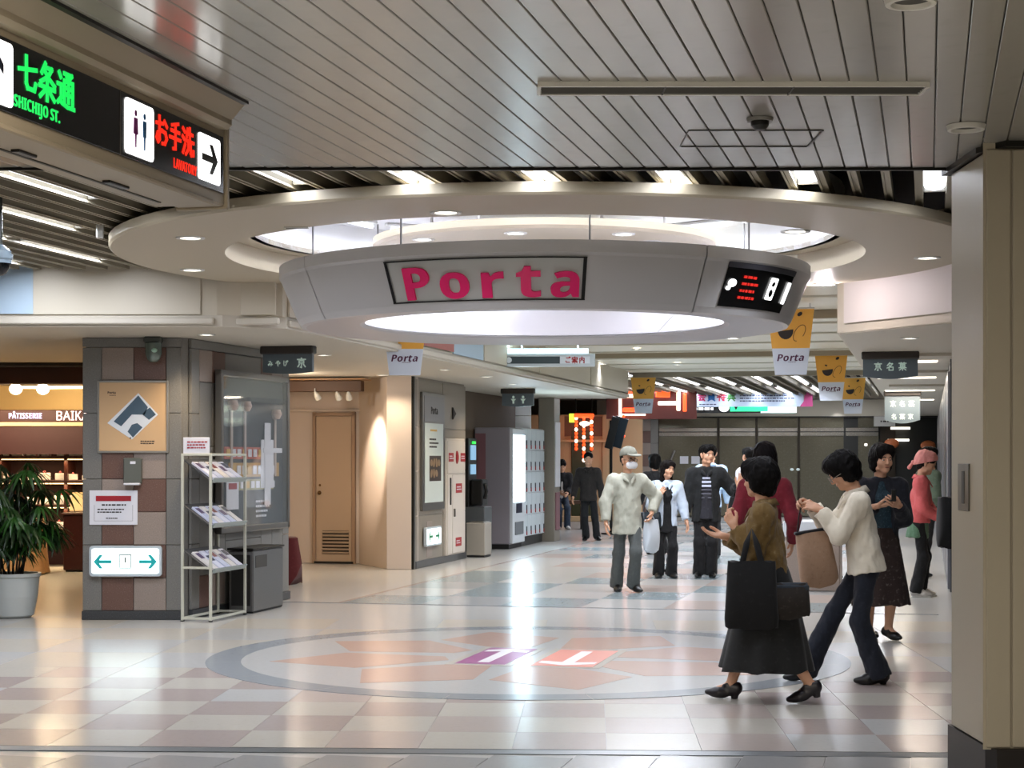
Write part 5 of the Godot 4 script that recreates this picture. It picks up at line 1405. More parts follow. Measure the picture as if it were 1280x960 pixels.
func build_right_side():
	var cream = mats.fascia_cream
	# shop-front fascia and soffit on the right
	var sof := struct("ceiling", prism([Vector2(3.0, 16.1), Vector2(3.75, 14.7), Vector2(9, 14.0), cv(9.0, 46), cv(-0.8, 46)], SOFFIT, 2.75), mats.soffit_paint)
	var fa := struct("wall_right", prism([Vector2(2.98, 16.12), Vector2(3.75, 14.66), Vector2(9, 14.0), Vector2(9, 14.3), Vector2(3.9, 14.95), Vector2(3.2, 16.2), cv(-0.6, 46), cv(-0.8, 46)], 2.66, 3.66), cream)
	part(fa, "fascia_panel", box(1.45, 0.42, 0.02, 0.003), mat("fascia_lit_tint", Color(0.83, 0.80, 0.78), 0.5), at(3.36, 15.36, 2.95), Vector3(0, -atan2(1.46, 0.77), 0))  # lamp light at this corner is put into the paler panel colour
	for q in [[17.2, 18.6], [24.0, 27.0]]:
		part(fa, "red_poster", box(0.012, 0.3, q[1] - q[0]), mats.poster_red, cd(-0.81, (q[0] + q[1]) / 2 + 2.0, 2.92), Vector3(0, -AL, 0))
	downlight(at(3.75, 16.6, SOFFIT), "small downlight in the right soffit next to the column", "soffit downlights on the right", 0.075, 1.2, Color(1, 0.92, 0.82))
	for q in [20.5, 24.5, 29.0, 33.5]: area_light("soffit_lamp", cd(-0.3, q, SOFFIT - 0.015), Vector2(0.8, 0.3), 1.6, Color(1, 0.93, 0.85), Vector3(-PI / 2, -AL, 0))
	for q in [20.5, 24.5, 29.0, 33.5]: solo("soffit_panel_light", box(0.8, 0.02, 0.3, 0.004), glow("soffit_glow", Color(1, 0.95, 0.88), 1.5), cd(-0.3, q, SOFFIT - 0.002), -AL, "flush light panel in the right-hand soffit, %s from the column" % {20.5: "first", 24.5: "second", 29.0: "third", 33.5: "fourth"}[q], "ceiling light", "panel lights of the right soffit")
	var k := 0
	for q in [[3.95, 19.2], [4.75, 22.8], [5.7, 27.0]]:
		part(sof, "soffit_step", box(1.0, 0.05, 0.6, 0.006), mats.soffit_paint, at(q[0] + 0.6, q[1], 2.64), Vector3(0, -AL, 0))
	hanging_sign(at(4.02, 18.7, SOFFIT), 0.57, 0.26, "dark hanging sign with three pale characters under the right soffit", [["京名菓", 0.085, 0.0, -0.2]], 0.03)
	hanging_sign(at(6.52, 29.4, SOFFIT), 0.58, 0.48, "dark hanging sign with two rows of pale characters, farther down the right side", [["京名菓", 0.10, 0.0, -0.26], ["名菓京", 0.09, 0.0, -0.47]], 0.06)
	# right-hand shop fronts, nearly edge-on
	var sw := struct("wall_right", prism([cv(0.25, 20.0), cv(0.3, 46), cv(1.2, 46), cv(1.2, 20.0)], 0, SOFFIT), mat("front_slate", Color(0.33, 0.34, 0.36), 0.35))
	for q in 9: part(sw, "front_panel", box(0.04, 2.5, 2.5, 0.006), mat("front_panel_%d" % (q % 2), [Color(0.42, 0.43, 0.46), Color(0.34, 0.33, 0.34)][q % 2], 0.3, 0.2), cd(0.245, 21.4 + q * 2.65, 1.27), Vector3(0, -AL, 0))
	# column beside the camera
	var c = mat("column_panel", Color(0.66, 0.625, 0.55), 0.35)
	var col := struct("wall_right", prism([Vector2(2.09, 8.34), Vector2(2.09, 7.70), Vector2(2.05, 7.66), Vector2(6.0, 7.66), Vector2(6.0, 8.34)], 0.24, 2.9), c)
	part(col, "column_panel", box(0.02, 2.60, 0.60, 0.004), c, at(2.085, 8.01, 1.55)); part(col, "column_panel", box(0.105, 2.60, 0.02, 0.004), c, at(2.115, 7.655, 1.55))
	part(col, "column_panel", box(0.62, 2.60, 0.02, 0.004), c, at(2.486, 7.655, 1.55)); part(col, "column_panel", box(1.2, 2.60, 0.02, 0.004), c, at(3.4, 7.655, 1.55))
	part(col, "skirting", prism([Vector2(2.07, 8.36), Vector2(2.07, 7.70), Vector2(2.10, 7.62), Vector2(6.0, 7.62), Vector2(6.0, 8.36)], 0, 0.245), mat("skirting_brown", Color(0.10, 0.075, 0.06), 0.4))
	part(col, "cornice", prism([Vector2(2.05, 8.40), Vector2(2.05, 7.78), Vector2(2.13, 7.60), Vector2(6.0, 7.60), Vector2(6.0, 8.4)], 2.855, 2.89), mats.dark_trim)
	var pl = thing("switch_plate", "narrow brushed-metal plate on the side of the tall cream column", "plate", at(2.072, 8.07, 1.375), -PI / 2)
	part(pl, "plate", box(0.19, 0.215, 0.008, 0.002), mat("plate_steel", Color(0.40, 0.39, 0.36), 0.3, 0.7)); part(pl, "slot", box(0.05, 0.15, 0.01, 0.002), mats.vent_dark, Vector3(0, 0, 0.001))

func build_sign_box():
	# lit direction sign under the low ceiling on the left, running down the corridor
	var y0 := 2.535; var hh := 0.22
	var mid := cd(-2.85, 5.0, 0)
	var len := 3.9
	var t = thing("overhead_sign", "long overhead direction sign box with green and red lit writing on black", "sign", mid, PI / 2 - AL)
	# local x runs down the corridor, +z faces the walkway
	var cas = mat("sign_case", Color(0.58, 0.53, 0.45), 0.45)
	part(t, "housing", box(len, 0.31, 0.20, 0.008), cas, Vector3(0, 2.645, 0.0))
	var st := begin()
	add_plate(st, PackedVector2Array([Vector2(-0.11, 2.78), Vector2(0.135, 2.78), Vector2(0.15, 2.795), Vector2(0.15, 2.815), Vector2(0.215, 2.885), Vector2(-0.2, 2.885)]), len - 0.02, Transform3D(Basis(Vector3(0, 0, 1), Vector3(0, 1, 0), Vector3(-1, 0, 0)), Vector3(len / 2 - 0.05, 0, 0)))
	part(t, "hood", st.commit(), cas)
	part(t, "hood_edge", box(len - 0.02, 0.014, 0.025), mats.dark_trim, Vector3(-0.06, 2.876, 0.215))
	part(t, "under_tray", box(len - 0.1, 0.02, 0.24, 0.005), cas, Vector3(-0.08, 2.487, -0.01)); part(t, "under_slot", box(len - 0.3, 0.004, 0.012), mats.vent_dark, Vector3(-0.1, 2.4755, -0.06))
	part(t, "end_cap", box(0.03, 0.33, 0.22, 0.006), cas, Vector3(len / 2 + 0.012, 2.645, 0.0))
	part(t, "clip", box(0.16, 0.012, 0.03, 0.003), mats.dark_trim, Vector3(1.25, 2.474, -0.02)); part(t, "clip", box(0.12, 0.012, 0.03, 0.003), mats.dark_trim, Vector3(0.6, 2.474, -0.02))
	part(t, "black_face", box(len - 0.06, hh, 0.012, 0.002), mat("sign_black", Color(0.018, 0.018, 0.02), 0.25), Vector3(0.0, y0 + hh / 2, 0.102))
	# positions along the box are read from the photograph's spacing; the far end is at x = len / 2
	var z := 0.108
	var wht = glow("sign_white", Color(1, 1, 1), 1.2)
	var gr = glow("sign_green", Color(0.10, 0.85, 0.36), 0.5)
	var rd = glow("sign_orange", Color(0.95, 0.17, 0.09), 0.5)
	var yb := y0 + hh / 2
	var e := len / 2 - 0.03
	part(t, "arrow_board", plate(round_rect(0.205, 0.175, 0.014), 0.004), wht, Vector3(e - 0.145, yb, z)); part(t, "arrow", arrow(0.15, 0.004), mats.sign_black, Vector3(e - 0.145, yb, z + 0.003))
	part(t, "characters", strokes("お手洗", 0.108, 0.004, 0.12, 1.06), rd, Vector3(e - 0.625, yb - 0.022, z))
	var lv := part(t, "small_text", latin("LAVATORY", 0.036, 0.004), rd, Vector3(e - 0.365, yb - 0.066, z)); lv.scale = Vector3(0.85, 1, 1)
	var pb := part(t, "pictogram_board", plate(round_rect(0.225, 0.19, 0.016), 0.004), wht, Vector3(e - 0.755, yb, z))
	for q in [[-0.035, Color(0.45, 0.10, 0.42), -1.0], [0.035, Color(0.10, 0.35, 0.55), 1.0]]:
		var pm = mat("picto_%d" % int(q[2]), q[1], 0.5)
		part(pb, "figure", plate(oval(0.009, 0.011), 0.003), pm, Vector3(q[0], 0.052, 0.003))
		part(pb, "figure", plate([Vector2(-0.014, 0.036), Vector2(0.014, 0.036), Vector2(0.018 if q[2] < 0 else 0.012, -0.02), Vector2(0.006, -0.022), Vector2(0.004, -0.066), Vector2(-0.004, -0.066), Vector2(-0.006, -0.022), Vector2(-0.018 if q[2] < 0 else -0.012, -0.02)], 0.003), pm, Vector3(q[0], 0, 0.003))
	part(pb, "divider", box(0.002, 0.13, 0.003), mats.exit_grey, Vector3(0, 0, 0.003))
	part(t, "characters", strokes("七条通", 0.115, 0.004, 0.12, 1.05), gr, Vector3(e - 1.59, yb - 0.028, z))
	var sj := part(t, "small_text", latin("SHICHIJO ST.", 0.036, 0.004), gr, Vector3(e - 1.47, yb - 0.066, z)); sj.scale = Vector3(0.95, 1, 1)
	part(t, "arrow_board", plate(round_rect(0.24, 0.19, 0.016), 0.004), wht, Vector3(e - 1.745, yb, z)); part(t, "arrow", arrow(0.16, 0.004, PI / 2), mat("arrow_navy", Color(0.03, 0.04, 0.12), 0.4), Vector3(e - 1.745, yb, z + 0.003))
	part(t, "joint", box(0.004, hh, 0.003), mats.vent_dark, Vector3(e - 0.90, yb, z))
	# dome camera at the left edge
	var c = thing("dome_camera", "grey dome camera hanging at the left edge of the view", "camera", at(-3.265, 11.2, 2.75))
	part(c, "pole", tube([Vector3(0, 0.44, 0), Vector3(0, 0.1, 0)], 0.022, 10), mats.lamp_grey); part(c, "collar", lathe([Vector2(0.03, 0.12), Vector2(0.075, 0.08), Vector2(0.08, 0.0), Vector2(0.0, 0.0)].slice(0, 3), 20), mat("camera_grey", Color(0.46, 0.52, 0.56), 0.35))
	part(c, "dome", ball(0.07, 0.085, 0.07, 18), mat("camera_glass", Color(0.04, 0.05, 0.055), 0.08), Vector3(0, 0.005, 0)); part(c, "ring", lathe([Vector2(0.078, 0.02), Vector2(0.086, 0.03), Vector2(0.086, 0.06), Vector2(0.078, 0.06)], 24), mats.camera_grey)
	# small bracket on the canopy's edge
	solo("cable_bracket", box(0.05, 0.10, 0.05, 0.008), mats.white_enamel, at(-2.88, 12.3, 3.10), 0.3, "small white bracket at the left rim of the round canopy", "bracket")

func build_banners():
	var yel = mat("banner_yellow", Color(0.90, 0.66, 0.27), 0.6); var wh = mat("banner_white", Color(0.80, 0.83, 0.88), 0.6)
	var k := 0
	for q in [[-5.56, 18.7, "yellow and white banner hanging left of the ring sign", true], [-1.45, 18.6, "nearest yellow and white banner on the right, partly behind the ring sign", false], [-1.47, 26.7, "second yellow and white banner on the right", false], [-1.46, 34.2, "third, smallest yellow and white banner on the right", false], [-5.5, 34.0, "far yellow and white banner among the red neon lights", false]]:
		var t = thing("hanging_banner", q[2], "banner", cd(q[0], q[1], 3.10), -AL + (0.25 if q[3] else 0.0), "yellow and white banners")
		var w := 0.245; var low := 0.165
		var mid := lerpf(w, low, 0.6)
		part(t, "upper_cloth", plate([Vector2(-w, 0), Vector2(w, 0), Vector2(mid, -0.42), Vector2(-mid, -0.42)], 0.012), yel); part(t, "lower_cloth", plate([Vector2(-mid, -0.42), Vector2(mid, -0.42), Vector2(low, -0.70), Vector2(-low, -0.70)], 0.012), wh)
		for s in [-1, 1]: part(t, "hanging_wire", tube([Vector3(0.2 * s, 0, 0.006), Vector3(0.2 * s, 0.1, 0.006)], 0.004, 5), mats.steel_cable)
		part(t, "bar", tube([Vector3(-0.25, 0.0, 0.006), Vector3(0.25, 0.0, 0.006)], 0.01, 6), mats.white_enamel)
		var smile := []
		for i in 13: smile.append(Vector2(-cos(PI * i / 12.0) * 0.082, -sin(PI * i / 12.0) * 0.095))
		part(t, "printed_smile", plate(smile, 0.002), mats.ink, Vector3(-0.055, -0.23, 0.0125), Vector3(0, 0, 0.12))
		part(t, "printed_dot", plate(oval(0.03, 0.02, 12, 0.6), 0.002), mats.ink, Vector3(0.095, -0.06, 0.0125)); part(t, "printed_dot", plate(oval(0.02, 0.012, 12, -0.4), 0.002), mats.ink, Vector3(-0.075, -0.165, 0.0125))
		var st := begin()
		var pts := []
		for i in 17:
			var a := i / 16.0 * 5.2 - 0.4
			pts.append(Vector2(0.09 + cos(a) * 0.055 + 0.035 * sin(a), -0.26 + sin(a) * 0.085))
		add_stroke(st, pts, 0.006, 0.002)
		part(t, "printed_line", st.commit(), mats.ink, Vector3(0, 0, 0.0125))
		var it := part(t, "name_print", latin("Porta", 0.072, 0.002), mat("banner_ink", Color(0.30, 0.09, 0.24), 0.5), Vector3(0, -0.52, 0.0135)); it.transform.basis = Basis(Vector3(1.12, 0, 0), Vector3(0.22, 1, 0), Vector3(0, 0, 1))
		part(t, "small_print", print_rows(0.1, 0.012, 1), mats.banner_ink, Vector3(0.02, -0.565, 0.0135))
	# membership banner and direction bar over the far doors
	var b = thing("membership_banner", "long white banner with coloured characters and a pink rounded end over the far doors", "banner", at(6.0, 44.6, 3.13), -AL * 0.4)
	part(b, "sheet", box(2.75, 0.56, 0.03, 0.004), mat("banner_pale", Color(0.80, 0.86, 0.94), 0.5)); part(b, "pink_end", plate([Vector2(1.28, -0.28), Vector2(1.60, -0.28), Vector2(1.60, 0.28), Vector2(1.28, 0.28), Vector2(1.38, 0.14), Vector2(1.4, 0.0), Vector2(1.38, -0.14)], 0.04), mat("banner_pink", Color(0.80, 0.30, 0.55), 0.5), Vector3(0, 0, -0.015))
	var i := 0
	for q in [["会", Color(0.80, 0.16, 0.42)], ["員", Color(0.15, 0.45, 0.75)], ["特", Color(0.80, 0.18, 0.30)], ["典", Color(0.25, 0.55, 0.25)]]:
		part(b, "character", strokes(q[0], 0.22, 0.006, 0.15), mat("banner_char_%d" % i, q[1], 0.5), Vector3(-1.30 + i * 0.25, -0.13, 0.015)); i += 1
	part(b, "print", print_rows(0.9, 0.07, 1), mat("banner_char_0", Color(0.8, 0.16, 0.42), 0.5), Vector3(-0.85, 0.18, 0.016)); part(b, "print", print_rows(1.35, 0.34, 5), mat("print_blue", Color(0.28, 0.30, 0.45), 0.5), Vector3(0.45, 0.0, 0.016)); part(b, "print", print_rows(0.6, 0.06, 1), mats.print_blue, Vector3(-0.95, -0.22, 0.016))
	for s in [-1.2, 1.2]: part(b, "hanging_wire", tube([Vector3(s, 0.28, 0), Vector3(s, 0.5, 0)], 0.006, 5), mats.steel_cable)
	var g = thing("direction_bar", "black overhead direction bar with glowing white writing and a green and white end", "sign", at(5.30, 45.0, 2.84), -AL * 0.4)
	part(g, "case", box(3.6, 0.28, 0.12, 0.01), mats.sign_black, Vector3(-0.35, 0, 0)); part(g, "white_end", box(0.9, 0.28, 0.02), glow("bar_white", Color(0.8, 0.93, 0.95), 0.9), Vector3(1.5, 0, 0.06)); part(g, "green_field", box(0.95, 0.20, 0.02), glow("bar_green", Color(0.2, 0.85, 0.55), 0.9), Vector3(0.75, 0, 0.062))
	part(g, "arrow", arrow(0.2, 0.006, PI / 2), wht_m(), Vector3(-1.02, 0, 0.06)); part(g, "writing", print_rows(1.0, 0.13, 1, 0.008), wht_m(), Vector3(-0.42, -0.03, 0.064)); part(g, "mark", plate(oval(0.13, 0.11), 0.006), wht_m(), Vector3(0.12, 0, 0.06)); part(g, "writing", print_rows(0.6, 0.1, 1, 0.008), wht_m(), Vector3(-1.7, 0, 0.062))
	part(g, "emblem", plate([Vector2(-0.07, 0.06), Vector2(0.07, 0.06), Vector2(0, -0.07)], 0.006), mats.sign_black, Vector3(0.42, 0, 0.073))
	for s in [-1.4, 1.2]: part(g, "hanger", box(0.04, 0.3, 0.04), mats.dark_trim, Vector3(s, 0.28, 0))

func wht_m(): return glow("sign_white", Color(1, 1, 1), 1.2)

func build_shop():
	# pastry shop on the left, seen past the stone pillar
	var burg = mat("burgundy", Color(0.19, 0.008, 0.035), 0.6)
	struct("trim_2", box(6.0, 0.25, 0.2, 0.01), mat("bulkhead_brown", Color(0.27, 0.14, 0.09), 0.5), at(-7.2, 21.0, 2.53)); struct("trim_3", box(6.0, 0.05, 0.3, 0.01), mat("bulkhead_dark", Color(0.13, 0.08, 0.06), 0.5), at(-7.2, 20.9, 2.625))
	struct("wall_back", box(7.0, 2.65, 0.15), mat("shop_cream", Color(0.85, 0.72, 0.50), 0.6), at(-7.5, 27.4, 1.325))
	struct("wall_right", prism([Vector2(-4.02, 18.5), Vector2(-3.9, 18.5), Vector2(-3.9, 27.4), Vector2(-4.02, 27.4)], 0, SOFFIT), mats.shop_cream)
	var sg = thing("shop_sign", "burgundy shop sign with glowing white letters over the pastry shelves", "sign", at(-7.0, 24.0, 2.10))
	part(sg, "board", box(4.6, 0.165, 0.12, 0.008), burg); part(sg, "lower_strip", box(4.6, 0.05, 0.10), mat("strip_cream", Color(0.85, 0.72, 0.55), 0.5), Vector3(0, -0.11, 0)); part(sg, "valance", box(4.6, 0.38, 0.08), burg, Vector3(0, -0.33, -0.02))
	var sl := part(sg, "letters", latin("PÂTISSERIE", 0.075, 0.01), glow("shop_letter_blue", Color(0.75, 0.75, 1.0), 0.7), Vector3(0.38, 0, 0.066)); sl.scale = Vector3(0.82, 1, 1)
	var bk := part(sg, "letters", latin("BAIKAL", 0.125, 0.01, "Droid Sans", 400), glow("shop_letter", Color(1, 0.86, 0.9), 0.7), Vector3(1.06, 0, 0.066)); bk.scale = Vector3(0.95, 1, 1)
	for i in 4:
		var p := at(-7.65 + i * 0.36 + 0.36, 23.3, 2.44)
		var t = thing("globe_lamp", "white glowing globe lamp over the pastry shop sign, %s from the left" % ["first", "second", "third", "fourth"][i], "lamp", p, 0.0, "globe lamps in the pastry shop")
		part(t, "stem", tube([Vector3(0, 0.21, 0), Vector3(0, 0.05, 0)], 0.012, 6), mats.brass); part(t, "globe", ball(0.085, 0.075, 0.085, 16), glow("globe_glow", Color(1, 0.95, 0.85), 3.0))
		omni("globe_light", p + Vector3(0, -0.1, 0.1), 0.35, Color(1, 0.88, 0.70), 0.08)
	omni("added_wash_lamp", at(-6.7, 25.9, 2.45), 0.9, Color(1, 0.9, 0.72), 0.1)  # added lamp and tube that brighten the cream wall behind the sign
	solo("added_wash_tube", tube([Vector3(-0.6, 0, 0), Vector3(0.6, 0, 0)], 0.02, 8), glow("added_wash_glow", Color(1, 0.92, 0.78), 1.5), at(-6.7, 25.7, 2.56), 0.0, "added warm tube lamp behind the pastry shop sign", "lamp")
	# shelves with boxes
	var sh = thing("pastry_shelves", "dark wooden pastry shelves under the burgundy shop sign", "shelves", at(-7.2, 25.0, 0))
	var wood = speckle("shelf_wood", Color(0.22, 0.09, 0.06), 0.2, 0.05, 2.0, 0.4)
	part(sh, "back", box(5.6, 1.75, 0.05), burg, Vector3(0, 0.875, -0.25))
	for k in 4: part(sh, "shelf", box(5.6, 0.03, 0.48, 0.004), wood, Vector3(0, 0.52 + k * 0.34, 0))
	for k in 7: part(sh, "upright", box(0.05, 1.75, 0.48, 0.004), wood, Vector3(-2.8 + k * 0.93, 0.875, 0))
	for k in 3: area_light("unseen_shelf_light", at(-6.2, 24.7, 0.82 + k * 0.34), Vector2(2.4, 0.04), 1.1, Color(1, 0.84, 0.62), Vector3(-PI / 2, 0, 0)); 
	for k in 3: part(sh, "unseen_shelf_lamp", box(2.4, 0.012, 0.03), glow("shelf_glow", Color(1, 0.85, 0.62), 2.0), Vector3(1.0, 0.84 + k * 0.34 - 0.012, 0.22))  # unseen strip lamps placed to brighten the pastry boxes
	var bx0 = thing("pastry_box", "small pale pastry box on the lowest shelf behind the palm", "box", Vector3.ZERO, 0.0, "pastry boxes on the shelves")
	part(bx0, "carton", box(0.13, 0.08, 0.12, 0.006), mats.paper, Vector3(0, 0.04, 0)); part(bx0, "ribbon", box(0.132, 0.082, 0.02), mat("ribbon_pink", Color(0.68, 0.35, 0.36), 0.5), Vector3(0, 0.04, 0)); part(bx0, "knot", ball(0.018), mats.ribbon_pink, Vector3(0, 0.09, 0))
	var first := true
	for k in 4:
		for i in 13:
			var b = bx0
			if not first:
				b = bx0.duplicate(); b.name = "pastry_box"; add_child(b, true)
			b.set_meta("label", "small pale pastry box on the %s shelf behind the palm" % ["lowest", "second", "third", "topmost"][k])
			first = false
			b.position = at(-7.6 + i * 0.2 + rng.randf_range(-0.02, 0.02), 24.92 + rng.randf_range(-0.03, 0.03), 0.536 + k * 0.34)
			b.rotation.y = rng.randf_range(-0.4, 0.4)
			var sc := rng.randf_range(0.8, 1.35)
			b.scale = Vector3(sc, sc * rng.randf_range(0.8, 1.5), sc)
	var ct = thing("shop_counter", "dark red-brown sales counter with a lit glass top beside the stone pillar", "counter", at(-5.55, 23.9, 0))
	part(ct, "body", box(0.95, 0.74, 0.55, 0.01), speckle("counter_red", Color(0.20, 0.065, 0.045), 0.15, 0.04, 2.0, 0.3), Vector3(0, 0.39, 0)); part(ct, "plinth", box(0.9, 0.05, 0.5), mats.black_rubber, Vector3(0, 0.025, 0)); part(ct, "top", box(1.0, 0.03, 0.6, 0.006), wood, Vector3(0, 0.775, 0))
	var lid := part(ct, "glass_case", box(0.9, 0.30, 0.02), mat("case_cream", Color(0.85, 0.72, 0.50), 0.4), Vector3(0, 0.93, -0.05), Vector3(-0.6, 0, 0))
	var tb = thing("draped_table", "low table under a cream cloth behind the palm pot", "table", at(-6.75, 23.3, 0))
	var st := begin()
	var rings := []
	for k in 6:
		var ring := []
		for i in 28:
			var an := TAU * i / 28
			var sq: float = 1.0 / maxf(absf(cos(an)), absf(sin(an)))
			var f: float = 1.0 + 0.03 * k + 0.02 * k * sin(an * 9)
			ring.append(Vector3(cos(an) * 0.5 * minf(sq, 1.3) * f, 0.72 - 0.142 * k, -sin(an) * 0.28 * minf(sq, 1.3) * f))
		rings.append(ring)
	rings.reverse()
	add_loft(st, rings)
	st.generate_normals()
	part(tb, "cloth", st.commit(), cloth("cream_cloth", Color(0.72, 0.58, 0.42)))
	omni("shop_fill_lamp", at(-6.8, 22.0, 2.3), 1.8, Color(1, 0.9, 0.76), 0.12)
	palm()

func palm():
	var t = thing("potted_palm", "leafy palm with many thin canes in a round white pot", "plant", at(-4.78, 16.85, 0))
	part(t, "pot", lathe([Vector2(0, 0), Vector2(0.17, 0), Vector2(0.20, 0.02), Vector2(0.235, 0.2), Vector2(0.25, 0.38), Vector2(0.265, 0.39), Vector2(0.265, 0.42), Vector2(0.235, 0.42), Vector2(0.225, 0.37), Vector2(0, 0.37)], 40), mat("pot_white", Color(0.74, 0.76, 0.75), 0.35))
	part(t, "soil", lathe([Vector2(0.228, 0.375), Vector2(0.12, 0.39), Vector2(0, 0.395)], 20), mat("soil", Color(0.08, 0.055, 0.04), 0.9))
	var leafm = []
	for k in 3:
		var m = mat("palm_leaf_%d" % k, [Color(0.10, 0.22, 0.07), Color(0.14, 0.30, 0.09), Color(0.07, 0.15, 0.055)][k], 0.4)
		m.backlight_enabled = true; m.backlight = Color(0.04, 0.09, 0.02)
		leafm.append(m)
	var cane = mat("palm_cane", Color(0.13, 0.10, 0.055), 0.7)
	# one fan of narrow blades, drawn three ways
	var fans := []
	for v in 3:
		var st := begin()
		var n := 7 + v
		for i in n:
			var a := lerpf(-1.25, 1.25, i / float(n - 1))
			var L := 0.27 * (1.0 - 0.22 * absf(a)) * rng.randf_range(0.9, 1.1)
			var dir := Vector3(sin(a), 0.25 * cos(a * 1.3), cos(a)).normalized()
			var side := Vector3(cos(a), 0, -sin(a)) * 0.017
			var rows := []
			for s in 6:
				var u := s / 5.0
				var c := dir * L * u + Vector3(0, -0.24 * u * u * L / 0.27 * (0.6 + 0.4 * absf(a)), 0)
				var w: float = [0.25, 0.9, 1.0, 0.95, 0.7, 0.15][s]
				rows.append([c - side * w, c + Vector3(0, -0.004, 0), c + side * w])
			for s in 5:
				for h in 2:
					face(st, [rows[s][h], rows[s][h + 1], rows[s + 1][h + 1], rows[s + 1][h]])
		fans.append(st.commit())
	for c in 11:
		var a := TAU * c / 11 + rng.randf_range(-0.2, 0.2)
		var r := 0.05 + 0.10 * rng.randf()
		var H := rng.randf_range(0.95, 1.5) if c % 3 else rng.randf_range(0.6, 0.9)
		var base := Vector3(cos(a) * r, 0.38, sin(a) * r)
		var top := Vector3(cos(a) * (r + 0.08 + 0.1 * rng.randf()), H, sin(a) * (r + 0.08))
		var st2 := part(t, "cane", tube([base, base.lerp(top, 0.5) + Vector3(0.01, 0, 0.01), top], 0.010, 7, 0.008), cane)
		for f in 8:
			var y := lerpf(0.42, 1.0, f / 8.0)
			var p := base.lerp(top, y)
			var la := a + f * 2.4 + rng.randf_range(-0.4, 0.4)
			var L2 := rng.randf_range(0.14, 0.32)
			var tip := p + Vector3(cos(la) * L2, L2 * rng.randf_range(0.5, 1.0), sin(la) * L2)
			var fr := part(t, "frond", fans[f % 3], leafm[(f + c) % 3], tip)
			fr.basis = Basis(Vector3.UP, PI / 2 - la) * Basis(Vector3.RIGHT, rng.randf_range(0.0, 0.7)).scaled(Vector3.ONE * rng.randf_range(0.85, 1.2))
			part(fr, "leaf_stalk", tube([Vector3.ZERO, fr.basis.inverse() * (p - tip)], 0.004, 5), leafm[1])

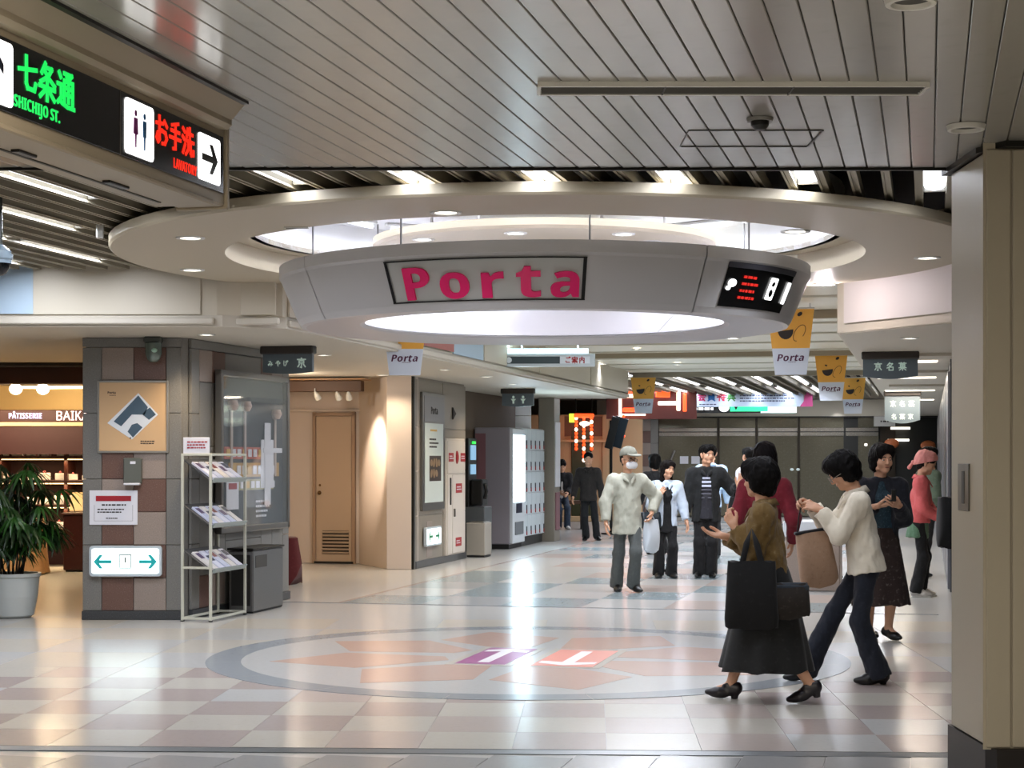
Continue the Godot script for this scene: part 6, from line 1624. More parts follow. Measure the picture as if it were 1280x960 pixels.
func build_far_end():
	var olive = speckle("door_olive", Color(0.42, 0.40, 0.335), 0.1, 0.04, 1.5, 0.1, 0.25)
	var y := -AL * 0.4
	# beam over the far doors and the doors themselves
	var B := shell("wall_front", at(7.2, 46.4), y)
	part(B, "beam", box(9.5, 0.46, 0.4, 0.01), mats.fascia_cream, Vector3(-0.2, 2.86, 0)); part(B, "beam_edge", box(9.5, 0.03, 0.44), mats.dark_trim, Vector3(-0.2, 2.63, 0))
	part(B, "upper_wall", box(12, 0.6, 0.3), mats.fascia_cream, Vector3(0, 3.4, 0))
	var xs := [-3.35, -1.75, -0.75, 0.35, 2.45]
	for i in 4:
		var w: float = xs[i + 1] - xs[i]
		var mx: float = (xs[i] + xs[i + 1]) / 2
		part(B, "door_pane", box(w - 0.06, 2.6, 0.05, 0.005), olive, Vector3(mx, 1.32, 0.05))
		part(B, "door_frame", box(0.06, 2.62, 0.10, 0.006), mat("bronze", Color(0.20, 0.17, 0.13), 0.35, 0.5), Vector3(xs[i], 1.31, 0.06))
		part(B, "push_rail", box(w - 0.06, 0.22, 0.04, 0.008), mat("rail_bright", Color(0.62, 0.60, 0.56), 0.22, 0.8), Vector3(mx, 2.24, 0.085))
		part(B, "rail_groove", box(w - 0.06, 0.02, 0.045), mats.dark_trim, Vector3(mx, 2.24, 0.087))
		for s in [-1, 1]: part(B, "door_knob", ball(0.05, 0.035, 0.035), glow("knob_glow", Color(0.8, 0.85, 0.85), 0.2), Vector3(mx + w / 2 - 0.1 + s * 0.08, 1.25, 0.11))  # faint glow put into the knobs, which are no lamps
	part(B, "door_frame", box(0.4, 2.62, 0.14, 0.006), mats.bronze, Vector3(2.65, 1.31, 0.06))
	part(B, "white_notice", box(0.22, 0.2, 0.01), mats.paper, Vector3(-2.65, 1.5, 0.09)); part(B, "white_notice", box(0.22, 0.2, 0.01), mats.paper, Vector3(-2.35, 1.5, 0.09))
	part(B, "stair_rail", tube([Vector3(-3.3, 0.8, 0.3), Vector3(-2.9, 1.75, 0.1)], 0.03, 8), mats.steel)
	for i in 7: spot("unseen_door_wash", at(4.0 + i * 0.75, 45.6, 2.95), at(4.0 + i * 0.75, 46.3, 2.0), 0.3, COOL, 30.0, 0.05) if i % 3 == 0 else null  # unseen spots placed to brighten the far doors and their rail
	# checkered pillar left of the doors
	var P := shell("wall_front", at(3.35, 46.0), 0.0)
	part(P, "core", box(0.86, 2.62, 0.5), granite("grey"), Vector3(0, 1.31, 0))
	for i in 2:
		for j in 8: part(P, "stone_block", box(0.30, 0.30, 0.03, 0.004), granite("brown" if (i + j) % 2 else "pink"), Vector3(-0.21 + i * 0.31, 0.25 + j * 0.308, 0.255))
	for j in 4: part(P, "stone_block", box(0.20, 0.61, 0.03, 0.004), granite("grey"), Vector3(0.35, 0.4 + j * 0.616, 0.255))
	# shop at the far left with the green door and the hanging lights
	var cr = mat("far_cream", Color(0.74, 0.63, 0.48), 0.6)
	var W := shell("wall_front", at(1.6, 44.5), 0.0)
	part(W, "wall_panel", box(3.4, 2.64, 0.12), cr, Vector3(0, 1.32, 0)); part(W, "green_door", box(0.50, 2.25, 0.06, 0.008), mat("olive_green", Color(0.20, 0.21, 0.06), 0.4), Vector3(0.15, 1.125, 0.07)); part(W, "upper_brown", box(1.35, 0.5, 0.05), mat("panel_brown", Color(0.42, 0.28, 0.20), 0.5), Vector3(0.1, 2.35, 0.07)); part(W, "canopy_rail", box(1.7, 0.06, 0.3, 0.006), cr, Vector3(0.15, 1.98, 0.15))
	for s in [-0.35, 0.75]: part(W, "pilaster", box(0.14, 2.64, 0.1, 0.006), cr, Vector3(s, 1.32, 0.08))
	part(W, "red_poster", box(0.3, 0.2, 0.03), glow("poster_glow", Color(0.9, 0.35, 0.25), 0.6), Vector3(-0.62, 2.30, 0.1)); part(W, "pink_poster", box(0.3, 0.3, 0.03), mat("poster_pink", Color(0.75, 0.40, 0.40), 0.5), Vector3(-0.65, 1.72, 0.1)); part(W, "white_sign", box(0.34, 0.14, 0.04), glow("bar_white", Color(0.8, 0.93, 0.95), 0.9), Vector3(-0.62, 2.12, 0.12))
	struct("trim_4", box(3.2, 0.12, 0.5, 0.01), cr, at(1.5, 43.2, 0.06))
	# strings of warm bulbs
	var bulb = glow("bulb_red", Color(1.0, 0.30, 0.12), 1.2); var hot = glow("bulb_hot", Color(1.0, 0.86, 0.76), 2.5); var fr = mat("neon_frame", Color(0.30, 0.09, 0.05), 0.4)
	var c1 = thing("light_chandelier", "cluster of red glowing bulb strings before the green door", "lights", at(1.78, 43.6, 2.60))
	for i in 3:
		for k in (9 if i != 1 else 12): part(c1, "bulb", ball(0.042, 0.05, 0.042, 8), hot if (k + i) % 3 == 0 else bulb, Vector3(-0.19 + i * 0.19, -0.06 - k * 0.095, 0))
		part(c1, "string", tube([Vector3(-0.19 + i * 0.19, 0.05, 0), Vector3(-0.19 + i * 0.19, -0.9, 0)], 0.008, 5), fr)
	for s in [-0.2, 0.2]: part(c1, "hanger_rod", tube([Vector3(s, 0.04, 0), Vector3(s, 1.02, 0)], 0.01, 6), mats.dark_trim)
	part(c1, "crown", box(0.5, 0.1, 0.12, 0.02), bulb, Vector3(0, 0.0, 0)); part(c1, "lamp", ball(0.13, 0.06, 0.1), hot, Vector3(0.02, -0.2, 0.03)); part(c1, "green_lamp", box(0.13, 0.22, 0.06, 0.01), glow("lamp_lime", Color(0.75, 0.85, 0.25), 1.0), Vector3(-0.3, -0.06, 0))
	omni("chandelier_light", at(1.78, 43.3, 2.3), 0.06, Color(1, 0.6, 0.4), 0.1)
	var c2 = thing("neon_frame", "red and white glowing neon frame beside the far yellow banner", "neon light", at(3.05, 42.8, 2.50))
	for q in [[-0.42, 0.35, 0.07, 1.1, 1], [-0.1, 0.82, 0.62, 0.07, 1], [-0.05, 0.56, 0.8, 0.09, 1], [-0.1, 0.22, 0.5, 0.1, 0], [-0.2, 0.68, 0.3, 0.1, 0], [0.05, 0.7, 0.09, 0.3, 1], [-0.1, 0.1, 0.6, 0.04, 1], [0.8, 0.78, 0.9, 0.09, 1], [1.0, 0.45, 0.09, 0.5, 1], [1.15, 0.4, 0.09, 0.45, 0], [0.75, 0.38, 0.5, 0.09, 1], [0.62, 0.62, 0.35, 0.2, 0], [1.5, 0.78, 0.5, 0.05, 0]]:
		part(c2, "tube", box(q[2], q[3], 0.06, 0.02), hot if q[4] else bulb, Vector3(q[0], q[1], 0))
	for k in 14: part(c2, "bulb", ball(0.04, 0.04, 0.04, 8), bulb if k % 2 else hot, Vector3(-0.42 + (k % 2) * 0.08, 0.1 - k * 0.04, 0.05))
	part(c2, "backing", box(2.2, 0.9, 0.05), fr, Vector3(0.35, 0.45, -0.08))
	omni("neon_light", at(3.0, 42.2, 2.6), 0.08, Color(1, 0.6, 0.4), 0.1)
	# tilted screen on a post
	var tv = thing("tilted_screen", "dark flat screen tilted on a post above the man in the cap", "screen", at(2.05, 35.5, 0))
	part(tv, "post", tube([Vector3(-0.05, 0, -0.06), Vector3(-0.05, 2.3, -0.06)], 0.03, 8), mats.dark_trim)
	part(tv, "screen", box(0.26, 0.62, 0.06, 0.01), mat("screen_blue", Color(0.12, 0.16, 0.19), 0.2), Vector3(0.10, 2.06, 0), Vector3(0.1, -0.3, -0.28)); part(tv, "shell", box(0.16, 0.66, 0.10, 0.01), mats.dark_plastic, Vector3(-0.02, 2.05, -0.04), Vector3(0.1, -0.3, -0.28)); part(tv, "base", lathe([Vector2(0, 0), Vector2(0.2, 0), Vector2(0.2, 0.03), Vector2(0, 0.04)], 20), mats.dark_trim, Vector3(-0.05, 0, -0.06))
	# small shop at the far right
	var R := shell("wall_front", at(10.0, 46.2), 0.0)
	part(R, "dark_wall", box(2.6, 2.64, 0.1), mat("dark_olive", Color(0.13, 0.13, 0.11), 0.5), Vector3(0, 1.32, 0)); part(R, "sign_board", box(0.55, 0.26, 0.06), mat("board_grey", Color(0.62, 0.61, 0.58), 0.5), Vector3(-0.35, 2.5, 0.6)); part(R, "sign_print", print_rows(0.32, 0.09, 1), mats.ink, Vector3(-0.3, 2.5, 0.632))
	for q in [[0.15, 2.33, 0.5], [0.1, 2.02, 0.55], [-0.75, 1.9, 0.06]]: part(R, "strip_lamp", box(q[2], 0.06, 0.05), glow("strip_glow", Color(1, 0.96, 0.9), 1.5), Vector3(q[0], q[1], 0.2))
	for q in [[-0.1, 1.93], [0.85, 1.88]]: part(R, "lantern", ball(0.2, 0.13, 0.1), mat("lantern_orange", Color(0.72, 0.40, 0.22), 0.5), Vector3(q[0], q[1], 0.3))
	# granite planter behind the two women
	var pl = thing("stone_planter", "low pinkish granite planter with a white rim behind the beige handbag", "planter", at(3.5, 20.4, 0), -AL)
	part(pl, "body", box(0.62, 0.62, 0.6, 0.01), granite("pink"), Vector3(0, 0.31, 0)); part(pl, "rim", box(0.66, 0.18, 0.64, 0.01), mats.machine_white, Vector3(0, 0.71, 0))

# a soft bag: a rounded, slightly bellied pouch w wide (x), h tall, t thick, hanging from y = 0 downwards
func pouch(w: float, h: float, t: float, flare := 1.0, sag := 0.03) -> Mesh:
	var st := begin()
	var rings := []
	for j in 9:
		var u := j / 8.0
		var y := -h * u
		var ww: float = w / 2 * lerpf(1.0, flare, u) * (1.0 if j < 8 else 0.96)
		var tt: float = t / 2 * (0.55 + 0.75 * sin(PI * minf(u * 0.9 + 0.05, 1.0))) * (1.0 if j < 8 else 0.85)
		var ring := []
		for i in 28:
			var a := TAU * i / 28
			var cx := signf(cos(a)) * pow(absf(cos(a)), 0.45); var cz := signf(sin(a)) * pow(absf(sin(a)), 0.6)
			ring.append(Vector3(cx * ww, y - sag * (1.0 - cx * cx) * u + 0.006 * sin(a * 5 + u * 7), -cz * tt))
		rings.append(ring)
	rings.reverse()
	add_loft(st, rings)
	st.generate_normals()
	return st.commit()

func carried(called: String, label: String, category: String, who: Node3D, local: Vector3, yaw := 0.0) -> Node3D:
	var t = thing(called, label, category, who.transform * local, who.rotation.y + yaw)
	return t

func build_people():
	var black = cloth("black_wool", Color(0.045, 0.045, 0.055)); var char_m = cloth("charcoal", Color(0.085, 0.088, 0.09))
	var navy = cloth("navy_cloth", Color(0.05, 0.06, 0.10)); var denim = cloth("dark_denim", Color(0.085, 0.105, 0.155), 0.08)
	var bob := [[0, .05, -.035, 0, .055, .012, .098, .09], [.05, .0, -.03, .06, -.06, -.02, .06, .045], [-.05, .0, -.03, -.06, -.06, -.02, .06, .045], [0, .0, -.06, 0, -.07, -.055, .08, .062], [-.04, .085, .05, .04, .085, .05, .045, .045]]
	var crop := [[0, .05, -.035, 0, .06, .012, .092, .084], [0, 0, -.055, 0, -.04, -.05, .07, .055], [-.035, .085, .055, .035, .085, .055, .035, .035]]
	var longer := [[0, .05, -.035, 0, .055, .012, .096, .09], [.055, .0, -.02, .068, -.15, -.01, .05, .035], [-.055, .0, -.02, -.068, -.15, -.01, .05, .035], [0, .0, -.06, 0, -.17, -.06, .075, .06], [-.04, .085, .05, .04, .085, .05, .042, .042]]

	# woman in the brown jacket, striding to the left
	var p1 = person({"label": "woman in a mustard-brown jacket and long dark skirt striding left with a black tote", "x": 1.60, "d": 10.95, "yaw": -100.0, "h": 1.5, "lean": 5.0, "cell": 0.009,
		"feet": [[0.085, -0.13, 0.0, 14.0, 0.0], [-0.08, 0.38, 0.0, -5.0, 0.012]], "hands": [Vector3(0.06, 1.085, 0.21), Vector3(-0.04, 1.02, 0.27)], "aim": [Vector3(-0.3, 0.75, 0.5), Vector3(0.25, 0.15, 1)], "palm": [Vector3(-0.6, -0.2, -0.6), Vector3(0.3, 1, -0.1)], "curl": [0.75, 0.3],
		"look": -28.0, "nod": 4.0, "girth": 1.04, "sink": 0.02, "heel": 0.03, "pumps": true, "shoe_m": mat("shoe_plum", Color(0.11, 0.095, 0.12), 0.35),
		"hair": {"shape": [[0, .05, -.04, 0, .058, .01, .112, .1], [0, .0, -.065, 0, -.06, -.06, .094, .07], [.05, .0, -.02, .056, -.05, -.012, .06, .045], [-.05, .0, -.02, -.056, -.05, -.012, .06, .045], [-.04, .09, .05, .04, .09, .05, .05, .05]]},
		"top": {"called": "jacket", "m": cloth("mustard_wool", Color(0.43, 0.335, 0.17), 0.22), "hem": 0.485, "grow": 0.016, "flare": 1.06, "arm": 1.12, "cuff": 1.25, "collar": true, "sleeve": 0.93, "folds": 1.6},
		"skirt": {"m": char_m, "hem": 0.20, "rx": 0.235, "rz": 0.285, "sz": 0.02, "folds": 0.05}, "bust": 0.9})
	var b1 = carried("tote_bag", "black cloth tote hanging from the forearm of the woman in the brown jacket", "bag", p1, Vector3(0.215, 0.88, 0.10), -PI / 2)
	part(b1, "bag", pouch(0.29, 0.40, 0.10, 1.16, 0.02), cloth("tote_black", Color(0.022, 0.022, 0.028)))
	for s in [-1, 1]: part(b1, "handle", strap([Vector3(-0.06, -0.01, 0.03 * s), Vector3(-0.03, 0.11, 0.028 * s), Vector3(0.0, 0.205, 0.0), Vector3(0.03, 0.11, 0.028 * s), Vector3(0.055, -0.01, 0.03 * s)], 0.035, 0.006, Vector3(1, 0, 0)), mats.tote_black)
	var hb = carried("hip_bag", "grey-brown flap bag worn on the hip of the woman in the brown jacket", "bag", p1, Vector3(0.165, 0.745, -0.12), PI / 2 + 0.2)
	part(hb, "flap", pouch(0.24, 0.19, 0.10, 1.15), cloth("bag_brown", Color(0.14, 0.115, 0.095))); part(hb, "band", box(0.25, 0.07, 0.085, 0.02), cloth("bag_slate", Color(0.17, 0.20, 0.24)), Vector3(0, -0.03, 0.0))

	# woman in the cream jacket, head bowed
	var p2 = person({"label": "woman in a cream jacket and dark trousers walking left with bowed head and glasses", "x": 2.36, "d": 11.85, "yaw": -92.0, "h": 1.57, "lean": 9.0, "cell": 0.009,
		"feet": [[0.09, 0.05, 0.0, 0.0, 0.0], [-0.08, 0.50, 0.0, 6.0, 0.0]], "hands": [Vector3(0.07, 1.17, 0.30), Vector3(-0.05, 1.19, 0.33)], "aim": [Vector3(-0.3, 0.35, 0.9), Vector3(0.3, 0.3, 0.9)], "palm": [Vector3(-0.8, -0.5, 0.2), Vector3(0.8, -0.5, 0.2)], "curl": [0.9, 0.9], "elbows": [Vector3(0.25, -0.8, -0.5), Vector3(-0.25, -0.8, -0.5)],
		"nod": 30.0, "sink": 0.015, "heel": 0.02, "hips": Vector3(0, 0, -0.02),
		"hair": {"shape": [[0, .05, -.035, 0, .058, .012, .106, .098], [.05, .0, -.03, .058, -.045, -.015, .062, .048], [-.05, .0, -.03, -.058, -.045, -.015, .062, .048], [0, .0, -.06, 0, -.05, -.055, .085, .066], [-.04, .088, .055, .04, .088, .055, .046, .046]]},
		"top": {"called": "jacket", "m": cloth("cream_wool", Color(0.90, 0.865, 0.79), 0.05), "hem": 0.475, "grow": 0.012, "flare": 1.10, "collar": true, "sleeve": 0.93, "cuff": 1.2, "folds": 1.2, "arm": 1.05},
		"trousers": {"m": denim, "hem_r": 0.082, "wide": 1.0}, "bust": 0.7})
	var gm = mat("spectacle_frame", Color(0.55, 0.52, 0.48), 0.3, 0.6)
	glasses(p2, gm)
	var b2 = carried("shoulder_bag", "beige shoulder bag on dark straps carried by the woman in the cream jacket", "bag", p2, Vector3(0.0, 1.02, 0.34), -PI / 2)
	b2.rotation.z = -0.16
	part(b2, "bag", pouch(0.22, 0.34, 0.14, 1.2, 0.05), cloth("bag_beige", Color(0.62, 0.50, 0.40), 0.1)); part(b2, "top_band", box(0.235, 0.02, 0.10, 0.008), mats.black_wool, Vector3(0, 0.0, 0))
	part(b2, "strap", strap([Vector3(-0.10, 0.0, 0.02), Vector3(-0.04, 0.14, 0.02), Vector3(0.005, 0.20, 0.0)], 0.018, 0.006, Vector3(0, 0, 1)), mats.black_wool); part(b2, "strap", strap([Vector3(0.10, 0.0, -0.02), Vector3(0.07, 0.12, -0.02), Vector3(0.03, 0.2, 0.0)], 0.018, 0.006, Vector3(0, 0, 1)), mats.black_wool); part(b2, "edge_piping", strap([Vector3(-0.11, 0.0, 0.055), Vector3(-0.125, -0.18, 0.075), Vector3(-0.125, -0.33, 0.05), Vector3(0, -0.385, 0.05), Vector3(0.12, -0.33, 0.05)], 0.012, 0.006, Vector3(0, 0, 1)), mats.black_wool)

	# woman in the dark cardigan with a telephone
	var p3 = person({"label": "woman in a dark cardigan, teal blouse and brown patterned skirt looking up from a telephone", "x": 3.07, "d": 14.7, "yaw": 4.0, "h": 1.61, "lean": 3.0, "cell": 0.011,
		"feet": [[0.13, 0.13, 22.0, 5.0, 0.0], [-0.02, -0.04, 8.0, 0.0, 0.0]], "hands": [Vector3(0.09, 1.13, 0.25), Vector3(-0.10, 1.12, 0.24)], "aim": [Vector3(-0.6, 0.2, 0.6), Vector3(0.9, 0.15, 0.3)], "palm": [Vector3(-0.4, 0.4, -0.7), Vector3(0.3, 0.9, -0.2)], "curl": [0.5, 0.45],
		"look": 14.0, "nod": 3.0, "pumps": true, "hair": {"shape": bob, "c": Color(0.05, 0.035, 0.03)},
		"shirt": {"called": "blouse", "m": speckle("teal_print", Color(0.08, 0.18, 0.22), 0.4, 0.06, 3.0, 0.8), "hem": 0.5, "sleeve": 0.0, "vneck": 0.8},
		"top": {"called": "cardigan", "m": navy, "hem": 0.40, "grow": 0.02, "open": 1.3, "sleeve": 0.9, "flare": 1.15, "arm": 1.15},
		"skirt": {"m": speckle("brown_print", Color(0.17, 0.115, 0.095), 0.3, 0.04, 2.0, 0.9), "hem": 0.30, "rx": 0.25, "rz": 0.21, "folds": 0.045}, "bust": 0.7})
	var ph = carried("mobile_phone", "small dark telephone held by the woman in the dark cardigan", "telephone", p3, Vector3(0.01, 1.17, 0.33), 0.0)
	part(ph, "body", box(0.045, 0.015, 0.10, 0.005), mats.dark_plastic); part(ph, "screen", box(0.038, 0.09, 0.012, 0.003), mats.dark_plastic, Vector3(0, 0.045, 0.05))

	# woman with the pink bandana
	var p4 = person({"label": "woman in a coral jacket and pink head scarf standing side-on with folded hands", "x": 4.48, "d": 19.4, "yaw": 76.0, "h": 1.57, "lean": 4.0, "cell": 0.012,
		"feet": [[0.07, 0.16, 0.0, 0.0, 0.0], [-0.09, 0.12, 0.0, 0.0, 0.0]], "hands": [Vector3(0.05, 0.84, 0.24), Vector3(-0.06, 0.86, 0.22)], "aim": [Vector3(-0.5, -0.5, 0.7), Vector3(0.5, -0.5, 0.7)], "palm": [Vector3(-0.6, 0, -0.8), Vector3(0.6, 0, -0.8)], "curl": [0.7, 0.7], "nod": 16.0, "faceless": true,
		"shoe_m": mat("shoe_white", Color(0.78, 0.77, 0.75), 0.5), "sole_m": mats.white_enamel, "hair": {"shape": crop, "c": Color(0.07, 0.045, 0.035)},
		"shirt": {"called": "apron", "m": cloth("green_apron", Color(0.33, 0.46, 0.36)), "hem": 0.41, "sleeve": 0.0, "grow": 0.012},
		"top": {"called": "jacket", "m": cloth("coral_cloth", Color(0.82, 0.38, 0.38), 0.1), "hem": 0.52, "grow": 0.02, "collar": true, "sleeve": 0.92, "arm": 1.1},
		"trousers": {"m": black, "hem_r": 0.075}})
	scarf(p4, cloth("scarf_pink", Color(0.86, 0.56, 0.53), 0.12))

	# man with cap and mask
	var p5 = person({"label": "elderly man in a pale blouson, grey cap and white face mask walking forward", "x": 1.31, "d": 20.0, "yaw": 10.0, "h": 1.6, "lean": 2.0, "cell": 0.012,
		"feet": [[0.12, 0.16, 24.0, 6.0, 0.0], [-0.10, 0.0, -4.0, 0.0, 0.0]], "hands": [Vector3(0.27, 0.90, 0.06), Vector3(-0.27, 0.80, 0.09)], "curl": [0.6, 0.4], "look": 18.0, "girth": 1.05, "elbows": [Vector3(1, -0.2, -0.6), Vector3(-1, -0.2, -0.5)],
		"hair": {"shape": [[0, .03, -.04, 0, .03, -.03, .085, .083], [0, 0, -.055, 0, -.03, -.05, .065, .05]], "c": Color(0.16, 0.15, 0.14)},
		"top": {"called": "blouson", "m": cloth("pale_blouson", Color(0.68, 0.68, 0.62), 0.06), "hem": 0.415, "grow": 0.02, "collar": true, "sleeve": 0.93, "arm": 1.15, "folds": 1.1, "flare": 1.02},
		"trousers": {"m": cloth("grey_flannel", Color(0.32, 0.335, 0.33), 0.1), "hem_r": 0.074, "wide": 1.04}})
	var capm = cloth("cap_grey", Color(0.47, 0.47, 0.42))
	var cp := on_head(p5, "cap", net([cap(Vector3(0, .07, -.02), Vector3(0, .075, .012), .095, .09)], 0.008, [[Vector3(0, -1, 0.12), -.055]]), capm, Vector3.ZERO)
	part(cp, "peak", plate(oval(0.085, 0.075, 22), 0.01), capm, Vector3(0, 0.062, 0.115), Vector3(-PI / 2 + 0.18, 0, 0))
	on_head(p5, "face_mask", net([cap(Vector3(-.028, -.05, .07), Vector3(.028, -.05, .07), .043, .043, .02), cap(Vector3(0, -.03, .095), Vector3(0, -.055, .09), .02, .022, .02)], 0.006), mat("mask_white", Color(0.92, 0.92, 0.93), 0.7), Vector3.ZERO)
	glasses(p5, mat("spectacle_dark", Color(0.06, 0.05, 0.05), 0.3))
	var wb = carried("plastic_bag", "white plastic bag held by the man in the cap", "bag", p5, Vector3(0.27, 0.82, 0.05), 0.6)
	part(wb, "bag", pouch(0.20, 0.34, 0.09, 1.15, 0.04), mat("bag_white", Color(0.82, 0.85, 0.88), 0.35)); part(wb, "handle", strap([Vector3(-0.06, -0.01, 0), Vector3(0, 0.06, 0), Vector3(0.06, -0.01, 0)], 0.02, 0.004, Vector3(0, 0, 1)), mats.bag_white)

	# the couple
	var p6 = person({"label": "smiling woman in a pale jacket over black, beside the man in black", "x": 1.95, "d": 22.3, "yaw": 6.0, "h": 1.47, "lean": 1.0, "cell": 0.012,
		"feet": [[0.11, 0.10, 14.0, 0.0, 0.0], [-0.10, 0.04, -8.0, 0.0, 0.0]], "hands": [Vector3(0.25, 0.72, 0.08), Vector3(-0.12, 1.04, 0.19)], "aim": [null, Vector3(0.4, 0.9, 0.1)], "palm": [Vector3(-1, 0, 0.2), Vector3(0.6, 0, -0.8)], "curl": [0.4, 0.6], "look": 24.0, "tilt": -8.0, "girth": 1.0,
		"hair": {"shape": longer, "c": Color(0.06, 0.04, 0.035)}, "bust": 0.8,
		"shirt": {"called": "black_top", "m": black, "hem": 0.40, "sleeve": 0.0, "vneck": 0.9, "grow": 0.002},
		"top": {"called": "jacket", "m": cloth("pale_denim", Color(0.74, 0.79, 0.85), 0.08), "hem": 0.455, "grow": 0.022, "open": 0.95, "sleeve": 0.93, "collar": true, "arm": 1.1},
		"trousers": {"m": black, "hem_r": 0.078, "wide": 1.05}})
	var b6 = carried("handbag", "dark teal handbag at the side of the smiling woman in the pale jacket", "bag", p6, Vector3(-0.22, 0.84, 0.12), 0.2)
	part(b6, "bag", pouch(0.26, 0.19, 0.10, 1.1, 0.01), mat("bag_teal", Color(0.07, 0.12, 0.15), 0.35)); part(b6, "strap", strap([Vector3(-0.1, 0, 0), Vector3(-0.02, 0.25, -0.03), Vector3(0.06, 0.42, -0.05), Vector3(0.10, 0.2, 0.02), Vector3(0.1, 0, 0)], 0.015, 0.005, Vector3(0, 0, 1)), mats.bag_teal)
	var p7 = person({"label": "dark-haired man in a black jacket over a striped shirt gesturing with one hand", "x": 2.47, "d": 22.4, "yaw": -4.0, "h": 1.67, "lean": 0.0, "cell": 0.012,
		"feet": [[0.09, 0.10, 10.0, 0.0, 0.0], [-0.12, 0.12, -12.0, 0.0, 0.0]], "hands": [Vector3(0.40, 1.16, 0.18), Vector3(-0.26, 0.80, 0.08)], "aim": [Vector3(0.25, 0.95, 0.2), null], "palm": [Vector3(-0.5, 0, 0.85), Vector3(1, 0, 0.2)], "curl": [0.15, 0.4], "look": 30.0, "girth": 1.08, "elbows": [Vector3(0.6, -0.8, -0.4), Vector3(-0.6, -0.3, -1)],
		"hair": {"shape": crop},
		"shirt": {"called": "striped_shirt", "m": cloth("shirt_slate", Color(0.13, 0.13, 0.16)), "hem": 0.45, "sleeve": 0.0, "vneck": 0.7, "grow": 0.006},
		"top": {"called": "jacket", "m": cloth("jacket_ink", Color(0.045, 0.055, 0.06)), "hem": 0.43, "grow": 0.026, "open": 0.95, "sleeve": 0.93, "collar": true, "arm": 1.15},
		"trousers": {"m": black, "hem_r": 0.072, "wide": 1.05}})
	for k in 6:
		var ch: Vector3 = p7.get_meta("j_ch")
		part(p7, "stripe", box([0.10, 0.12, 0.12, 0.13, 0.13, 0.13][k], 0.028 if k < 3 else 0.014, 0.012, 0.003), mat("stripe_pale", Color(0.72, 0.74, 0.82), 0.8) if k < 3 else mat("stripe_grey", Color(0.36, 0.36, 0.4), 0.8), ch + Vector3(0.0, 0.06 - k * 0.05, 0.104 + 0.004 * minf(k, 3)))
	var b7 = carried("black_bag", "black bag hanging from the raised arm of the man in the black jacket", "bag", p7, Vector3(0.35, 1.03, 0.10), 1.2)
	part(b7, "bag", pouch(0.20, 0.34, 0.10, 1.1, 0.02), mats.tote_black); part(b7, "strap", strap([Vector3(-0.06, 0, 0), Vector3(0, 0.12, 0), Vector3(0.06, 0, 0)], 0.02, 0.005, Vector3(0, 0, 1)), mats.tote_black)

	# people farther off
	person({"label": "young man in a dark brown top and black trousers walking far down the corridor", "x": 1.42, "d": 32.7, "yaw": -8.0, "h": 1.62, "cell": 0.018,
		"feet": [[0.22, 0.02, 30.0, 0.0, 0.0], [-0.08, 0.06, -10.0, 0.0, 0.0]], "hands": [Vector3(0.25, 0.80, 0.08), Vector3(-0.27, 0.82, 0.12)], "look": 6.0, "hair": {"shape": crop},
		"top": {"called": "pullover", "m": cloth("dark_brown", Color(0.12, 0.095, 0.085)), "hem": 0.46, "grow": 0.02, "collar": true}, "trousers": {"m": black, "hem_r": 0.07}})
	var bench = thing("bench", "low dark bench under the seated man at the far end of the lockers", "bench", at(1.10, 38.35, 0))
	part(bench, "seat", box(1.0, 0.08, 0.42, 0.01), mats.beam_brown, Vector3(0, 0.58, 0)); part(bench, "leg", box(0.06, 0.54, 0.38), mats.dark_trim, Vector3(-0.42, 0.27, 0)); part(bench, "leg", box(0.06, 0.54, 0.38), mats.dark_trim, Vector3(0.42, 0.27, 0))
	person({"label": "man in a black jacket and jeans sitting on a bench beyond the coin lockers", "x": 1.06, "d": 38.2, "yaw": 8.0, "h": 1.68, "cell": 0.018, "hips": Vector3(0, -0.175, 0), "lean": 10.0, "nod": 20.0,
		"feet": [[0.12, 0.42, 12.0, 0.0, 0.0], [-0.10, 0.30, -10.0, 0.0, 0.0]], "hands": [Vector3(0.10, 0.78, 0.30), Vector3(-0.08, 0.80, 0.28)], "hair": {"shape": crop},
		"shoe_m": mats.shoe_white, "shirt": {"called": "shirt", "m": mat("shirt_white", Color(0.72, 0.70, 0.68), 0.8), "hem": 0.40, "sleeve": 0.0, "vneck": 0.5}, "top": {"called": "jacket", "m": mats.black_wool, "hem": 0.38, "grow": 0.022, "open": 0.7}, "trousers": {"m": cloth("jeans_blue", Color(0.17, 0.22, 0.29)), "hem_r": 0.07}})
	person({"label": "man in a pale blue shirt standing behind the couple with his back turned", "x": 3.05, "d": 27.0, "yaw": 170.0, "h": 1.71, "cell": 0.018, "faceless": true,
		"feet": [[0.1, 0.08, 5.0, 0.0, 0.0], [-0.1, 0.0, -5.0, 0.0, 0.0]], "hands": [Vector3(0.26, 0.82, 0.06), Vector3(-0.26, 0.82, 0.06)], "hair": {"shape": crop},
		"top": {"called": "shirt", "m": cloth("shirt_sky", Color(0.66, 0.76, 0.86)), "hem": 0.45, "grow": 0.016, "collar": true}, "trousers": {"m": mats.black_wool, "hem_r": 0.07}})
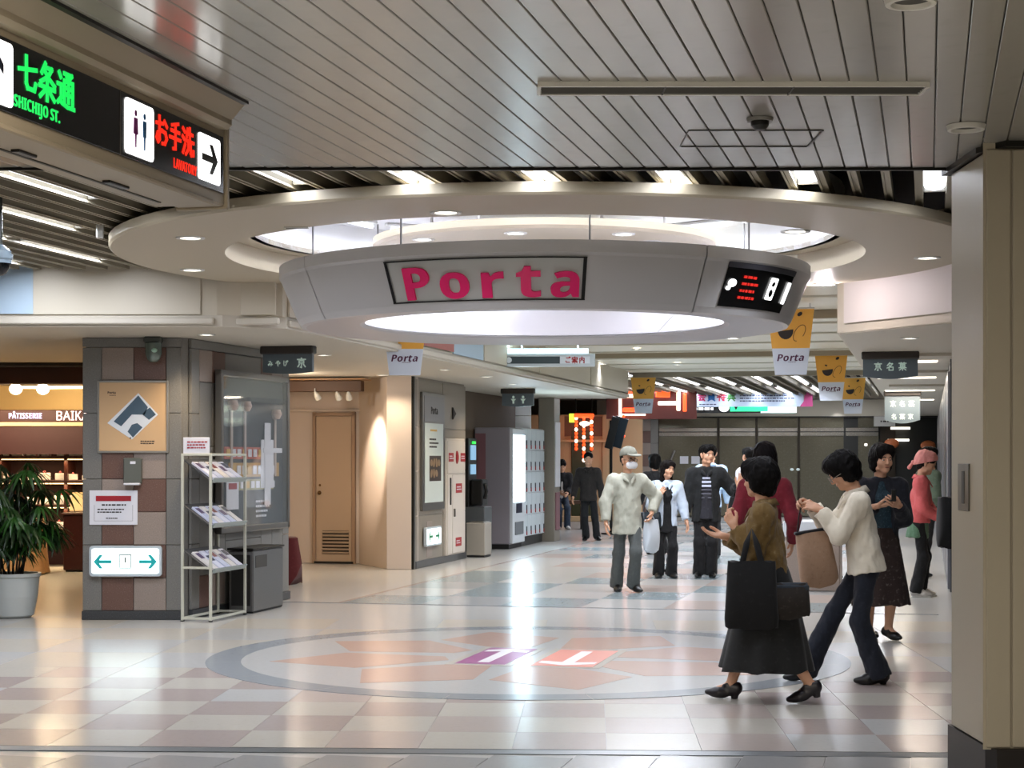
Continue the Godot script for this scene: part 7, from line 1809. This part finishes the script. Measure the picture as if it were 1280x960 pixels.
	person({"label": "person in a white shirt and beige trousers before the far doors, back turned", "x": 3.52, "d": 26.0, "yaw": -150.0, "h": 1.66, "cell": 0.018, "faceless": true,
		"feet": [[0.1, 0.1, 5.0, 0.0, 0.0], [-0.1, 0.0, -5.0, 0.0, 0.0]], "hands": [Vector3(0.24, 0.86, 0.1), Vector3(-0.22, 0.9, 0.16)], "hair": {"shape": crop},
		"top": {"called": "shirt", "m": cloth("shirt_plain", Color(0.82, 0.82, 0.84)), "hem": 0.45, "grow": 0.016}, "trousers": {"m": cloth("trouser_beige", Color(0.62, 0.56, 0.50)), "hem_r": 0.075}})
	person({"label": "long-haired woman in a crimson top mostly hidden behind the woman in the brown jacket", "x": 2.04, "d": 14.2, "yaw": 172.0, "h": 1.62, "girth": 0.88, "shoulders": 0.09, "cell": 0.016, "faceless": true,
		"feet": [[0.06, 0.08, 5.0, 0.0, 0.0], [-0.06, 0.0, -5.0, 0.0, 0.0]], "hands": [Vector3(0.22, 0.84, 0.08), Vector3(-0.22, 0.84, 0.08)], "hair": {"shape": longer, "c": Color(0.05, 0.03, 0.035)},
		"top": {"called": "pullover", "m": cloth("crimson_knit", Color(0.42, 0.05, 0.12)), "hem": 0.47, "grow": 0.016}, "trousers": {"m": mats.black_wool, "hem_r": 0.07}})
	person({"label": "dark-haired person in black standing behind the man in the cap and the couple", "x": 2.28, "d": 28.0, "yaw": -160.0, "h": 1.57, "cell": 0.018, "faceless": true,
		"feet": [[0.1, 0.08, 5.0, 0.0, 0.0], [-0.1, 0.0, -5.0, 0.0, 0.0]], "hands": [Vector3(0.24, 0.8, 0.08), Vector3(-0.24, 0.8, 0.08)], "hair": {"shape": bob},
		"top": {"called": "coat", "m": mats.black_wool, "hem": 0.42, "grow": 0.02}, "trousers": {"m": mats.black_wool, "hem_r": 0.07}})
	person({"label": "woman with long dark hair standing close behind the woman in the pink head scarf", "x": 5.33, "d": 22.6, "yaw": 110.0, "h": 1.64, "cell": 0.016, "faceless": true,
		"feet": [[0.08, 0.08, 5.0, 0.0, 0.0], [-0.08, 0.0, -5.0, 0.0, 0.0]], "hands": [Vector3(0.2, 0.84, 0.12), Vector3(-0.2, 0.84, 0.12)], "hair": {"shape": longer},
		"top": {"called": "cardigan", "m": cloth("sage_knit", Color(0.30, 0.36, 0.30)), "hem": 0.45, "grow": 0.016}, "trousers": {"m": mats.charcoal, "hem_r": 0.07}})
	var p17 = person({"label": "person in dark clothes almost wholly hidden behind the tall cream column", "x": 4.08, "d": 15.2, "yaw": 150.0, "h": 1.6, "cell": 0.018, "faceless": true,
		"feet": [[0.06, 0.06, 5.0, 0.0, 0.0], [-0.06, 0.0, -5.0, 0.0, 0.0]], "hands": [Vector3(0.2, 0.84, 0.1), Vector3(-0.2, 0.84, 0.1)], "hair": {"shape": crop},
		"top": {"called": "coat", "m": mats.black_wool, "hem": 0.42, "grow": 0.016}, "trousers": {"m": mats.charcoal, "hem_r": 0.07}})
	var b17 = thing("rucksack", "black bag jutting out past the edge of the tall cream column", "bag", at(3.80, 15.1, 1.18), 0.0)
	part(b17, "bag", pouch(0.28, 0.42, 0.22, 1.1, 0.02), mats.tote_black); part(b17, "strap", strap([Vector3(0.02, 0, 0), Vector3(0.1, 0.12, 0.02), Vector3(0.2, 0.14, 0.0)], 0.03, 0.006, Vector3(0, 0, 1)), mats.tote_black)

func glasses(who: Node3D, m):
	for sx in [1, -1]:
		var pts := []
		for i in 15: pts.append(Vector3(0.032 * sx + cos(TAU * i / 14) * 0.025, 0.002 + sin(TAU * i / 14) * 0.019, 0.1))
		on_head(who, "spectacle_rim", tube(pts, 0.0028, 6), m, Vector3.ZERO)
		on_head(who, "spectacle_arm", tube([Vector3(0.057 * sx, 0.006, 0.098), Vector3(0.082 * sx, 0.008, 0.04), Vector3(0.08 * sx, 0.004, -0.01)], 0.0026, 6), m, Vector3.ZERO)
	on_head(who, "spectacle_bridge", tube([Vector3(-0.009, 0.006, 0.102), Vector3(0, 0.010, 0.107), Vector3(0.009, 0.006, 0.102)], 0.0026, 6), m, Vector3.ZERO)

func scarf(who: Node3D, m):
	var s := on_head(who, "head_scarf", net([cap(Vector3(0, .052, -.035), Vector3(0, .06, .016), .104, .096, .02), cap(Vector3(0, -.02, -.09), Vector3(0, .03, -.06), .05, .07, .03)], 0.008, [[Vector3(0, -1, 0.55), -0.018]], [], 0.004, 20.0), m, Vector3.ZERO)
	part(s, "knot", ball(0.026, 0.02, 0.022), m, Vector3(0, -0.02, -0.14)); part(s, "scarf_tail", net([cap(Vector3(0.01, -0.02, -0.14), Vector3(0.03, -0.09, -0.16), 0.012, 0.024, 0.01)], 0.008), m)
